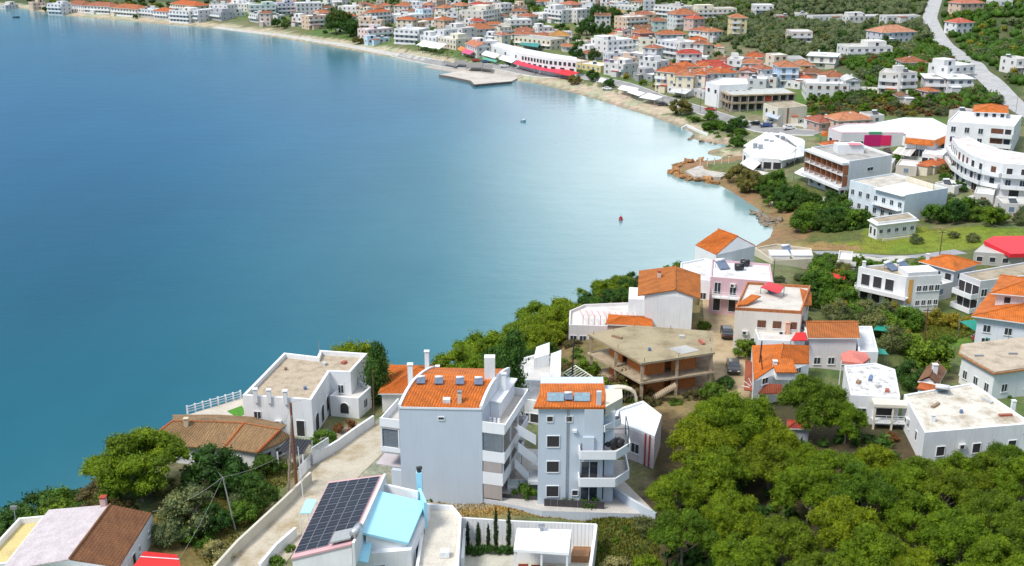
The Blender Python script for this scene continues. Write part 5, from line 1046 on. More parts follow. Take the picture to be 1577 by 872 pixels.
p = P(1187,450,19.7); heater(p, 19.7, 'solar water heater under the red roof panel of the cream house', .3, None, .8)
h = vb('white_annex', 'white lower wing with blue-grey terrace below the cream house', 'house', [(1168,528),(1240,530),(1240,505),(1160,505)], 16.4, 12.8, WHM, TER, .45); h.row(0, 3, 13.6, 1, 1.2); h.chimney(P(1212,515,16.4), 16.3, 1.8, .6, paint((.72,.40,.28)))
mb = MB(); w = [P(1218,524,17.2), P(1243,524,17.2), P(1240,512,17.6), P(1226,512,17.6)]; mb.slope(*w, .1); t = thing('red_awning', 'small red flat awning between the cream house and the flat orange roof', 'awning', P(1230,528,16)); link('canopy', mb.mesh('canopy', AWR, off=t.location), t); posts([(p, (p.x,p.y,16), .05) for p in w], METAL, t)
# orange-roof pinkish house
h = B('tiled_house', 'pale pink walled house with a wide orange roof right of the cream house', 'house', [P(1247,521,17.2), P(1320,521,17.2), P(1313,497,17.2), P(1240,497,17.2)], 12.0, 17.2, paint((.76,.70,.70))); h.hip(tile((.52,.17,.04), 'deep_orange_tile'), 1.1, .35, gable=True, axis=0, ribs=True); h.row(0, 3, 13.2, 1.0, 1.1, 'win', 0.05, .95); h.row(1, 2, 14.5, 1.1, 1.2)
h = vb('white_annex', 'white terrace wing with grey railings behind the umbrella roof', 'house', [(1322,548),(1352,548),(1342,508),(1316,508)], 15.2, 11.5, WHM, slab((.60,.62,.64), (.5,.52,.54)), .6)
h.row(0, 1, 12.6, 1, 1.2); h.row(1, 3, 12.6, 1, 1.2)
t = thing('hip_awning', 'salmon pink hipped canopy roof on the terrace below the pink-walled house', 'canopy', P(1318,570,12.6)); c = P(1312,543,17.2); ex = [P(x, y, 16.1) for x, y in ((1296,556),(1328,560),(1340,551),(1334,543),(1308,539),(1295,545))]
mb = MB(); 
for i in range(6): mb.quad(ex[i], ex[(i+1) % 6], c); mb.quad(ex[i], ex[i]-V3((0,0,.35)), ex[(i+1) % 6]-V3((0,0,.35)), ex[(i+1) % 6])
link('canopy', mb.mesh('canopy', plain('salmon_canvas', (.66,.20,.16), .7, 0, .15), off=t.location), t); posts([(p, (p.x, p.y, 12), .08) for p in ex[::2]], RAILM, t)
h = vb('flat_roofed_house', 'white house with peeling white roof and open cream porch left of the wide flat roof', 'house', [(1310,612),(1386,615),(1378,572),(1348,562),(1300,566)], 16.6, 12.6, WHM, slab((.72,.73,.74), (.36,.34,.32), 'peeling_roof', .9), .3)
h.win(0, -.25, 13.2, 1.2, 2.0, 'win'); h.box('porch_slab', 0, 2.6, 7.2, .0, 1.6, 16.1, 16.5, paint(CREAM)); 
for x in (2.7, 4.9, 7.0): h.box('porch_post', 0, x, x+.22, 1.3, 1.5, 12.6, 16.09, paint(CREAM))
h.win(0, -.72, 13.2, 2.4, 2.1, 'dark'); h.balcony(0, 2.8, 7.2, 14.0, 1.5, 'rail')
# orange roof house with brown side roof
h, q = gable_px('tiled_house', 'orange-roofed house with white dormer and rust-red side roof behind the round pine', (1161,586), (1158,532), (1200,560), (1206,530), (1246,560), (1246,532), 17.2, 18.3, 13, WHM, OT)
mb = MB(); w = [P(1146,600,14.8), P(1168,603,14.8), P(1164,560,16.6), P(1148,553,16.0)]; mb.slope(*w, .14); h.part('side_roof', mb, tile((.34,.08,.035), 'rust_tile')); mb = MB(); w = [P(1160,605,15.2), P(1205,606,15.2), P(1205,592,16.2), P(1163,590,16.2)]; mb.slope(*w, .14); h.part('side_roof', mb, tile((.34,.08,.035), 'rust_tile'))
h.row(0, 3, 16.2, 1.1, .9, 'win', .05, .95); h.row(0, 3, 13.6, 1.1, 1.2, 'dark'); p = P(1193,565,18); h.chimney(p, 17.6, 1.1, .5)
mb = MB(); a, b = P(1196,572,18.0), P(1222,568,18.0); mb.box(a.x, a.y, 16.8, b.x, a.y+2.5, 18.0); h.part('dormer', mb, WHM); mb = MB(); mb.slope((a.x-.2,a.y-.3,18.0), (b.x+.2,a.y-.3,18.0), (b.x+.2,a.y+2.6,18.7), (a.x-.2,a.y+2.6,18.7), .12); h.part('dormer_roof', mb, OT)
for k in range(7): a0 = math.pi*(k+.5)/7; mb = MB(); c = P(1160,598,15.6); mb.tube(c+V3((math.cos(a0)*.5,0,math.sin(a0)*.5)), c+V3((math.cos(a0)*1.6,0,math.sin(a0)*1.6)), .06, n=4); h.part('sunburst_bar', mb, RAILM)
h = B('white_shed', 'small white columned porch with terracotta top half hidden between the pines', 'porch', [P(1216,660,14.8), P(1246,661,14.8), P(1246,652,14.8), P(1216,651,14.8)], 12.6, 14.8, paint((.5,.5,.55))); h.hip(tile(RED), .5, .3)
# wide white flat roof
h = vb('warehouse', 'wide low white building with stained flat roof and raised white rim behind the pine wood', 'building', [(1424,669),(1590,655),(1497,592),(1392,610)], 16.8, 12.4, WHM, slab((.66,.62,.54), (.36,.29,.20), 'stained_roof', .28), .22, WHM, .3)
h.win(3, -.7, 14.4, .7, 1.2, 'dark'); h.win(3, -.35, 14.2, .8, 1.2, 'win'); h.row(0, 3, 13.8, 1, 1.2, 'dark'); p = P(1450,604,16.9); heater(p, 16.85, 'solar water heater at the back rim of the wide stained roof', 2.8)
for k, (x, y) in enumerate(((1560,628),(1436,650))): p = P(x, y, 16.8); h.chimney(p, 16.8, .8, .45)
h = vb('flat_roofed_house', 'white-walled house with wide beige flat roof and orange eave line at the right edge', 'house', [(1532,575),(1640,560),(1600,522),(1485,535),(1482,547)], 15.4, 11, WHM, None)
h.eave_slab(.5, tile((.62,.28,.12)), .22); mb = MB(); mb.prism(h.inset(-.35), 15.63, 15.8); h.part('roof', mb, slab((.50,.42,.32), (.34,.28,.2), 'sandy_roof', .4)); h.row(0, 3, 12.4, 1.0, 1.2); h.row(4, 3, 12.2, .9, 1.3, 'win'); h.row(3, 2, 12.2, 1, 1.2)
for k, (x, y) in enumerate(((1560,545),(1508,548))): p = P(x, y, 15.9); mb = MB(); mb.box(p.x-.6, p.y-.1, 15.8, p.x+.6, p.y+.1, 16.1); h.part('roof_clutter', mb, METAL)

# small things on walls and roofs
ACM = plain('ac_unit_white', (.66,.66,.64), .5)
def ac(b_, i, x, z):
    o = b_.box('air_conditioner', i, x, x+.85, .04, .36, z, z+.6, ACM); b_.box('fan_grille', i, x+.12, x+.55, .362, .38, z+.1, z+.5, DARK, o)
for nm, lst in ((('flat_roofed_house'), ((0, 4.0, 14.6),)), ('cream_house', ((0, 1.2, 16.0), (0, 6.4, 16.3), (3, 3, 16))), ('pink_house', ((0, 3.2, 17.4),)), ('warehouse', ((0, 4.5, 14.6), (3, 3.0, 14.8))), ('white_annex', ((0, 2.2, 14.8),))):
    for e_ in [o_ for o_ in C.objects if o_.name == nm]:
        HB = [b_ for b_ in BL_ if b_.e == e_]
        if HB:
            for a_ in lst: ac(HB[0], *a_)
def clutter(label_, pts, z, seed, cat='roof'):
    g = random.Random(seed); w = [P(x, y, z) for x, y in pts]
    for k in range(len(w)):
        p = w[k]; kind = g.choice(('crate', 'bucket', 'plank_stack')); mb = MB()
        if kind == 'crate': mb.box(-.35,-.25,0,.35,.25,.35)
        elif kind == 'bucket': mb.tube((0,0,0),(0,0,.4),.18,.22,9)
        else: [mb.box(-.8,-.25,i*.09,.8,.2-i*.05,i*.09+.07) for i in range(3)]
        o = link(kind, mb.mesh(kind, [plain('clutter_%d' % (k % 4), ((.3,.2,.12),(.12,.2,.35),(.5,.5,.48),(.4,.12,.08))[k % 4], .7)]), None, (p.x, p.y, z)); o.rotation_euler = (0,0,g.uniform(0,3)); o['kind'] = 'stuff' if kind == 'plank_stack' else 'thing'
        if kind != 'plank_stack': del o['kind']
        tag(o, '%s %s lying %s' % (('brown','blue','grey','red')[k % 4], {'crate':'crate','bucket':'bucket','plank_stack':'stack of planks'}[kind], label_+(', left part','',', middle part',', right part')[min(3, k)]), {'crate':'crate','bucket':'bucket','plank_stack':'planks'}[kind])
clutter('on the peeling white roof left of the wide flat roof', [(1322,590),(1340,583),(1352,596),(1366,603)], 16.68, 4)
clutter('on the wide stained flat roof', [(1440,625),(1480,636),(1520,618),(1548,640)], 16.88, 5)
clutter('on the bare concrete slab of the unfinished building', [(950,520),(1000,540),(1050,520),(1080,528)], 19.02, 6)
clutter('on the pebbled beige roof by the sea', [(440,570),(470,600),(500,562),(530,560)], 17.67, 7)
# ------------------------------------------------------------------ middle distance, right
def mb_(name, label, cat, pts, h, wall, roof=None, par=.4, cap=None):
    z = sum(PG(x, y, h).z for x, y in pts)/len(pts); hh = B(name, label, cat, [P(x, y, z) for x, y in pts], z-h, z, wall)
    if roof: hh.flat(roof, par, .25, cap)
    hh.h = h; return hh
WH2 = paint((.82,.82,.82))
h = mb_('tiled_villa', 'white villa with two stacked orange hip roofs and a teal awning at the right edge', 'house', [(1506,487),(1640,505),(1640,465),(1530,455)], 5.6, paint((.74,.77,.84))); h.hip(OT, 1.2, .8, ribs=False); h.row(0, 4, h.zg+3.2, 1.1, 1.2); h.row(3, 2, h.zg+3.2, .9, 1.2, 'dark'); h.row(0, 4, h.zg+.8, 1.1, 1.5, 'win')
h2 = B('villa_upper_floor', 'upper white floor with orange hip roof set on the right edge villa', 'house', [P(1532,470,h.zt+.6), P(1640,480,h.zt+.6), P(1640,455,h.zt+.6), P(1545,446,h.zt+.6)], h.zt+.2, h.zt+2.6, WH2, cut=.2); h2.hip(OT, 1.3, .8); h2.row(0, 3, h2.zg+.9, .9, 1.0, 'dark')
t = thing('teal_awning', 'long teal green awning along the foot of the stacked orange roof villa', 'awning', PG(1520,522)); w = [PG(1522,522,2.2), PG(1542,517,2.2), PG(1500,492,3.0), PG(1478,495,3.0)]; TEAL = plain('teal_canvas', (.01,.26,.19), .7, 0, .1); mb = MB(); mb.slope(*w, .06); link('canopy', mb.mesh('canopy', TEAL, off=t.location), t); posts([(p, p-V3((0,0,3)), .06) for p in w], METAL, t)
for k, (pp, lab) in enumerate((([(1345,508),(1378,512),(1372,500),(1352,497)], 'teal shade cloth between the olive shrubs right of the orange roof'), ([(1345,545),(1368,546),(1362,538),(1348,536)], 'teal shade cloth beside the white terrace wing'))):
    t = thing('shade_cloth', lab, 'shade cloth', PG(*pp[0])); w = [PG(x, y, 2.3) for x, y in pp]; mb = MB(); mb.slope(*w, .05); link('cloth', mb.mesh('cloth', TEAL, off=t.location), t); posts([(p, p-V3((0,0,2.5)), .05) for p in w], METAL, t)
h = mb_('white_house', 'white two-storey house with orange vertical stripe and brown cluttered flat roof', 'house', [(1322,414),(1396,430),(1450,427),(1378,409)], 6.0, WH2, ROOFB, .4)
h.row(0, 3, h.zg+3.2, 1.5, 2.1, 'dark', .05, .8); h.balcony(0, .3, 9.5, h.zg+2.9, 1.6, 'rail', slabm=WH2); h.row(0, 3, h.zg+.6, 1.4, 1.9, 'dark', .05, .8); h.box('balcony_front', 0, .3, 9.5, 1.62, 1.75, h.zg+2.7, h.zg+3.4, WH2)
h.row(1, 4, h.zg+3.6, .9, 1.1, 'win', .3, 1); h.row(1, 4, h.zg+1.0, .8, 1.0, 'win', .3, 1); h.box('orange_stripe', 1, .5, 1.3, .01, .06, h.zg+1.5, h.zg+5.9, paint((.80,.42,.10))); p = P(1330,414,h.zt); h.chimney(p, h.zt, 1.2, .5)
h.box('upper_room', 1, .3, .9*h.edge(1)[3], -3.6, -.1, h.zt, h.zt+1.1, WH2)
for k, (x, y) in enumerate(((1372,416),(1392,414))): p = P(x, y, h.zt); heater(p, h.zt+.05, ('left','right')[k]+' solar water heater on the brown cluttered roof of the striped white house', .5, 'heaters on the striped house')
h = mb_('tiled_house', 'grey-white house with orange roof and roof window behind the striped white house', 'house', [(1421,404),(1470,417),(1503,407),(1450,396)], 4.8, paint((.66,.68,.74))); h.hip(OT, 1.5, .6); h.row(0, 3, h.zg+2.8, 1.2, 1.2, 'dark'); h.row(0, 3, h.zg+.5, 1.2, 1.6, 'dark'); h.row(1, 2, h.zg+2.9, 1, 1.1); h.row(1, 2, h.zg+.6, 1, 1.1); p = P(1428,402,h.zt+.3); h.chimney(p, h.zt+.2, 1.3, .5)
h = mb_('grey_building', 'long grey flat-roofed house with curved white balconies at the right edge', 'building', [(1478,424),(1510,436),(1640,420),(1606,402)], 5.6, paint((.66,.66,.68)), ROOFB, .35)
for z in (3.0, .4): h.row(0, 3, h.zg+z, 1.4, 1.9, 'dark'); h.balcony(0, .2, -.97, h.zg+z-.1, 1.6, 'solid', .7); h.row(1, 7, h.zg+z, 1.3, 1.4, 'win', 0, .8)
h = mb_('red_roofed_shed', 'grey long shed with a vivid red sheet roof beyond the green field', 'shed', [(1500,388),(1560,392),(1660,390),(1640,370),(1522,370)], 2.8, paint((.50,.48,.45))); h.row(0, 3, h.zg+.9, 1.1, 1.0, 'dark'); w = [P(1516,371,h.zt+1.0), P(1556,391,h.zt+.5), P(1660,389,h.zt+.5), P(1650,362,h.zt+1.0), P(1530,364,h.zt+1.0)]; mb = MB(); mb.quad(*w); mb.quad(*[q-V3((0,0,.15)) for q in w][::-1]); [mb.quad(w[i], w[i]-V3((0,0,.8)), w[(i+1)%5]-V3((0,0,.8)), w[(i+1)%5]) for i in range(5)]; h.part('roof', mb, plain('vivid_red_sheet', (.72,.02,.035), .6, 0, .05))
t = thing('red_awning', 'flat red canopy near the olive trees behind the cream house', 'awning', PG(1282,430)); w = [PG(1262,423,2.0), PG(1300,431,2.0), PG(1303,426,2.0), PG(1264,416,2.3)]; mb = MB(); mb.slope(*w, .08); link('canopy', mb.mesh('canopy', AWR, off=t.location), t); posts([(p, p-V3((0,0,2.2)), .06) for p in w], METAL, t)
# small flat house on the field edge
h = mb_('flat_roofed_house', 'small white single-storey house with brown flat roof at the far edge of the field', 'house', [(1340,338),(1352,345),(1412,338),(1399,329)], 3.6, WH2, ROOFB, .3, WH2); h.eave_slab(.5, WH2, .15, h.zt-.3, 'eaves'); h.row(0, 2, h.zg+.6, .9, 1.6, 'dark'); h.row(1, 5, h.zg+1.2, 1.0, 1.0, 'win'); h.box('porch_wall', 1, .5, 9, 1.5, 1.7, h.zg-1, h.zg+.5, paint(CREAM))
# pale blue/white building
h = mb_('white_building', 'pale blue-white two-storey building with patchy roof and a bright white terrace', 'building', [(1309,280),(1394,303),(1460,292),(1376,269)], 6.6, paint((.72,.79,.84)), slab((.56,.52,.45), (.38,.35,.30), 'patchy_roof', .4), .4)
for z in (3.6, .6): h.row(0, 7, h.zg+z, 1.1, 1.4, 'win')
h.balcony(0, 8, -.97, h.zg+3.2, 1.2, 'rail'); h.win(1, -.9, h.zg+1.5, .7, .9, 'dark'); w = [P(x, y, h.zt+.12) for x, y in ((1345,291),(1390,303),(1440,294),(1395,281))]; mb = MB(); mb.prism(ccw([(q.x, q.y) for q in w]), h.zt+.08, h.zt+.2); h.part('white_terrace', mb, slab((.82,.84,.84), (.74,.76,.77), 'white_terrace')); 
mb = MB(); a, b = P(1396,279,h.zt+.1), P(1438,292,h.zt+.1); d = (b-a); d.z = 0; l = d.length; d.normalize(); mb.obox(a.to_2d(), d.to_2d(), V3((d.y,-d.x)), 0, l, 0, .3, h.zt, h.zt+1.4); h.part('rear_wall', mb, paint(CREAM)); mb = MB(); w = [PG(1352,318,3), PG(1372,324,2.4), PG(1385,316,2.4), PG(1362,311,3)]; mb.slope(*w, .12); h.part('porch_roof', mb, tile(RED))
# hotel with brown balconies
h = mb_('hotel', 'white hotel whose two rows of balconies have brown wooden screens and a long white cornice', 'hotel', [(1249,230),(1308,252),(1374,242),(1314,221)], 8.8, WH2, ROOFG, .6)
l = h.edge(0)[3]; BRP = plain('brown_screen', (.36,.13,.05), .7)
for z in (5.7, 2.9):
    h.balcony(0, .1, l-.1, h.zg+z, 1.7, 'rail', slabm=WH2); n_ = 7
    for k in range(n_): h.win(0, l*(k+.5)/n_, h.zg+z+.05, 1.6, 2.1, 'dark'); h.box('brown_screen', 0, l*k/n_+l/n_*.46, l*(k+1)/n_-.1, .09, .16, h.zg+z+.01, h.zg+z+2.4, BRP)
    for k in range(n_+1): h.box('divider', 0, l*k/n_-.08 if k else .0, l*k/n_+.08 if k < n_ else l, .17, 1.55, h.zg+z+.005, h.zg+z+2.5, BRP)
h.box('cornice', 0, -.3 if False else 0.0, l, .3, 2.0, h.zt-.35, h.zt+.25, WH2); h.box('ground_band', 0, 0, l, .0, 2.4, h.zg+1.9, h.zg+2.6, WH2); h.row(1, 1, h.zg+6, 2.2, 1.0, 'win'); h.row(1, 1, h.zg+3, 2.2, 1.0, 'win'); h.row(0, 5, h.zg, 1.6, 1.8, 'dark')
c = h.c; mb = MB(); mb.box(c.x-4, c.y-1, h.zt, c.x+3, c.y+3, h.zt+2.4); h.part('roof_room', mb, WH2); mb = MB(); mb.box(c.x-1, c.y-1.5, h.zt+2.42, c.x+2.4, c.y+1.2, h.zt+2.55); h.part('pink_roof_patch', mb, paint((.75,.25,.30)))
for k, (pp, lab) in enumerate((([(1223,266),(1248,276),(1258,268),(1236,258)], 'white sloping canopy in front of the brown-screened hotel, upper one'), ([(1250,278),(1272,285),(1284,276),(1262,270)], 'white sloping canopy at the lower corner of the brown-screened hotel'))):
    t = thing('canopy', lab, 'canopy', PG(*pp[0])); w = [PG(x, y, hh) for (x, y), hh in zip(pp, (2.3, 2.3, 3.1, 3.1))]; mb = MB(); mb.slope(*w, .1); link('canopy', mb.mesh('canopy', WH2, off=t.location), t); posts([(p, p-V3((0,0,3)), .08) for p in w], METAL, t)
# shopping hall with pink panels, marquee roof, terracotta banded hall
h = mb_('shop_hall', 'long low white shop hall with magenta panels and a pink edged roof', 'building', [(1276,199),(1296,206),(1395,206),(1400,190),(1300,192)], 4.6, paint((.66,.66,.68)), slab((.66,.68,.66), (.52,.56,.54)), .4, paint((.80,.55,.62)))
h.box('magenta_panel', 1, -.36, -.62, .01, .15, h.zg+.8, h.zg+4.2, plain('magenta_panel', (.50,.01,.14), .5)); h.box('magenta_panel', 1, -.62, -.78, .01, .14, h.zg+1, h.zg+4.1, plain('bright_pink_panel', (.72,.02,.12), .5)); h.row(1, 5, h.zg+.3, 1.8, 2.0, 'dark', 0, .34); h.row(0, 2, h.zg+.5, 1.6, 1.8, 'dark'); h.box('green_sign', 1, -.42, -.62, .15, .3, h.zt+.05, h.zt+.6, plain('green_sign', (.04,.35,.14), .6))
t = thing('small_roof', 'small orange pyramid roof at the left corner of the magenta shop hall', 'pavilion', PG(1272,215)); c = PG(1273,203,4.6); ex = [PG(x, y, 3.2) for x, y in ((1264,209),(1282,211),(1284,203),(1266,202))]; mb = MB(); [mb.quad(ex[i], ex[(i+1)%4], c) for i in range(4)]; link('roof', mb.mesh('roof', OT, off=t.location), t); posts([(p, p-V3((0,0,3.3)), .1) for p in ex], METAL, t)
t = thing('marquee', 'very large white hipped tent roof behind the magenta shop hall', 'hall', PG(1420,212)); ex = [PG(x, y, 3.6) for x, y in ((1352,200),(1400,207),(1478,203),(1436,182),(1392,181),(1344,190))]; c0, c1 = PG(1396,183,6.4), PG(1416,184,6.4)
mb = MB(); mb.quad(ex[0], ex[1], ex[2], c1, c0); mb.quad(ex[2], ex[3], c1); mb.quad(ex[3], ex[4], c0, c1); mb.quad(ex[4], ex[5], c0); mb.quad(ex[5], ex[0], c0); link('roof', mb.mesh('roof', paint((.78,.82,.84), 'tent_white', .06), off=t.location), t); mb = MB(); mb.prism(ccw([(q.x*.995+ex[0].x*.005, q.y) for q in ex]), ex[0].z-6, ex[0].z-.4); link('wall', mb.mesh('wall', WH2, off=t.location), t); c = sum(ex, V3())/6; FOOT.append((c.x, c.y, 16))
h = mb_('banded_hall', 'white building with a broad terracotta roof band above its glazed front', 'building', [(1396,213),(1440,217),(1466,206),(1464,200),(1395,203)], 5.4, WH2, ROOFW, .2); l = h.edge(0)[3]
mb = MB(); a, u, n, l = h.edge(0); q = [V3((*(a+u*s+n*d), z)) for s, d, z in ((-.2,1.2,h.zt-1.2),(l,1.2,h.zt-1.2),(l,-.1,h.zt+.25),(-.2,-.1,h.zt+.25))]; mb.slope(*q, .15); h.part('tile_band', mb, OT); h.row(0, 4, h.zg+.4, 2.0, 2.2, 'win'); h.row(1, 4, h.zg+.4, 1.8, 2.2, 'win'); a, u, n, l = h.edge(1); q = [V3((*(a+u*s+n*d), z)) for s, d, z in ((0,1.2,h.zt-1.2),(l,1.2,h.zt-1.2),(l,-.1,h.zt+.25),(0,-.1,h.zt+.25))]; mb = MB(); mb.slope(*q, .15); h.part('tile_band', mb, OT)
t = thing('courtyard_awning', 'beige striped awning over a courtyard between hotel and banded hall', 'awning', PG(1390,243)); w = [PG(1374,236,3.2), PG(1402,241,3.2), PG(1411,230,3.6), PG(1384,226,3.6)]
for k in range(6): mb = MB(); a, b, c, d = w[0].lerp(w[1], k/6), w[0].lerp(w[1], (k+.94)/6), w[3].lerp(w[2], (k+.94)/6), w[3].lerp(w[2], k/6); mb.slope(a, b, c, d, .07); link('panel', mb.mesh('panel', paint((.58,.54,.50) if k % 2 else (.68,.66,.62)), off=t.location), t)
posts([(p, p-V3((0,0,3.4)), .1) for p in w], METAL, t)
h = mb_('flat_roofed_house', 'low white kiosk building right of the striped courtyard awning', 'building', [(1420,238),(1452,241),(1462,231),(1428,228)], 3.2, WH2, ROOFW, .3); h.row(0, 3, h.zg+.4, 1.5, 2.0, 'dark')
# apartments and curved apartments
h = mb_('apartment_house', 'three-storey white apartment house with brown balcony bays and an orange roof in the middle', 'apartment block', [(1459,189),(1562,197),(1574,180),(1476,173)], 8.4, WH2, ROOFW, .4); l = h.edge(0)[3]
for z in (5.6, 2.8, .2): h.row(0, 3, h.zg+z+.3, 1.3, 1.6, 'win', 0, .62); h.win(0, l*.76, h.zg+z+.2, 3.2, 2.0, 'shut'); h.win(0, l*.92, h.zg+z+.2, 1.6, 2.0, 'dark'); h.balcony(0, l*.66, l*.99, h.zg+z, 1.1, 'solid'); h.row(1, 2, h.zg+z+.6, .8, .9, 'win'); h.row(2, 2, h.zg+z+.2, 1.8, 1.8, 'shut')
h2 = B('villa_upper_floor', 'orange hip roof penthouse standing on the three-storey white apartment house', 'house', [P(1500,176,h.zt+1), P(1550,178,h.zt+1), P(1550,168,h.zt+1), P(1502,167,h.zt+1)], h.zt, h.zt+1.6, WH2, cut=.2); h2.hip(OT, 1.4, .5); h2.row(0, 4, h2.zg+.4, 1, 1, 'dark')
cpx = [(1466,214),(1476,228),(1494,240),(1518,249),(1545,254),(1590,257),(1660,258),(1660,246),(1590,240),(1540,232),(1510,222),(1490,212)]
h = mb_('apartment_house', 'long curved white apartment building with two bands of balconies above a car yard', 'apartment block', cpx, 8.2, WH2, slab((.72,.68,.66), (.58,.48,.45), 'rosy_white_roof', .3), .35)
for i in range(6):
    l = h.edge(i)[3]
    for z in (5.4, 2.6): 
        n_ = max(1, int(l/3)); h.row(i, n_, h.zg+z+.1, 1.3, 1.9, random.choice(['shut', 'win', 'dark'])); h.balcony(i, .02, l-.02, h.zg+z, 1.2, 'solid', .8)
    h.row(i, max(1, int(l/4)), h.zg+.1, 2.2, 2.0, 'dark')
# restaurant by the coast with tilted white roofs
h = mb_('restaurant', 'white restaurant with big tilted white roofs close to the rocky shore', 'restaurant', [(1144,231),(1160,243),(1205,245),(1236,232),(1212,207),(1186,204)], 3.4, WH2); z = h.zt
mb = MB(); w = [P(1145,224,z), P(1205,247,z), P(1228,228,z+1.6), P(1180,203,z+1.8)]; mb.slope(*w, .25); h.part('roof', mb, slab((.82,.83,.85), (.70,.72,.74), 'white_sheet_roof', .3)); mb = MB(); w2 = [P(1206,247,z+.05), P(1238,240,z), P(1240,218,z+1.0), P(1200,203,z+1.8)]; mb.slope(w2[0], w2[1], w2[2], P(1228,226,z+1.62), .25); mb.slope(P(1228,226,z+1.6), w2[2], P(1236,214,z+1), w2[3], .22); h.part('roof', mb, slab((.76,.78,.80), (.66,.68,.70), 'white_sheet_roof', .3))
for k in range(6): x, y = 1163+k*8.5, 224-k*3.2+(k % 2)*5; p = P(x, y, z+1.0); mb = MB(); mb.box(p.x-.6, p.y-.5, z+.2, p.x+.6, p.y+.5, z+1.7); h.part('roof_vent', mb, METAL)
h.row(0, 2, h.zg+.3, 2, 2, 'dark'); h.row(1, 3, h.zg+.3, 2.2, 2, 'dark'); h.row(2, 2, h.zg+.4, 1.6, 1.4, 'win')
for k, (pp, lab) in enumerate((([(1139,252),(1160,262),(1172,251),(1152,243)], 'white terrace canopy below the tilted roof restaurant'), ([(1152,270),(1172,275),(1186,266),(1164,262)], 'pale flat canopy at the shore side of the restaurant'))):
    t = thing('canopy', lab, 'canopy', PG(*pp[0])); w = [PG(x, y, 2.8) for x, y in pp]; mb = MB(); mb.slope(*w, .12); link('canopy', mb.mesh('canopy', WH2 if not k else paint((.6,.57,.5)), off=t.location), t); posts([(p, p-V3((0,0,3)), .08) for p in w], METAL, t)
# cream block and concrete arcade
h = mb_('cream_block', 'cream blank-walled building with a brown stripe and grey side awning', 'building', [(1176,160),(1198,168),(1243,164),(1221,157)], 5.6, paint((.74,.68,.55)), ROOFB, .25); h.box('brown_stripe', 1, -.32, -.38, .01, .1, h.zg, h.zt, plain('brown_stripe', (.22,.14,.09), .7)); h.win(1, -.82, h.zg+.3, .8, .8, 'dark'); h.row(0, 2, h.zg+3, 1.5, 1.5, 'dark')
mb = MB(); w = [PG(1178,178,3), PG(1198,184,3), PG(1204,175,3.8), PG(1184,168,3.8)]; mb.slope(*w, .12); h.part('side_awning', mb, paint((.45,.50,.62)))
h = mb_('concrete_arcade', 'long raw concrete two-storey frame building open on both floors', 'unfinished building', [(1108,138),(1127,147),(1224,144),(1207,136)], 5.6, paint((.44,.42,.40)), slab((.52,.53,.50), (.40,.41,.38)), .2)
for i, n_ in ((0, 4), (1, 8)):
    l = h.edge(i)[3]; h.box('floor_band', i, 0, l, .01, 1.2, h.zg+2.5, h.zg+3.1, CONC); h.box('roof_band', i, 0, l, .01, 1.25, h.zt-.25, h.zt+.22, CONC)
    for k in range(n_+1): h.box('column', i, max(0, l*k/n_-.18), min(l, l*k/n_+.18), .85, 1.18, h.zg-.5, h.zt-.26, CONC)
    for z in (.1, 3.1):
        for k in range(n_): h.win(i, l*(k+.5)/n_, h.zg+z+.05, l/n_-.8, 2.0, 'dark')
h.box('brick_panel', 1, l*4/8+.2, l*5/8-.2, .9, 1.0, h.zg+3.1, h.zt-.3, tile(RED)); h.box('white_screen', 0, .4, 2.4, 1.3, 1.4, h.zg+.5, h.zg+2.2, WH2)
h = mb_('white_building', 'white upper hall with parapet right behind the concrete arcade', 'building', [(1087,128),(1108,133),(1152,131),(1150,123),(1112,121)], 8.0, WH2, ROOFW, .4); h.row(0, 2, h.zg+5, 1.4, 1.4, 'dark'); h.row(1, 4, h.zg+5, 1.2, 1.2)
t = thing('red_awning', 'raspberry red sheet canopy at the left end of the concrete arcade', 'awning', PG(1096,150)); w = [PG(1083,136,3.4), PG(1098,142,3.2), PG(1108,137,3.4), PG(1092,129,4.0)]; mb = MB(); mb.slope(*w, .1); link('canopy', mb.mesh('canopy', plain('raspberry', (.62,.04,.08), .6), off=t.location), t); posts([(p, p-V3((0,0,3.4)), .1) for p in w], METAL, t)
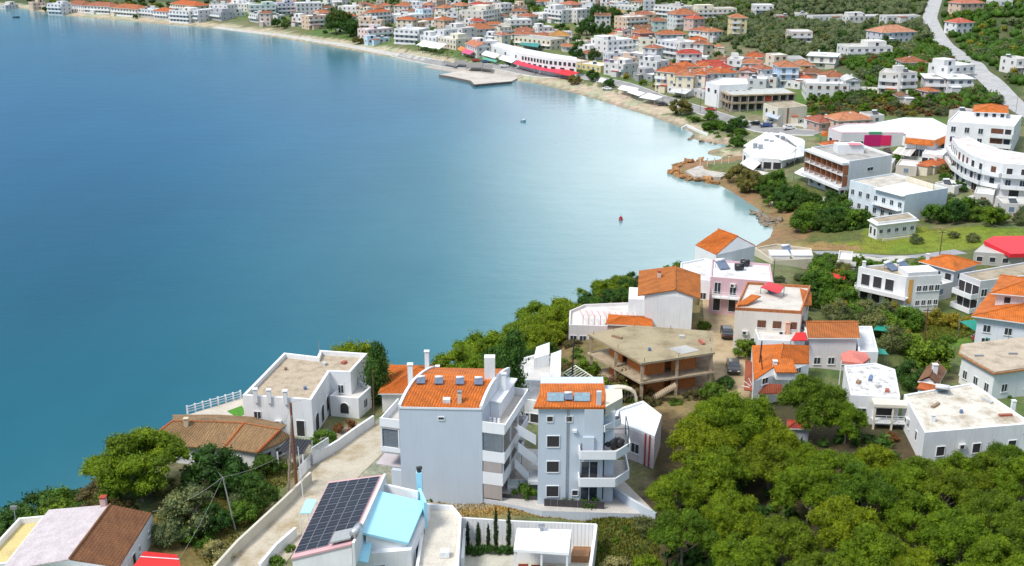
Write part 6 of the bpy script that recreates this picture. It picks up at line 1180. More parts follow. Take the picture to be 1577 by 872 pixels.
# ------------------------------------------------------------------ the town behind the bay
# (x0,y0, x1,y1 of the front eave, depth m, storeys, roof, wall, roof colour, balcony, label)
WH3 = (.80,.80,.80); WB = (.72,.76,.80)
rows = [
 (8,9,28,7,8,1,'flat',WH3,0,0,'low white building at the far left end of the beach'),
 (50,5,70,4,10,2,'flat',PEACH,0,0,'pale peach house behind the first beach trees, far left'),
 (72,6,94,7,10,3,'flat',WB,0,'solid','tall white block left of the long orange roofed beach hotel'),
 (100,6,127,9,12,2,'hip',WH3,ORA,0,'left end house of the long orange roofed beach row'),
 (129,9,170,11,12,2,'hip',WH3,ORA,'all','second house of the long orange roofed beach row with many balconies'),
 (171,12,212,15,12,2,'hip',CREAM,ORA,'all','third house of the long orange roofed beach row before the pale gap'),
 (213,14,236,16,10,2,'flat',WB,0,'solid','pale flat building between the two orange beach roofs'),
 (236,17,259,19,10,2,'hip',WH3,ORA,'solid','white gabled beach house with orange roof beside the dark beach tree'),
 (260,16,291,18,12,3,'flat',WH3,0,'all','white three-storey beach hotel with rows of loggias'),
 (292,16,305,17,14,3,'flat',WH3,0,0,'blank white end wing of the three-storey beach hotel'),
 (262,6,300,10,12,2,'hip',CREAM,ORA,0,'orange roofed house standing behind the three-storey beach hotel'),
 (322,8,350,9,12,3,'flat',WH3,0,'solid','white villa with stepped terraces behind the beach, left of the palms'),
 (306,16,340,20,10,2,'flat',(.5,.5,.52),0,0,'grey two-storey block right of the white beach hotel'),
 (341,21,378,19,8,1,'flat',WH3,0,0,'long low white beach bar left of the red roofed house'),
 (352,5,380,7,9,2,'flat',WH3,0,0,'white house at the top edge left of the blue-green block'),
 (384,9,425,8,12,3,'flat',MINT,0,'solid','pale blue-green apartment block behind the beach'),
 (427,6,454,5,12,3,'flat',(.66,.66,.75),0,'solid','lilac white apartment block at the top edge'),
 (456,6,496,5,12,3,'flat',WH3,0,0,'white columned block at the top edge right of the lilac block'),
 (384,21,397,23,6,2,'flat',WB,0,0,'narrow grey-blue house left of the small red roof'),
 (399,21,416,21,8,3,'hip',(.7,.6,.55),RED,0,'slender house with a small red hip roof near the beach'),
 (427,25,439,24,6,1,'flat',WH3,0,0,'small white hut behind the beach pines'),
 (449,27,473,28,9,2,'flat',WH3,0,0,'white house with dark window band beside the peach house'),
 (475,26,507,24,10,3,'flat',PEACH,0,'solid','peach coloured three-storey house with red awnings near the beach'),
 (480,20,506,20,7,3,'hip',PINK,ORA,0,'pink house with orange hip roof behind the peach house'),
 (512,27,550,25,11,2,'hip',CREAM,ORA,0,'cream house with a long orange roof above the big dark beach trees'),
 (552,30,572,33,9,2,'flat',WH3,0,0,'small white house right of the long orange roof near the beach trees'),
 (572,24,606,22,14,2,'hip',WB,ORA,0,'house with large orange hip roof and a blue front behind the pink hotel'),
 (607,24,655,23,14,2,'flat',WB,0,0,'pale blue building with a dark blue awning behind the white hotel'),
 (566,12,580,13,8,2,'hip',PEACH,RED,0,'small red hip roof house left of the large orange hip roof'),
 (583,9,600,9,8,2,'hip',WH3,RED,0,'red roofed white house at the top edge above the orange hip roof'),
 (606,9,628,10,10,2,'hip',WH3,ORA,0,'white house with orange roof behind the dark blue awning'),
 (630,8,650,9,10,2,'flat',WB,0,0,'pale grey house at the top edge left of the light blue tower'),
 (651,16,666,15,9,3,'flat',PALEB,0,0,'light blue tower-like house in the crowded quarter'),
 (652,8,668,8,8,2,'hip',PINK,RED,0,'pink house with dark red roof at the top edge'),
 (668,22,686,22,9,2,'flat',CREAM,0,0,'cream flat-roofed house left of the white four-storey blocks'),
 (566,47,605,44,11,2,'flat',(.76,.60,.58),0,'all','pink two-storey hotel with arcades behind the beach'),
 (607,45,645,47,12,3,'flat',WH3,0,'all','white three-storey hotel joined to the pink hotel'),
 (647,55,672,58,9,2,'flat',WH3,0,0,'white two-storey house between the white hotel and the palms'),
 (674,57,702,62,9,2,'flat',CREAM,0,0,'cream terrace house behind the beach palms'),
 (566,61,600,59,5,1,'flat',PALEB,0,0,'low beach bar with red posts in front of the pink hotel'),
 (610,33,640,36,8,2,'flat',PEACH,0,0,'peach house with a dark red awning above the white hotel'),
 (640,38,660,40,8,1,'flat',WH3,0,0,'single-storey white house behind the white hotel'),
 (687,20,705,20,10,4,'flat',WH3,0,'solid','white four-storey block at the left of the tall apartment group'),
 (707,17,722,18,12,4,'flat',CREAM,0,0,'narrow cream four-storey block in the tall apartment group'),
 (723,20,742,22,12,3,'flat',WH3,0,'solid','white balconied block left of the big beige apartment wall'),
 (744,18,770,14,16,4,'flat',(.70,.66,.58),0,0,'big beige apartment block with a blank side wall'),
 (722,7,740,8,8,3,'hip',WH3,RED,0,'white house with a red hip roof above the tall apartment group'),
 (742,8,756,8,8,3,'hip',PEACH,RED,0,'peach house with a red roof above the beige apartment block'),
 (758,7,770,7,8,2,'hip',WH3,ORA,0,'tiny orange roof house directly above the beige apartment block'),
 (771,7,789,6,10,3,'flat',WH3,0,0,'plain white block right of the beige apartment block'),
 (791,10,812,9,8,2,'flat',PEACH,0,0,'peach house left of the field with pine clump'),
 (785,32,819,31,12,2,'flat',WH3,0,'solid','wide white villa with balconies on the green slope'),
 (728,46,763,44,13,2,'hip',WH3,ORA,0,'white house with a large orange hip roof in the town centre'),
 (686,42,712,45,10,3,'flat',WH3,0,'solid','white three-storey block left of the large orange hip roof'),
 (713,46,727,47,8,2,'flat',CREAM,0,0,'small cream house touching the large orange hip roof'),
 (680,61,704,66,9,1,'flat',WH3,0,0,'low white house between palms and orange canopy'),
 (706,58,716,60,6,1,'flat',PINK,0,0,'tiny pinkish house left of the striped orange roof'),
 (717,67,734,73,8,2,'gable',WH3,(.60,.22,.12),0,'white house with a striped orange-red gable roof at the quay'),
 (738,66,768,64,10,2,'flat',WH3,0,0,'white gabled building right of the striped roof at the quay'),
 (746,56,772,57,8,1,'flat',WB,0,0,'pale low building behind the quay restaurants'),
 (773,55,786,54,7,3,'hip',CREAM,(.5,.2,.12),0,'narrow cream house with a small red roof behind the quay'),
 (792,57,848,63,12,2,'flat',CREAM,0,0,'long cream taverna building with a teal awning'),
 (829,43,852,42,8,2,'flat',WH3,0,0,'white two-storey house behind the teal awning taverna'),
 (847,56,877,56,11,2,'hip',CREAM,YOR,0,'cream house with a yellow-orange hip roof'),
 (838,14,866,17,12,3,'flat',WB,0,'solid','white curved-balcony apartment block on the green slope'),
 (842,4,860,6,10,2,'flat',WH3,0,0,'white house at the top edge above the curved-balcony block'),
 (862,6,880,8,9,2,'hip',WH3,(.55,.18,.10),0,'white house with a red roof at the top edge'),
 (877,14,895,14,9,1,'hip',(.5,.42,.36),BRN,0,'low house with a dark brown roof left of the white cube house'),
 (889,16,921,14,12,3,'flat',WH3,0,0,'plain white cube house above the dark round trees'),
 (896,4,918,4,10,2,'flat',WH3,0,0,'white house at the top edge above the white cube house'),
 (935,20,965,20,11,1,'hip',WH3,(.55,.38,.16),0,'white bungalow with a yellow ochre hip roof'),
 (940,8,990,12,8,1,'flat',WB,0,0,'long pale sheds above the ochre hip roof'),
 (925,4,948,4,8,1,'flat',WH3,0,0,'small white shed at the top edge, centre right'),
 (965,28,998,26,12,3,'flat',PEACH,0,'solid','peach apartment house right of the dark round trees'),
 (906,63,935,64,12,2,'hip',WH3,ORA,0,'white house with a bright orange hip roof in the town centre right'),
 (936,64,975,61,14,3,'flat',WH3,0,0,'largest white block with blank walls right of the bright orange hip roof'),
 (946,47,956,48,6,2,'hip',PEACH,RED,0,'narrow peach house behind the largest white block'),
 (957,48,971,48,7,2,'gable',WH3,(.6,.4,.35),0,'white gabled house on the hill behind the largest white block'),
 (986,52,1008,51,9,2,'hip',(.6,.2,.18),RED,0,'red house with awning and red roof below the peach apartment house'),
 (1006,33,1027,33,9,3,'hip',MINT,ORA,0,'mint green tower house with an orange hip roof'),
 (1008,8,1050,12,14,3,'flat',WH3,0,'solid','white long apartment house at the top, right of centre'),
 (1041,23,1077,22,12,3,'hip',WB,ORA,'solid','white-blue apartment house with an orange roof among olive trees'),
 (1068,30,1086,29,9,2,'hip',(.7,.5,.45),(.58,.12,.06),0,'white and red house with red awnings beside the olive grove'),
 (1076,15,1135,14,12,2,'flat',CREAM,0,'all','long cream two-storey building among the olive trees at the top'),
 (1127,28,1151,28,10,4,'hip',(.78,.68,.38),ORA,0,'yellow tower house with an orange roof in the olive grove'),
 (1163,9,1192,9,11,2,'flat',WH3,0,'solid','white villa standing alone in the olive grove near the top'),
 (1196,25,1214,25,8,1,'flat',(.40,.33,.28),0,0,'low brownish shed in the olive grove'),
 (1219,50,1252,50,12,2,'flat',(.66,.58,.52),0,'all','rosy beige villa with columns in the olive grove'),
 (1104,73,1114,73,6,1,'hip',CREAM,(.55,.25,.12),0,'tiny hut with faded orange roof in the olive grove'),
 (986,62,1010,62,10,3,'flat',(.72,.70,.55),0,0,'cream yellow flat house left of the grey-white block'),
 (1012,62,1045,67,12,3,'flat',(.6,.62,.66),0,'solid','grey-white three-storey block in the centre right'),
 (1047,67,1072,66,10,3,'flat',WH3,0,'rail','white house with dark glass front beside the orange hip roof'),
 (1073,70,1098,69,11,2,'hip',CREAM,ORA,0,'cream house with an orange hip roof on the edge of the grove'),
 (1051,91,1070,93,5,1,'flat',WH3,0,0,'left one of two small white sheds with dark openings'),
 (1069,88,1089,89,5,1,'flat',WH3,0,0,'right one of two small white sheds with dark openings'),
 (1015,102,1041,101,10,1,'hip',PINK,ORA,0,'pinkish house with an orange roof behind the yellow villa row'),
 (984,94,1012,97,10,2,'flat',WB,0,0,'pale blue-white house left of the pinkish house'),
 (925,82,958,86,10,1,'flat',(.4,.4,.42),0,0,'grey-roofed open bar with purple shade left of centre right'),
 (960,82,1000,86,10,1,'flat',(.45,.45,.48),0,0,'long grey-roofed restaurant right of the purple shade bar'),
 (1010,110,1040,113,12,3,'hip',(.76,.68,.50),ORA,0,'left yellow villa of the orange roofed villa row'),
 (1041,117,1068,118,12,3,'hip',(.76,.68,.50),ORA,0,'front yellow villa of the orange roofed villa row'),
 (1070,115,1086,116,12,3,'hip',(.78,.74,.62),ORA,0,'narrow cream villa of the orange roofed villa row'),
 (1087,114,1108,113,11,3,'hip',(.78,.74,.66),ORA,0,'cream white villa near the right end of the villa row'),
 (1109,114,1135,112,11,2,'hip',WH3,ORA,0,'white villa at the right end of the orange roofed villa row'),
 (1054,104,1076,103,10,2,'hip',CREAM,ORA,0,'cream house with orange roof in the second line of the villa row, left'),
 (1078,103,1100,103,10,2,'hip',CREAM,ORA,0,'cream house with orange roof in the second line of the villa row, right'),
 (1108,106,1130,105,10,2,'hip',WH3,RED,0,'white house with red roof behind the right end of the villa row'),
 (1138,111,1162,112,10,2,'gable',(.78,.5,.45),(.55,.15,.06),0,'house with a coral wall and red-orange gable roof'),
 (1144,98,1172,99,11,2,'hip',WH3,ORA,0,'white house with an orange roof above the coral walled house'),
 (1120,92,1143,93,10,2,'flat',WH3,0,0,'white domed-looking house below the olive slope'),
 (1147,88,1173,89,10,2,'hip',WH3,(.50,.12,.03),0,'white house with a double deep orange roof below the olive slope'),
 (1174,108,1193,107,9,2,'hip',WH3,ORA,0,'small white house with orange roof left of the light blue house'),
 (1200,104,1231,104,11,3,'hip',(.50,.66,.84),ORA,'rail','light blue three-storey house with an orange roof'),
 (1232,101,1254,101,10,2,'hip',(.80,.64,.26),ORA,0,'yellow house joined to the light blue house'),
 (1208,92,1240,92,11,1,'flat',WB,0,0,'grey-white flat house behind the light blue house'),
 (1244,86,1288,88,13,2,'slab',(.66,.62,.55),0,'rail','beige house with wide roof slabs above the yellow house'),
 (1236,113,1270,113,9,1,'hip',(.6,.4,.3),BRN,0,'low brown-roofed house below the yellow house'),
 (1243,130,1308,131,12,2,'flat',WH3,0,0,'long white blank-walled building with a dark hedge in front'),
 (1270,120,1306,120,11,2,'hip',WH3,ORA,0,'orange hip roof house behind the long white blank building'),
 (1303,125,1325,125,9,2,'gable',WH3,(.7,.7,.68),0,'white gable-roofed house at the right end of the long white building'),
 (1200,124,1232,128,8,1,'flat',WH3,0,0,'white market shed with cloth roofs behind the concrete arcade'),
 (1210,121,1250,122,7,1,'hip',(.6,.3,.2),(.60,.16,.07),0,'low red-orange roofs between the light blue house and the long white building'),
 (1150,122,1180,124,9,2,'flat',(.62,.63,.65),0,0,'grey-white block with dark terrace behind the concrete arcade'),
 (1181,120,1196,121,7,2,'flat',WH3,0,0,'small white block right of the dark terrace block'),
 (1252,26,1304,25,8,1,'flat',WH3,0,0,'left building of the three long white bungalows at the top right'),
 (1308,26,1362,25,8,1,'flat',WH3,0,0,'middle building of the three long white bungalows at the top right'),
 (1366,26,1418,25,8,1,'flat',WH3,0,0,'right building of the three long white bungalows at the top right'),
 (1359,51,1410,49,13,2,'hip',(.74,.76,.84),(.60,.28,.16),0,'white house with a thin orange roof edge below the white bungalows'),
 (1307,74,1375,73,13,2,'flat',WH3,0,'solid','white villa with round arches and a beige roof strip'),
 (1392,97,1428,97,10,1,'hip',WH3,ORA,0,'bungalow with a long orange roof in the orchard'),
 (1354,113,1387,115,12,3,'flat',(.70,.66,.60),0,0,'beige villa half with paired square windows left of the white rounded bay'),
 (1388,114,1413,113,10,3,'flat',WH3,0,'solid','white rounded bay half of the beige and white villa'),
 (1426,121,1460,122,12,2,'slab',(.62,.6,.6),0,'solid','left half of the long grey house with flat slab roof'),
 (1461,122,1500,122,12,2,'slab',(.74,.74,.76),0,'solid','right half of the long grey house with white shuttered bands'),
 (1460,104,1502,101,10,2,'flat',WH3,0,0,'white cube house with an orange roof patch next to the diagonal road'),
 (1474,36,1500,35,9,2,'hip',WH3,(.58,.14,.08),0,'white house with a red-orange roof right of the diagonal road'),
 (1480,6,1516,5,10,2,'hip',PEACH,(.58,.2,.12),0,'peach house with red roof at the top right of the diagonal road'),
 (1566,93,1590,92,9,2,'flat',WH3,0,0,'white house at the right edge among the orchards'),
 (1530,2,1560,2,9,1,'flat',WH3,0,0,'low pale shed at the top right corner'),
 (1238,186,1254,188,6,1,'flat',WH3,0,0,'tiny white box hut left of the magenta shop hall'),
 (1262,190,1290,188,9,1,'hip',(.5,.35,.3),(.40,.12,.07),0,'low rust-red roofed cafe behind the magenta shop hall'),
 (1292,187,1342,184,9,1,'hip',(.7,.5,.4),(.62,.25,.12),0,'low salmon orange roofed hall behind the magenta shop hall'),
 (1228,22,1246,22,8,1,'flat',WH3,0,0,'small white hut left of the long white bungalows'),
 (860,92,885,97,8,1,'flat',PEACH,0,0,'low peach shop at the right end of the red awnings'),
 (888,98,925,103,9,1,'flat',YEL,0,0,'yellow low shop building near the beach trees'),
 (930,97,960,101,9,2,'flat',(.68,.66,.64),0,0,'pale grey building behind the coastal road'),
 (880,74,905,78,8,1,'flat',WH3,0,0,'low white house above the dark green round bush in the centre'),
 (975,113,1005,117,9,1,'flat',(.34,.34,.34),0,0,'grey pergola-roofed cafe left of the villa row'),
 (1068,138,1084,143,7,1,'flat',(.6,.6,.6),0,0,'small pale shop left of the raspberry canopy'),
 (1028,133,1060,139,7,1,'flat',WH3,0,0,'low white cafe roofs below the villa row'),
 (888,40,905,41,8,1,'flat',WH3,0,0,'small white shed left under the dark round trees'),
 (700,34,722,36,8,2,'flat',WH3,0,0,'white flat house under the tall apartment group, left'),
 (520,10,548,11,10,2,'flat',WH3,0,0,'white flat house above the big dark beach trees'),
 (548,16,564,17,9,2,'flat',CREAM,0,0,'cream flat house right above the beach trees'),
 (664,33,684,35,9,2,'flat',WH3,0,0,'white flat house left of the white four-storey block'),
 (820,20,836,22,8,2,'flat',WH3,0,0,'white flat house left of the curved-balcony block'),
 (668,46,684,48,9,3,'flat',WB,0,0,'pale three-storey house left of the stepped white blocks'),
]
for (x0,y0,x1,y1,d,n,rf,wc_,rcl,bal,lab) in rows:
    b = town('house', lab, (x0,y0), (x1,y1), d, n, rf, wc_, rcl or ORA, bal=bal or None, sh=2.8)
    b.lab = lab
for (x0,y0,x1,y1,d,n,rf,wc_,rcl,bal,lab) in [
 (1318,212,1338,214,8,1,'flat',WH3,0,0,'low white annex between the shop hall and the brown-screened hotel'),
 (1380,256,1412,259,8,1,'flat',(.6,.55,.5),0,0,'low patchy-roofed annex in front of the courtyard awning'),
 (1352,252,1374,254,7,1,'flat',WH3,0,0,'small white roof room behind the pale blue-white building'),
 (1418,252,1440,256,7,1,'hip',CREAM,ORA,0,'small orange-roofed cream hut beside the curved apartments'),
 (1440,284,1470,290,6,1,'flat',WH3,0,0,'long low white garage wall right of the pale blue-white building'),
 (1500,300,1530,303,7,1,'flat',(.68,.66,.62),0,0,'low white shed with flat roof below the car yard'),
 (1545,316,1600,318,7,1,'flat',WH3,0,0,'low white wall house at the right edge under the dark round tree'),
 (1262,222,1276,226,6,1,'hip',PEACH,ORA,0,'tiny peach kiosk with orange roof left of the hotel cornice'),
 (1340,180,1362,179,7,1,'flat',(.72,.7,.68),0,0,'small pale shed behind the marquee roof'),
 (1216,178,1232,178,6,1,'flat',CREAM,0,0,'small cream shed right of the cream block'),
 (1492,176,1512,172,7,1,'flat',(.64,.6,.56),0,0,'grey-beige shed behind the three-storey white apartment house'),
 (1385,150,1405,150,6,1,'gable',WH3,BRN,0,'tiny white shed below the white rounded bay'),
 (1430,142,1446,141,6,1,'hip',PINK,RED,0,'small red-roofed hut below the long grey house'),
 (1415,440,1432,446,6,1,'flat',(.66,.66,.66),0,0,'low grey shed in the gap between striped house and orange roof window house'),
 (1290,402,1312,404,6,1,'flat',(.6,.58,.52),0,0,'low beige outbuilding on the lane right of the beige field house'),
 (1420,588,1440,592,5,1,'gable',WH3,BRN,0,'small brown-gabled shed behind the wide stained roof')]:
    town('house', lab, (x0,y0), (x1,y1), d, n, rf, wc_, rcl or ORA, sh=2.7)
# smaller houses crowded between them
marks = [(130,4,'the far left beach row'),(280,6,'the three-storey beach hotel'),(405,10,'the blue-green block'),(490,14,'the peach beach house'),(545,20,'the big dark beach trees'),(590,30,'the pink hotel'),(632,20,'the navy awning building'),(672,30,'the crowded quarter edge'),(700,50,'the beach palms'),(745,36,'the central orange roof'),(757,20,'the beige apartment wall'),(800,30,'the white slope villa'),(820,55,'the teal awning taverna'),(852,25,'the curved-balcony block'),(905,25,'the white cube house'),(920,68,'the bright orange hip roof'),(955,68,'the largest white block'),(980,35,'the peach apartment house'),(1016,35,'the mint tower house'),(1000,70,'the cream yellow flat house'),(1045,70,'the grey-white block'),(960,95,'the purple shade bar'),(1000,105,'the yellow villa row'),(1090,100,'the second villa line'),(1150,105,'the coral walled house'),(1210,112,'the light blue house'),(1260,122,'the long white blank building'),(1170,118,'the concrete arcade'),(860,85,'the waterfront awnings'),(905,100,'the yellow shop')]
fr_n = random.Random(77); got = []
poly_t = [(300,2),(1000,0),(1100,60),(1180,95),(1240,118),(1200,130),(1080,126),(985,112),(930,98),(870,84),(780,62),(700,66),(600,56),(470,36),(330,22)]
wt_ = [tuple(PG(x, y).to_2d()) for x, y in poly_t]
for _ in range(4000):
    if len(got) >= 85: break
    px = fr_n.uniform(300, 1240); py = fr_n.uniform(0, 130); p = PG(px, py)
    if not inside(wt_, np.array([p.x]), np.array([p.y]))[0] or Dsh(p.x, p.y) < 24: continue
    w_ = fr_n.uniform(6, 11)
    if any((a-p.x)**2+(b_-p.y)**2 < (c*.72+w_*.55)**2 for a, b_, c in FOOT): continue
    w_ = w_*fr_n.choice((1, 1, .8, 1.5)); n_ = fr_n.choice((1, 1, 2, 2, 3)); sc_ = 1/mpp(px, py, p.z); hw = w_*sc_/2; up = n_*2.7*sc_*.93; tl = fr_n.uniform(-2.2, 2.2)
    wn, wcx = fr_n.choice((('white', WH3), ('white', WH3), ('off-white', (.74,.72,.68)), ('cream', CREAM), ('peach', PEACH), ('pale grey', (.6,.62,.65)), ('pale blue', WB)))
    rn, rx, rcx = fr_n.choice((('flat roof', 'flat', ORA), ('flat roof', 'flat', ORA), ('orange roof', 'hip', ORA), ('orange roof', 'hip', ORA), ('dark red roof', 'hip', RED), ('brown roof', 'gable', BRN)))
    mx_, my_, mn = min(marks, key=lambda q: (q[0]-px)**2+4*(q[1]-py)**2); side = 'behind' if py < my_-5 else ('in front of' if py > my_+5 else ('left of' if px < mx_ else 'right of'))
    lab = 'small %s %s house with %s %s %s' % (wn, ('', 'single-storey', 'two-storey', 'three-storey')[n_], rn, side, mn)
    town('house', lab, (px-hw, py-up-tl/2), (px+hw, py-up+tl/2), fr_n.uniform(6, 9), n_, rx, wcx, rcx, sh=2.7, group='infill houses of the town' ); got.append(1)
# beachfront specials
t = thing('restaurant', 'long white two-storey waterfront restaurant with a row of dark window bays', 'restaurant', PG(830,100)); 
def wf(name, label, cat, pts, h, wall, roof, **k): return mb_(name, label, cat, pts, h, paint(wall), roof, **k)
bpy.data.objects.remove(t)
h = wf('restaurant', 'long white two-storey waterfront restaurant with a row of dark window bays', 'restaurant', [(755,71),(803,84),(845,91),(888,95),(888,90),(848,84),(806,76),(764,66)], 5.6, WH3, ROOFW, par=.5)
for i in (1, 2): l = h.edge(i)[3]; h.row(i, int(l/2.2), h.zg+3.2, 1.5, 1.7, 'dark'); h.row(i, int(l/4), h.zg+.3, 2.4, 2.0, 'dark')
h.row(3, 3, h.zg+3.2, 1.0, 1.7, 'dark'); h.row(0, 3, h.zg+3.2, 1.6, 1.5, 'dark')
def canopy(label, pp, hs, m, name='awning', cat='awning', th=.1):
    t = thing(name, label, cat, PG(*pp[0])); w = [PG(x, y, q) for (x, y), q in zip(pp, hs)]; mb = MB(); mb.slope(*w, th); link('canopy', mb.mesh('canopy', m, off=t.location), t)
    for p in w: mb = MB(); mb.box(p.x-.09, p.y-.09, p.z-hs[0]-.5, p.x+.09, p.y+.09, p.z-th); link('post', mb.mesh('post', METAL, off=t.location), t)
    return t
RAS = plain('raspberry', (.62,.04,.08), .6); WCV = paint((.80,.80,.82), 'white_sheet', .06); GCV = plain('grey_shade', (.20,.19,.18), .8)
canopy('left half of the long red waterfront awning', [(790,98),(822,106),(836,101),(798,92)], (2.8,2.8,3.4,3.4), RAS)
canopy('right half of the long red waterfront awning', [(823,106.2),(862,113),(868,107),(837,101)], (2.8,2.8,3.4,3.4), RAS)
canopy('flat vivid red awning at the right end of the waterfront awnings', [(852,112),(878,117),(892,112),(868,106)], (2.7,2.7,3.3,3.3), plain('vivid_red', (.68,.02,.03), .6))
canopy('white sheet canopy left of the long red awning', [(768,91),(788,97),(798,90),(774,85)], (2.8,2.8,3.3,3.3), WCV, 'canopy', 'canopy')
canopy('white canopy over the green fronted restaurant at the quay', [(741,84),(762,90),(770,84),(748,78)], (2.8,2.8,3.3,3.3), WCV, 'canopy', 'canopy')
canopy('green low awning in front of the quay restaurant', [(742,91),(764,96),(766,93),(744,88)], (1.6,1.6,2.2,2.2), plain('sea_green_cloth', (.10,.34,.26), .7))
canopy('pink awning beside the striped orange roof at the quay', [(711,81),(724,84),(730,79),(716,75)], (2.6,2.6,3.2,3.2), plain('pink_cloth', (.66,.10,.20), .7))
canopy('small orange awning left of the pink awning at the quay', [(704,76),(712,79),(717,74),(709,71)], (2.6,2.6,3.2,3.2), plain('orange_cloth', (.70,.22,.06), .7))
canopy('teal awning along the front of the cream taverna', [(800,69),(828,73),(832,67),(803,63)], (2.6,2.6,3.2,3.2), plain('teal_dark', (.03,.24,.22), .7))
canopy('dark blue awning on the pale blue building in the crowded quarter', [(612,27),(652,25),(652,23),(612,25)], (3.4,3.4,4.0,4.0), plain('navy_cloth', (.02,.05,.18), .7))
canopy('thatched grey round beach shelter next to the quay, larger one', [(718,103),(742,104),(744,97),(722,96)], (2.4,2.4,2.8,2.8), GCV, 'beach_shelter', 'shelter', .3)
canopy('grey shelter roof behind the larger beach shelter', [(698,97),(718,99),(720,94),(702,92)], (2.4,2.4,2.7,2.7), GCV, 'beach_shelter', 'shelter', .2)
canopy('long grey shelter frame on the sand left of the quay', [(681,96),(700,101),(702,98),(684,93)], (2.0,2.0,2.4,2.4), GCV, 'beach_shelter', 'shelter', .15)
canopy('open shelter frame right of the larger beach shelter', [(742,105),(757,107),(758,101),(744,99)], (2.2,2.2,2.4,2.4), GCV, 'beach_shelter', 'shelter', .1)
canopy('long white beach bar roof between the beach trees and the coastal road', [(951,137),(978,143),(984,136),(958,131)], (2.6,2.6,2.8,2.8), WCV, 'canopy', 'canopy')
canopy('white flat beach bar roof left of the round tamarisk, front one', [(984,150),(1008,154),(1021,149),(998,143)], (2.6,2.6,2.8,2.8), WCV, 'canopy', 'canopy')
canopy('white beach bar roof joined behind the front bar roof', [(966,142),(984,148),(994,143),(976,138)], (2.6,2.6,2.8,2.8), WCV, 'canopy', 'canopy')
canopy('small white canopy between the two dark beach trees', [(921,125),(931,127),(934,122),(925,120)], (2.6,2.6,2.8,2.8), WCV, 'canopy', 'canopy')
canopy('purple shade canopy of the bar in the centre right', [(930,98),(950,100),(948,92),(930,91)], (2.4,2.4,2.6,2.6), plain('purple_cloth', (.16,.05,.12), .8))
canopy('small grey-roofed beach hut canopy in front of the white hotel', [(640,70),(676,76),(688,68),(652,62)], (2.8,2.8,3.2,3.2), WCV, 'canopy', 'canopy')
canopy('long flat cafe roof below the villa row, front side', [(1030,141),(1056,145),(1066,138),(1040,134)], (2.6,2.6,3.0,3.0), paint((.58,.58,.58)), 'canopy', 'canopy')
# ------------------------------------------------------------------ promontory, rocks, shore walls
def rock_mesh(seed):
    g = np.random.default_rng(seed); v = IV*(1+g.normal(0, .22, (12, 1)))*np.array((1, .8, .6)); me = bpy.data.meshes.new('rock'); me.from_pydata([tuple(x) for x in v], [], [tuple(int(i) for i in f) for f in IF]); me.materials.append(RK)
    bm = __import__('bmesh').new(); bm.from_mesh(me); __import__('bmesh').ops.subdivide_edges(bm, edges=bm.edges, cuts=1, use_grid_fill=True)
    for q in bm.verts: q.co += Vector(g.normal(0, .07, 3))
    bm.to_mesh(me); bm.free(); return me
def rkm(m, t, b):
    g = N('ShaderNodeTexCoord', t); n1 = noise(t, 1.3, 7, g.outputs['Object'], .7); oi = N('ShaderNodeObjectInfo', t)
    r = ramp(t, n1.outputs['Fac'], [(.3, (.12,.07,.035)), (.5, (.42,.20,.07)), (.7, (.54,.34,.15))]); r2 = ramp(t, oi.outputs['Random'], [(0, (.55,.6,.7)), (.6, (1,1,1))])
    t.links.new(mixc(t, 1.0, r.outputs[0], r2.outputs[0], 'MULTIPLY'), b.inputs['Base Color']); b.inputs['Roughness'].default_value = .95; bump(t, b, n1.outputs['Fac'], .3)
RK = mat('shore_rock', rkm); RM = [rock_mesh(i) for i in range(5)]
RK = plain('grey_boulder', (.22,.17,.12), .95, 0, .45, 1.5); RM2 = [rock_mesh(i+9) for i in range(4)]
rg = random.Random(4)
def rocks(line, n, s0, s1, label, grp, jit=1.5, ms=None):
    w = [P(x, y, .3) for x, y in line]
    for i in range(n):
        f = (i+rg.random())/n*(len(w)-1); k = min(int(f), len(w)-2); p = w[k].lerp(w[k+1], f-k); s = rg.uniform(s0, s1)
        o = link('rock', (ms or RM)[i % 4], None, (p.x+rg.uniform(-jit, jit), p.y+rg.uniform(-jit, jit), rg.uniform(-.1, .5)*s)); o.scale = (s, s*rg.uniform(.8, 1.2), s*rg.uniform(.6, 1.0)); o.rotation_euler = (rg.uniform(-.3,.3), rg.uniform(-.3,.3), rg.uniform(0, 6.28)); tag(o, label, 'rock', grp)
rocks([(1090,247),(1052,251),(1040,257),(1038,265),(1050,273),(1075,277),(1100,281)], 46, .9, 1.9, 'orange-brown rock of the crust around the small promontory', 'rocks round the promontory', .8)
rocks([(1162,325),(1178,333),(1188,344),(1180,336),(1200,342)], 24, .6, 1.3, 'grey-brown boulder heaped on the shore below the dark bushes', 'boulders on the near shore', 2.2, RM2)
rocks([(1066,207),(1064,214),(1085,218),(1110,223)], 7, .6, 1.1, 'ochre rock on the small point behind the promontory', 'rocks on the second point', 1.2, RM2)
rocks([(1095,232),(1105,236),(1130,240)], 4, .6, 1.1, 'yellowish rock ledge block in the cove left of the restaurant', 'rocks in the cove', 1.0)
mb = MB(); w = ccw([(q.x, q.y) for q in (P(1055,263,1.6), P(1070,271,1.6), P(1110,272,1.6), P(1130,264,1.6), P(1118,254,1.6), P(1075,255,1.6))]); mb.prism(w, -1, 1.45); tag(link('promontory_terrace', mb.mesh('promontory_terrace', slab((.50,.47,.42), (.38,.34,.28), 'pale_paving2'))), 'pale paved terrace on top of the orange rock promontory', 'terrace')
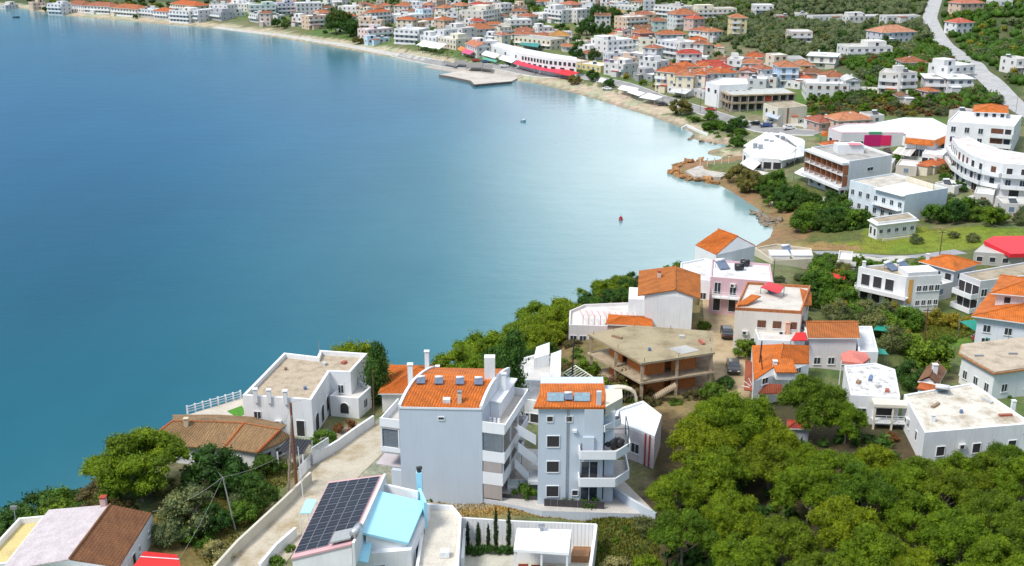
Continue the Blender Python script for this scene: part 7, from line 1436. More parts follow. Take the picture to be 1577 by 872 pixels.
for k in range(5):
    p = P(1078+k*11, 258-k*.6, 1.5); mb = MB(); mb.tube((0,0,0), (0,0,2.6), .14, .12, 8); mb.box(-.25,-.25,2.6,.25,.25,2.8); o = link('pillar', mb.mesh('pillar', paint(CREAM)), None, p); tag(o, 'cream round pillar standing on the rock promontory terrace', 'pillar', 'pillars on the promontory')
wall_px('shore_wall', 'thin white wall along the rocky shore left of the restaurant', [(1050,196),(1058,192),(1075,200),(1090,206)], .8, .4, WHM)
# ------------------------------------------------------------------ buoy, boat
t = thing('buoy', 'small red buoy floating alone in the middle of the bay', 'buoy', P(956,339,0)); mb = MB(); mb.tube((0,0,-.2),(0,0,.5),.55,.5,10); mb.tube((0,0,.5),(0,0,1.1),.5,.12,10); link('float', mb.mesh('float', plain('buoy_red', (.45,.03,.03), .4), True), t); mb = MB(); mb.tube((0,0,1.1),(0,0,1.6),.05); link('pole', mb.mesh('pole', METAL), t)
def boat(px, py, label, l=4.5, rz=0.0, c=(.7,.72,.75)):
    t = thing('rowing_boat', label, 'boat', P(px, py, 0), None, rz); mb = MB(); n = 6; ring = []
    for i in range(n+1):
        f = i/n; w = .85*math.sin(math.pi*min(.5, f*.62+.12))*(1 if f < .6 else (1-((f-.6)/.4)**2*.95)); x = (f-.5)*l; ring.append([(x, -w, .6+.25*f*f), (x, -w*.6, -.1), (x, w*.6, -.1), (x, w, .6+.25*f*f)])
    for a, b in zip(ring[:-1], ring[1:]):
        for k in range(3): mb.quad(a[k], b[k], b[k+1], a[k+1])
    mb.quad(*ring[0][::-1]); link('hull', mb.mesh('hull', plain('boat_%d' % px, c, .4), True), t); mb = MB(); [mb.box(x-.15, -.7, .35, x+.15, .7, .42) for x in (-1, .4)]; link('bench', mb.mesh('bench', plain('bench_wood', (.3,.18,.09), .7)), t)
boat(25, 27, 'small dark boat at anchor near the far left beach', 5, .1, (.10,.12,.15)); boat(806, 187, 'tiny pale boat floating in the upper right of the bay', 2.0, .2, (.75,.8,.8)); boat(742,118,'dark small boat moored at the right side of the quay', 4, .4, (.12,.14,.18))
# ------------------------------------------------------------------ cars
def car_mesh():
    prof = [(-2.1,.35),(-2.12,.75),(-1.95,.95),(-1.25,1.02),(-.75,1.42),(.55,1.46),(1.25,1.02),(1.95,.86),(2.12,.62),(2.1,.35)]
    mb = MB(); W_ = .86
    for a, b in zip(prof[:-1], prof[1:]):
        wa = W_*(.80 if a[1] > 1.3 else 1); wb = W_*(.80 if b[1] > 1.3 else 1); g = 1 if (min(a[1], b[1]) > .99 and max(a[1], b[1]) > 1.3 and abs(a[1]-b[1]) > .2) else 0
        mb.quad((a[0],-wa,a[1]), (b[0],-wb,b[1]), (b[0],wb,b[1]), (a[0],wa,a[1]), m=0 if not g else 0)
    for s in (-1, 1):
        lo = [(x, s*W_, z) for x, z in prof if z < 1.2]; up = [(-1.25,s*W_,1.02),(1.25,s*W_,1.02),(.55,s*W_*.8,1.46),(-.75,s*W_*.8,1.42)]
        mb.quad(*(lo if s < 0 else lo[::-1])); mb.quad(*(up if s < 0 else up[::-1]))
    mb.quad((-2.1,-W_,.35),(-2.1,W_,.35),(2.1,W_,.35),(2.1,-W_,.35))
    gl = MB(); e = .012
    for s in (-1, 1):
        for x0, x1 in ((-1.0,-.15),(-.08,.95)):
            z0, z1 = 1.06, 1.38; f = lambda x, z: (x*(1 if z < 1.2 else .68)-(0 if z < 1.2 else .05), s*(W_*(1-.2*(z-1.02)/.42)+e), z); q = [f(x0,z0), f(x1,z0), f(x1,z1), f(x0,z1)]; gl.quad(*(q if s < 0 else q[::-1]))
    gl.quad((1.20,-.76,1.06+e*2),(1.20,.76,1.06+e*2),(.62,.64,1.44+e),(.62,-.64,1.44+e)); gl.quad((-.80,-.64,1.40+e),(-.80,.64,1.40+e),(-1.2,.76,1.08+e*2),(-1.2,-.76,1.08+e*2))
    wh = MB(); wh.tube((0,-.11,0), (0,.11,0), .32, n=12); rim = MB(); rim.tube((0,-.12,0), (0,.12,0), .18, n=8); li = MB(); li.box(-.03,-.18,-.07,.03,.18,.07)
    return mb, gl, wh, rim, li
_mb, _gl, _wh, _rim, _li = car_mesh(); ME_G = _gl.mesh('windows', GLASS); ME_W = _wh.mesh('tyre', plain('tyre', (.02,.02,.02), .9)); ME_R = _rim.mesh('rim', METAL); ME_L = _li.mesh('headlight', plain('lamp_glass', (.7,.7,.65), .2)); ME_T = _li.mesh('tail_light', plain('tail_red', (.4,.01,.01), .3)); BODY = {}
def car(px, py, deg, c, label, group=None):
    p = PG(px, py); key = str(c)
    if key not in BODY:
        m_ = mat('car_paint_'+key, lambda m, t, b: (b.inputs['Base Color'].__setattr__('default_value', (*c, 1)), b.inputs['Roughness'].__setattr__('default_value', .25), b.inputs['Coat Weight'].__setattr__('default_value', .5))); BODY[key] = _mb.mesh('body', m_)
    t = thing('parked_car', label, 'car', (p.x, p.y, G(p.x, p.y)+.14), group, R(deg)); link('body', BODY[key], t); link('windows', ME_G, t)
    for x in (-1.3, 1.3):
        for y in (-.78, .78): w = link('wheel', ME_W, t, (x, y, .32)); link('rim', ME_R, w)
    for y in (-.6, .6): link('headlight', ME_L, t, (2.1, y, .68)); link('tail_light', ME_T, t, (-2.12, y, .72))
    FOOT.append((p.x, p.y, 2)); return t
BK = (.012,.013,.015); SIL = (.5,.52,.55); WC = (.75,.75,.76); RD = (.45,.02,.02); BLU = (.04,.08,.25)
car(1119,518,84,BK,'black car parked on the dirt lane, the one farther from the viewer'); car(1129,571,-97,BK,'black car parked on the dirt lane, the one nearer to the viewer')
car(1391,486,170,WC,'white car parked beside the striped white house'); car(1518,527,185,RD,'red car under the teal awning at the right edge'); car(1368,482,10,RD,'red car half hidden behind the yellow-green tree by the striped house'); car(1366,237,80,BK,'black car in the courtyard behind the striped awning')
car(1505,282,60,SIL,'silver car in the yard below the curved apartments'); car(1497,268,70,WC,'white car close to the wall of the curved apartments'); car(1094,171,-28,RD,'red car driving on the coastal road right of the round tamarisk'); car(1180,196,-10,BLU,'dark blue car on the paving below the cream block'); car(1186,191,10,SIL,'silver car parked behind the dark blue car'); car(777,104,-10,WC,'white car standing by the white canopy at the quay'); car(748,97,-15,BLU,'blue car in front of the green-fronted quay restaurant'); car(733,95,-15,RD,'dark red car left of the blue car at the quay')
car(1020,163,-20,BK,'black car on the coastal road by the beach bars'); car(935,139,-30,WC,'white car behind the dark beach trees'); car(1215,200,5,WC,'white car on the pale paving right of the restaurant'); car(1165,193,-30,BK,'black car on the paving nearest the round dark shore tree'); car(1205,563,200,(.3,.32,.35),'grey car under the pines beside the sunburst gate')
# ------------------------------------------------------------------ poles and cables
def pole(px, py, h, label, lean=(0, 0), arm=True, r=.13, m=None, name='utility_pole'):
    p = PG(px, py); z = G(p.x, p.y); t = thing(name, label, 'pole', (p.x, p.y, z)); mb = MB(); mb.tube((0,0,-.5), (lean[0],lean[1],h), r, r*.65, 8); link('shaft', mb.mesh('shaft', m or WOODM), t)
    if arm:
        mb = MB(); mb.box(lean[0]-.7,lean[1]-.06,h-.5,lean[0]+.7,lean[1]+.06,h-.38); link('crossarm', mb.mesh('crossarm', m or WOODM), t)
        for x in (-.6, 0, .6): mb = MB(); mb.tube((lean[0]+x,lean[1],h-.38),(lean[0]+x,lean[1],h-.2),.05); link('insulator', mb.mesh('insulator', RAILM), t)
    return Vector((p.x+lean[0], p.y+lean[1], z+h))
a1 = pole(457,756,10.8,'tall reddish-brown utility pole beside the near road, the upright one of the close pair',(0,0),False,.2,plain('red_wood',(.20,.085,.055),.85,0,.3,5))
a2 = pole(443,770,10.0,'leaning grey-brown utility pole crossing in front of the upright one',(1.0,.4),False,.15,plain('grey_wood',(.30,.22,.17),.85,0,.3,5))
a3 = pole(364,818,6.4,'thin grey pole with radiating wires standing in the garden left of the near road',(-.9,0),False,.1,plain('grey_steel_pole',(.32,.31,.29),.6))
a4 = pole(467,766,6.2,'slim white street lamp post on the kerb of the near road',(-.2,0),False,.07,RAILM,'lamp_post')
a5 = pole(577,652,7.5,'thin weathered pole by the road bend left of the blank apartment block',(0,0),False,.08)
a6 = pole(880,600,7.0,'dark utility pole standing behind the narrow tower',(.2,0),False,.13,plain('dark_pole',(.05,.03,.03),.8)); a7 = pole(1165,604,7.4,'dark upright pole in front of the orange-roofed dormer house',(.2,0),False,.13,plain('dark_pole',(.05,.03,.03),.8)); a8 = pole(1178,617,6.4,'dark leaning pole propped beside the upright pole at the dormer house',(-.9,.2),False,.1,plain('dark_pole',(.05,.03,.03),.8))
a9 = pole(1423,524,5.4,'grey utility pole in the grass below the yellow-green hedge'); a10 = pole(1447,393,5.4,'brown utility pole by the lane beyond the field'); a11 = pole(1355,340,3,'short post at the small field house',(0,0),False,.06)
a12 = pole(1546,566,5.4,'thin lamp post at the corner of the beige flat roof',(0,0),False,.06,METAL,'lamp_post'); a13 = pole(1549,668,3.0,'short pole with wires at the front of the wide stained roof building'); a14 = pole(1498,296,5.5,'pole by the yard wall below the curved apartments',(0,0),True,.12)
for k, (x, y, h_) in enumerate(((1078,176,9),(1103,180,8.5),(1290,150,8),(1223,255,6),(952,124,9),(1049,165,8),(1204,196,6),(1418,118,6),(1563,182,7),(1408,255,6),(1190,440,5),(895,112,8))): pole(x, y, h_, ('tallest thin mast by the coastal road near the tamarisk','second thin mast by the coastal road','utility pole on the edge of the green field','lamp post in front of the restaurant roofs','mast behind the beach trees','street lamp by the beach bars','lamp post on the paving beside the cream block','pole beside the villa with the rounded bay','street pole on the diagonal road','pole at the courtyard awning','pole beside the white annex near the cream house','mast near the red awnings')[k], (0,0), k in (2,), .09, METAL if k in (3,5,6,8) else WOODM, 'lamp_post' if k in (3,5,6,8) else 'utility_pole')
def cable(a, b, sag, label, r=.016, m=None):
    mb = MB(); n = 10; pts = [a.lerp(b, i/n)-Vector((0,0,sag*4*(i/n)*(1-i/n))) for i in range(n+1)]; mb.path(pts, r, 4); tag(link('cable', mb.mesh('cable', m or plain('cable_grey', (.38,.38,.36), .6))), label, 'cable')
cable(a3, P(235,788,16.0), .6, 'cable from the garden pole to the eave of the brown and grey roof'); cable(a3, P(268,872,13.5), .5, 'cable from the garden pole down to the red awning'); cable(a3, P(330,716,15.2), .2, 'cable from the garden pole to the mossy tiled house'); cable(a3, a1-Vector((0,0,5.5)), .5, 'cable from the garden pole to the upright brown pole'); cable(a1, P(566,570,17.5), .6, 'cable from the upright brown pole to the angular white house'); cable(a1-Vector((0,0,.5)), P(430,664,16.3), .3, 'cable from the upright brown pole to the mossy roof'); cable(a13, P(1577,670,15.8), .2, 'cable from the short pole along the wide stained roof building', .02, DARK); cable(a13, P(1480,655,16.5), .3, 'cable from the short pole to the left end of the wide building', .02, DARK)
# ------------------------------------------------------------------ planting
# the pine wood in the near right corner: (pixel of the crown's middle, width in pixels)
PN = 'umbrella pine of the near wood with bright yellow-green clumped crown'
pines = [(1082,668,118),(1138,640,120),(1185,690,110),(1040,735,96),(1100,712,120),(1055,800,110),(1130,770,110),(1150,840,115),(1210,800,110),(1245,735,110),(1290,700,100),(1330,745,120),(1385,715,100),(1300,790,120),(1270,860,120),(1345,840,125),(1420,775,115),(1460,730,100),(1400,850,120),(1480,810,120),(1530,760,110),(1575,720,100),(1540,850,130),(1600,800,120),(1200,880,110),(1470,895,120),(1330,905,120),(1060,880,90),(1610,870,130),(1515,700,90),(1240,685,90),(1190,662,100),(1420,700,90),(1350,688,84),(1480,700,90),(1550,688,90),(1105,628,100),(1150,620,80)]
for i, (x, y, w) in enumerate(pines):
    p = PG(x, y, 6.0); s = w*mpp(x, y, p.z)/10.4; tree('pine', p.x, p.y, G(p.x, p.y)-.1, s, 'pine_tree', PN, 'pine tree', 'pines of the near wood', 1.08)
def one(kind, x, y, w, name, label, cat='tree', base=6.4, h=3.0, sz=1.0, tr=True, grp=None):
    p = PG(x, y, h); s = w*mpp(x, y, p.z)/base; return tree(kind, p.x, p.y, G(p.x, p.y)-.1, s, name, label, cat, grp, sz, tr)
one('pine', 1252, 585, 112, 'pine_tree', 'tallest round pine standing in front of the dormer house', 'pine tree', 10.4, 7.5, 1.15)
one('pine', 1305, 632, 74, 'pine_tree', 'smaller dark pine just right of the tallest round pine', 'pine tree', 10.4, 4.5)
one('pine', 215, 715, 170, 'pine_tree', 'wide bright green pine left of the mossy tiled house', 'pine tree', 10.8, 4.6, .85)
one('dark', 330, 728, 110, 'tree', 'dark green tree right of the wide bright pine', base=6.6, h=2.6)
one('dark', 385, 742, 60, 'tree', 'small dark tree by the white wall of the mossy roof house', base=6.6, h=1.6)
one('olive', 290, 775, 110, 'olive_tree', 'large grey-green olive tree behind the brown and grey roof', 'olive tree', 5.8, 2.8)
one('olive', 262, 812, 66, 'olive_tree', 'smaller olive tree right behind the white side wall', 'olive tree', 5.8, 1.8)
for k, (x, y, w) in enumerate(((110,760,110),(60,775,100),(150,735,70),(15,800,100),(185,760,60),(-10,840,90),(90,735,60))): one('scrub' if k % 2 == 0 else 'dark', x, y+6, w, 'cliff_shrub', 'brownish green shrub on the cliff left of the wide bright pine', 'shrub', 6.2, 1.5, .8, False, 'shrubs on the left cliff')
one('dark', 255, 645, 64, 'bush', 'dark rounded bush at the left end of the sea terrace', 'bush', 6.4, 1.6, .8)
one('dark', 388, 588, 40, 'bush', 'dark bush peeking out left of the angular white house', 'bush', 6.4, 1.2, .8)
one('midpine', 543, 546, 110, 'pine_tree', 'bright pine crown showing behind the angular white house', 'pine tree', 8.4, 2.5)
p = PG(580,622); s = 96*mpp(578,575,14)/.93/6.2; t = tree('broadcypress', p.x, p.y, G(p.x,p.y), 1, 'cypress', 'broad dark conifer between the angular white house and the orange roof', 'conifer'); t.scale = (.95,.95,s)
p = PG(786,640); s = 130*mpp(782,580,14)/.93/6.2; t = tree('broadcypress', p.x, p.y, G(p.x,p.y), 1, 'cypress', 'tall broad dark cypress left of the sculpted white house', 'cypress'); t.scale = (1.15,1.15,s)
for k, (x, y, w, kd) in enumerate(((738,538,96,'midpine'),(766,536,90,'midpine'),(722,560,56,'midpine'),(800,512,74,'midpine'),(826,484,76,'midpine'),(812,504,50,'dark'),(850,515,46,'midpine'),(860,470,40,'scrub'),(893,436,34,'midpine'),(930,430,44,'midpine'),(842,535,44,'dark'),(875,490,42,'scrub'),(905,460,50,'scrub'),(760,570,60,'dark'),(1043,402,44,'shrub'),(1155,375,24,'shrub'))):
    one(kd, x, y, w, 'headland_tree', ('left crown of the pine pair right of the blank block','right crown of the pine pair at the cliff edge','small pine low at the cliff foot beside the orange roof','bright pine above the sculpted white house','highest bright pine on the cliff edge','dark tree between the bright cliff pines','pine behind the white headland terrace','brownish bush on the cliff slope','small isolated green pine at the headland tip','bigger green pine at the headland tip','dark bush left of the pergola wall','low brown bush under the headland terrace','brownish scrub between the headland tip pines and the terrace','dark tree under the cliff pine pair','flat green bush left of the white terraces by the water','small bush beside the headland gable house')[k], 'tree' if kd in ('midpine','dark') else 'bush', 8.4 if kd == 'midpine' else (6.4 if kd == 'dark' else (6.0 if kd == 'scrub' else 3.4)), 2.0, .8)
scatter([(700,600),(745,560),(790,528),(830,500),(870,478),(880,500),(840,545),(790,590),(730,612)], 34, ['midpine','midpine','broad'], 'cliff_tree', 'bright green tree in the belt above the water left of the unfinished building', 'bright trees of the cliff belt', .65, 1.0, 3.0, 'tree', True, 95, True, 1)
scatter([(850,500),(880,465),(960,440),(975,455),(890,490),(870,515)], 12, ['broad','midpine','yellow'], 'cliff_tree', 'mid-green tree on the slope below the white headland terrace', 'trees below the headland terrace', .35, .6, 3.0, 'tree', True, 92, True, 2)
scatter([(240,720),(300,690),(420,712),(440,730),(400,790),(330,840),(250,850),(245,780)], 20, ['broad','olive','shrub','dark'], 'garden_tree', 'garden tree or shrub on the slope left of the near road', 'garden trees left of the near road', .4, .65, 2.4, 'tree', True, 93, True, 3)
scatter([(866,560),(905,520),(905,600),(990,622),(1090,600),(1100,625),(960,640),(880,625)], 20, ['shrub','broad','shrub','scrub'], 'garden_shrub', 'garden shrub around the unfinished concrete building', 'shrubs round the unfinished building', .4, .7, 1.9, 'shrub', False, 96, True, 1)
scatter([(1290,235),(1560,262),(1577,330),(1450,318),(1300,300)], 16, ['broad','dark','olive','yellow'], 'yard_tree', 'tree in the yards between hotel, pale blue building and curved apartments', 'trees in the hotel yards', .5, .85, 3.2, 'tree', True, 97)
scatter([(1130,440),(1260,430),(1340,500),(1350,600),(1300,640),(1140,620)], 16, ['broad','olive','shrub'], 'garden_tree', 'small garden tree in the gaps between the orange-roofed lane houses', 'garden trees of the lane houses', .35, .6, 2.2, 'tree', True, 98)
scatter([(720,560),(800,470),(880,440),(980,435),(975,470),(880,500),(830,560),(760,620)], 60, ['scrub','shrub','scrub','dark'], 'cliff_shrub', 'green-brown scrub bush on the headland slope above the water', 'scrub on the headland slope', .5, .9, 2.6, 'shrub', False, 3, True, 1)
scatter([(230,760),(60,860),(-40,900),(-60,840),(130,730),(240,700)], 44, ['scrub','shrub','broad'], 'cliff_shrub', 'low scrub bush on the near left cliff edge', 'scrub on the near left cliff', .6, 1.0, 2.4, 'shrub', False, 5, True, 1)
one('broad', 497, 668, 44, 'bush', 'round dark green bush above the slatted white fence', 'bush', 6.4, 1.5, .9); one('rust', 532, 652, 42, 'bush', 'rusty red bush in front of the arched wall', 'bush', 4.4, 1.2, .9)
one('paleshrub', 335, 845, 66, 'flowering_shrub', 'pale flowering shrub at the end of the yellow garden wall', 'shrub', 5, 1.0, .9, False); one('shrub', 308, 822, 44, 'shrub', 'dark green shrub beside the pale flowering shrub', 'shrub', 3.4, .8, 1, False); one('shrub', 425, 712, 40, 'shrub', 'leafy shrub row behind the yellow garden wall', 'shrub', 3.4, .8, .8, False); one('yellow', 374, 774, 26, 'shrub', 'small yellowish shrub next to the garden pole', 'shrub', 4.4, .8, .8, False)
one('shrub', 423, 858, 36, 'shrub', 'green shrub at the corner of the stepped white wall', 'shrub', 3.4, .8, 1, False); one('shrub', 450, 838, 26, 'shrub', 'small hedge bush under the light blue canopy', 'shrub', 3.4, .8, 1.2, False)
one('shrub', 663, 765, 14, 'shrub', 'tiny dark bush against the foot of the blank apartment wall', 'shrub', 3.4, .5, 1.2, False)
one('paleshrub', 948, 862, 66, 'shrub', 'silvery pale shrub right of the pavilion wall', 'shrub', 5, 1.4, 1.0, False); one('midpine', 998, 858, 58, 'pine_tree', 'small bright pine right of the silvery pale shrub', 'pine tree', 8.4, 2.6); one('olive', 993, 800, 44, 'olive_tree', 'small grey olive bush at the end of the slanting retaining wall', 'olive tree', 5.8, 1.4)
one('dark', 1120, 585, 34, 'bush', 'grey-green bush at the near end of the dirt lane', 'bush', 6.4, 1.2, .8); one('broad', 1150, 526, 46, 'tree', 'green tree between the dirt lane and the orange dormer house', 'tree', 6.4, 2.5); one('broad', 1085, 495, 26, 'bush', 'green bush at the foot of the tall white gable', 'bush', 6.4, 1.2, .8); one('dark', 1128, 462, 24, 'bush', 'dark bush by the doorway of the pink house', 'bush', 6.4, 1.4)
for (x, y, w, kd, lab) in ((1255,440,66,'broad','large green tree right of the cream house'),(1238,455,50,'dark','dark tree pressed against the cream house'),(1370,470,42,'yellow','yellow-green tree in front of the striped white house'),(1438,555,86,'broad','big round green tree left of the beige roof, right one'),(1400,575,60,'dark','dark green tree left of the big round green tree'),(1380,520,60,'olive','olive tree above the teal shade cloth'),(1345,495,66,'olive','spreading olive tree right of the wide orange roof'),(1450,482,46,'yellow','yellow-green hedge tree by the grass plot'),(1480,486,44,'yellow','second yellow-green hedge tree near the stacked orange villa'),(1420,480,36,'yellow','third yellow-green hedge tree beside the white car'),(1460,520,30,'shrub','small shrub in the grass plot'),(1545,602,30,'shrub','small shrub at the foot of the beige-roofed house'),(1508,610,26,'shrub','tiny shrub beside the beige-roofed house'),(1375,655,30,'rust','reddish shrub at the corner of the wide white building'),(1290,475,50,'olive','olive tree between the cream house and the striped house'),(1310,450,36,'olive','olive tree near the flat red canopy'),(1300,405,30,'olive','dark olive tree by the beige field house'),(1262,412,24,'olive','small olive tree behind the beige field house'),(1340,402,20,'shrub','bush on the lane left of the orange roof window house'),(1360,404,20,'shrub','second bush on the lane'),(1412,360,24,'olive','lone round olive tree on the green field'),(1500,358,24,'olive','lone olive tree at the right of the field'),(1470,352,20,'olive','small olive tree at the field edge'),(1552,285,46,'broad','large dark round tree below the curved apartments'),(1478,282,26,'dark','dark pointed tree left of the car yard'),(1462,260,36,'tamarisk','yellowish tree in front of the curved apartments'),(1470,245,26,'tamarisk','rust-green tree touching the curved apartments'),(1455,270,26,'broad','green tree below the yellowish tree'),(1500,272,26,'tamarisk','olive brown tree left of the silver car'),(1048,168,42,'tamarisk','big round olive-brown tamarisk tree on the beach'),(1140,188,28,'dark','round dark green tree by the coastal road end'),(1125,195,20,'dark','smaller dark tree left of the round road-end tree'),(1205,262,10,'dark','small dark conical tree in front of the restaurant'),(1137,268,44,'tamarisk','yellow-brown tree on the shore, upper one'),(1156,282,52,'tamarisk','yellow-brown tree on the shore, lower one'),(1195,276,40,'broad','green tree below the restaurant'),(1213,302,44,'dark','dark tree by the pale path'),(1228,292,34,'broad','green tree left of the pale path end'),(1282,288,24,'olive','grey-green tree under the hotel balconies'),(885,122,24,'tamarisk','yellow-green beach tree with the dark shade, left'),(912,117,24,'dark','dark round beach tree in the middle'),(938,127,20,'dark','dark beach tree right of the small white canopy'),(551,62,20,'tamarisk','olive-brown tree standing alone on the beach'),(763,0,1,'shrub','tiny bush')):
    if w < 5: continue
    one(kd, x, y, w, 'olive_tree' if kd == 'olive' else ('shrub' if kd == 'shrub' else 'tree'), lab, 'olive tree' if kd == 'olive' else ('shrub' if kd == 'shrub' else 'tree'), {'broad':6.4,'dark':6.4,'yellow':4.4,'olive':5.8,'shrub':3.4,'rust':4.4,'tamarisk':8.4}[kd], 2.2 if kd != 'shrub' else .7, 1.0)
for x, y, w, lab in ((518,46,42,'left dark green tree of the big clump behind the beach'),(540,50,34,'right dark tree of the big clump behind the beach'),(530,36,34,'rear dark tree of the big clump behind the beach'),(552,50,16,'small dark tree at the right edge of the big clump'),(426,36,18,'dark pine left in the beach park'),(438,38,14,'dark pine right in the beach park'),(922,36,42,'left large dark round tree of the hill clump'),(944,32,34,'right large dark round tree of the hill clump'),(904,48,34,'lower left dark round tree of the hill clump'),(930,48,24,'lower right dark round tree of the hill clump'),(800,20,14,'dark conical pine clump tree on the slope, left'),(811,21,16,'dark pine clump tree on the slope, right'),(252,22,12,'dark tree before the white beach hotel'),(70,14,12,'dark tree over the far left water edge'),(106,15,12,'brown-green tree by the far left beach'),(590,30,16,'green round tree in front of the large orange hip roof'),(208,24,9,'round green tree before the beach row'),(915,84,22,'dark round bush tree in front of the centre right house'),(886,84,26,'grey olive cluster above the waterfront restaurant')):
    one('dark', x, y, w, 'tree', lab, 'tree', 6.4, 2.4, 1.1)
for k in range(9): one('palm', 644+k*6.5, 72+k*1.2+(k % 2)*2, 10, 'palm_tree', 'palm tree in the row behind the beach left of the quay', 'palm tree', 4.6, 2.5, 1, True, 'palms behind the beach')
# countable scattered trees
scatter([(1090,20),(1240,0),(1440,0),(1430,60),(1380,100),(1260,95),(1200,85),(1120,62)], 120, ['farolive','farolive','fardark'], 'olive_tree', 'grey-green olive tree in the large grove at the top right', 'olive trees of the large grove', .9, 1.4, 6.5, 'olive tree', True, 11)
scatter([(1460,0),(1577,0),(1640,60),(1640,180),(1577,160),(1500,95),(1450,60)], 70, ['farolive','farbroad','faryellow'], 'orchard_tree', 'orchard tree right of the diagonal road', 'trees right of the diagonal road', .8, 1.3, 5.5, 'tree', True, 12)
scatter([(1290,100),(1440,60),(1480,90),(1540,160),(1460,165),(1420,140),(1340,140)], 60, ['farolive','farbroad','farrust'], 'orchard_tree', 'orchard tree around the villas left of the diagonal road', 'trees left of the diagonal road', .8, 1.3, 5.0, 'tree', True, 13)
scatter([(1245,150),(1480,145),(1500,175),(1300,186),(1250,184)], 60, ['olive','broad','broad','yellow','farrust','olive'], 'orchard_tree', 'tree or bush in the mixed strip behind the shop hall', 'trees behind the shop hall', .5, .95, 4.4, 'tree', True, 14)
scatter([(1200,330),(1235,318),(1340,308),(1345,348),(1230,362),(1190,364)], 34, ['broad','dark','broad'], 'thicket_tree', 'green tree in the thicket between the pale path and the field', 'trees of the field thicket', .8, 1.25, 3.6, 'tree', True, 15)
scatter([(1165,285),(1200,300),(1215,320),(1195,345),(1190,330),(1165,305)], 12, ['broad','dark'], 'thicket_tree', 'green bush tree above the shore boulders', 'trees above the shore boulders', .6, .95, 3.2, 'tree', True, 16, edge=3)
scatter([(1410,308),(1500,318),(1577,310),(1640,350),(1577,352),(1430,345)], 30, ['olive','broad','dark'], 'thicket_tree', 'tree in the strip between the small field house and the right edge', 'trees along the field strip', .7, 1.1, 4.0, 'tree', True, 17)
scatter([(1255,395),(1420,430),(1320,480),(1400,500),(1400,560),(1330,500),(1260,470)], 40, ['olive','broad','broad','yellow'], 'garden_tree', 'olive or garden tree between the cream house and the striped house', 'garden trees in the hollow', .6, .95, 3.6, 'tree', True, 18)
scatter([(1060,180),(1110,186),(1160,210),(1140,235),(1100,212)], 30, ['shrub','broad','shrub'], 'shore_shrub', 'green shrub between coastal road and rocky points', 'shrubs by the rocky points', .6, 1.0, 2.2, 'shrub', False, 19, edge=2)
scatter([(1072,247),(1130,240),(1150,256),(1120,254),(1078,252)], 24, ['shrub','scrub','broad'], 'shore_shrub', 'small shrub on the rock promontory', 'shrubs on the promontory', .6, 1.1, 2.0, 'shrub', False, 20, edge=1)
scatter([(20,6),(300,10),(330,30),(250,30),(100,18)], 44, ['fardark','farbroad','faryellow'], 'garden_tree', 'garden tree along the far left beach front', 'garden trees of the far left beach', .8, 1.3, 6, 'tree', True, 21, edge=14)
scatter([(330,5),(560,10),(700,40),(700,75),(560,68),(330,30)], 75, ['fardark','farbroad','farolive'], 'town_tree', 'tree between the houses left of the quay', 'town trees left of the quay', .6, 1.1, 6, 'tree', True, 22, edge=16)
scatter([(560,0),(1010,0),(1060,60),(1000,110),(860,80),(700,60)], 140, ['fardark','farbroad','farolive'], 'town_tree', 'tree between the houses behind the quay', 'town trees behind the quay', .6, 1.15, 5.5, 'tree', True, 23, edge=16)
scatter([(940,115),(1070,130),(1200,150),(1200,170),(1060,160)], 16, ['farbroad','faryellow'], 'town_tree', 'small street tree near the coastal road', 'street trees by the coastal road', .5, .8, 5, 'tree', True, 24, edge=12)
scatter([(1000,0),(1240,0),(1090,60),(1010,60)], 50, ['farolive','farbroad'], 'olive_tree', 'olive tree among the houses at the top centre right', 'olive trees at the top centre right', .8, 1.2, 6, 'olive tree', True, 25)
scatter([(1010,796),(925,812),(925,880),(1000,880)], 8, ['shrub'], 'weed_clump', 'low weed clump on the grass right of the pavilion', 'weed clumps by the pavilion', .25, .4, 1.6, 'plant', False, 26)
# far woods as one mass each
def wood(name, label, poly, n, leaf, seed, smin=1.6, smax=2.8, world=None, drop=0.0):
    g = np.random.default_rng(seed); w = world or [(q.x, q.y) for q in (PG(x, y) for x, y in poly)]; a = np.array(w); out = []
    X = g.uniform(a[:,0].min(), a[:,0].max(), n*6); Y = g.uniform(a[:,1].min(), a[:,1].max(), n*6); ok = inside(w, X, Y)
    for x, y in zip(X[ok], Y[ok]):
        if len(out) >= n: break
        if Dsh(x, y) > 12 and clear(x, y, .6): s = g.uniform(smin, smax); out.append((x, y, G(x, y)+s*.55, s))
    if not out: return
    me = crown_mesh(name, out, len(out)*26, .55, leaf, .85, .5, seed=seed); o = link(name, me); tag(o, label, 'vegetation', None, 'stuff')
wood('olive_grove', 'dense grey-green undergrowth of the olive grove at the top right', [(1085,10),(1250,-6),(1440,-6),(1430,60),(1380,90),(1260,98),(1200,86),(1110,66)], 1300, LOLIVE, 31)
wood('orchard', 'dense orchard greenery right of the diagonal road', [(1460,-6),(1640,-6),(1700,190),(1577,165),(1500,95),(1450,50)], 800, LBRO, 32)
wood('orchard', 'orchard greenery around the villas left of the diagonal road', [(1290,98),(1440,60),(1480,90),(1550,165),(1460,170),(1420,142),(1340,142)], 420, LBRO, 33, 1.2, 2.2)
wood('shrubbery', 'dark green shrub masses between the town houses', [(330,0),(1090,0),(1240,90),(1200,120),(1000,110),(860,76),(700,68),(560,56),(400,30)], 800, LDARK, 34, .9, 1.8)
wood('hedge_mass', 'dark hedge masses in front of the long white blank building', [(1250,146),(1345,143),(1380,152),(1330,150),(1262,153)], 90, LDARK, 35, .9, 1.5)
wood('far_wood', 'far olive woods beyond the town', None, 2500, LOLIVE, 36, 2.5, 4.5, [(-700,1000),(700,640),(900,560),(1400,1400),(-900,1500)])
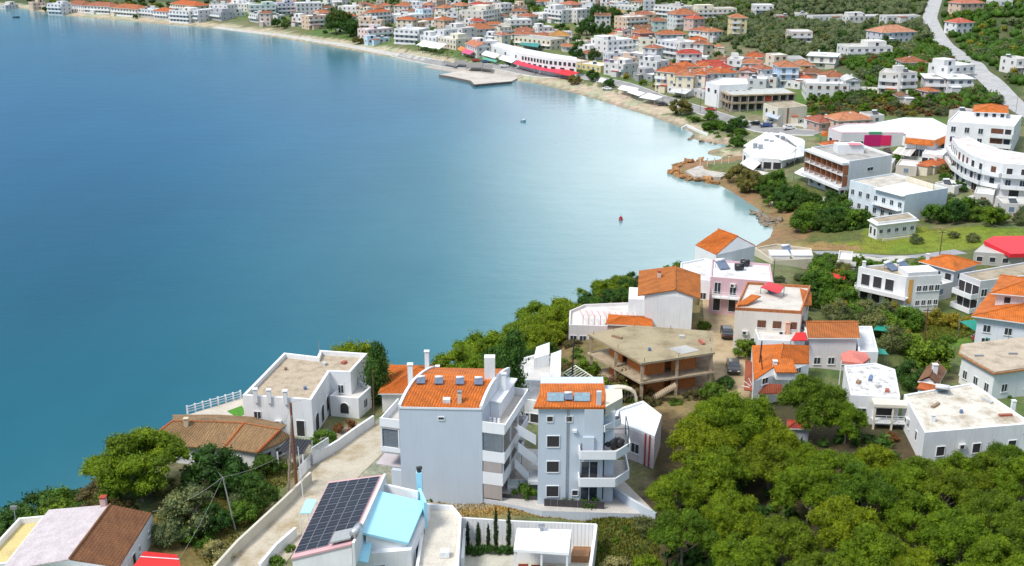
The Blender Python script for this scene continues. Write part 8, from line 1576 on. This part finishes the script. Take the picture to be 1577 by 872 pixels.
wood('scrub', 'brown-green low scrub of the strip behind the shop hall', [(1245,158),(1480,150),(1500,176),(1250,184)], 260, LBRN, 37, .5, 1.0)
wood('undergrowth', 'low garden greenery in the hollow between the houses', [(1255,395),(1480,410),(1320,480),(1420,500),(1400,560),(1330,500),(1250,470)], 240, LBRO, 38, .4, .9)
wood('undergrowth', 'low greenery of the thicket between the pale path and the field', [(1165,290),(1345,306),(1345,350),(1190,366),(1200,330)], 300, LDARK, 39, .6, 1.2)
wood('undergrowth', 'dark shrub layer under the near pine wood', [(1010,830),(1100,650),(1400,680),(1577,690),(1640,900),(1010,900)], 260, LDARK, 40, .4, .8)
# grass tufts (stuff) on the near ground
def tufts(name, label, polys, n, m, s, seed):
    g = np.random.default_rng(seed); V = []; T = []
    for poly in polys:
        w = [(q.x, q.y) for q in (PG(x, y) for x, y in poly)]; a = np.array(w); X = g.uniform(a[:,0].min(), a[:,0].max(), n*3); Y = g.uniform(a[:,1].min(), a[:,1].max(), n*3); ok = inside(w, X, Y)
        for x, y in list(zip(X[ok], Y[ok]))[:n]:
            z = G(x, y); r = g.uniform(.5, 1.2)*s; an = g.uniform(0, 6.28); dx, dy = math.cos(an)*r*.4, math.sin(an)*r*.4; q = g.normal(0, r*.3, 2)
            V += [(x-dx, y-dy, z-.03), (x+dx, y+dy, z-.03), (x+q[0], y+q[1], z+r)]; T += [g.random()]*3
    V = np.array(V); tag(link(name, raw_mesh(name, V, np.arange(len(V)).reshape(-1, 3), np.array(T), m)), label, 'grass', None, 'stuff')
GRS = foliage('grass_blades', (.14,.17,.03)); DRY = foliage('dry_grass', (.36,.25,.09))
tufts('grass', 'grass and weeds on the ground right of the pavilion and in the left garden', [[(900,800),(1015,796),(1015,872),(900,872)], [(330,880),(240,800),(420,700),(465,720)], [(1405,500),(1440,484),(1510,510),(1430,540)]], 5000, GRS, .28, 1)
tufts('dry_grass', 'dry yellow grass on the ochre slope below the apartment buildings', [[(640,750),(760,765),(830,785),(1000,792),(930,800),(700,796)]], 4000, DRY, .18, 2)
tufts('field_grass', 'short grass of the green field', [[(1230,366),(1577,352),(1577,372),(1300,392)]], 9000, GRS, .14, 3)
# people seen as small figures
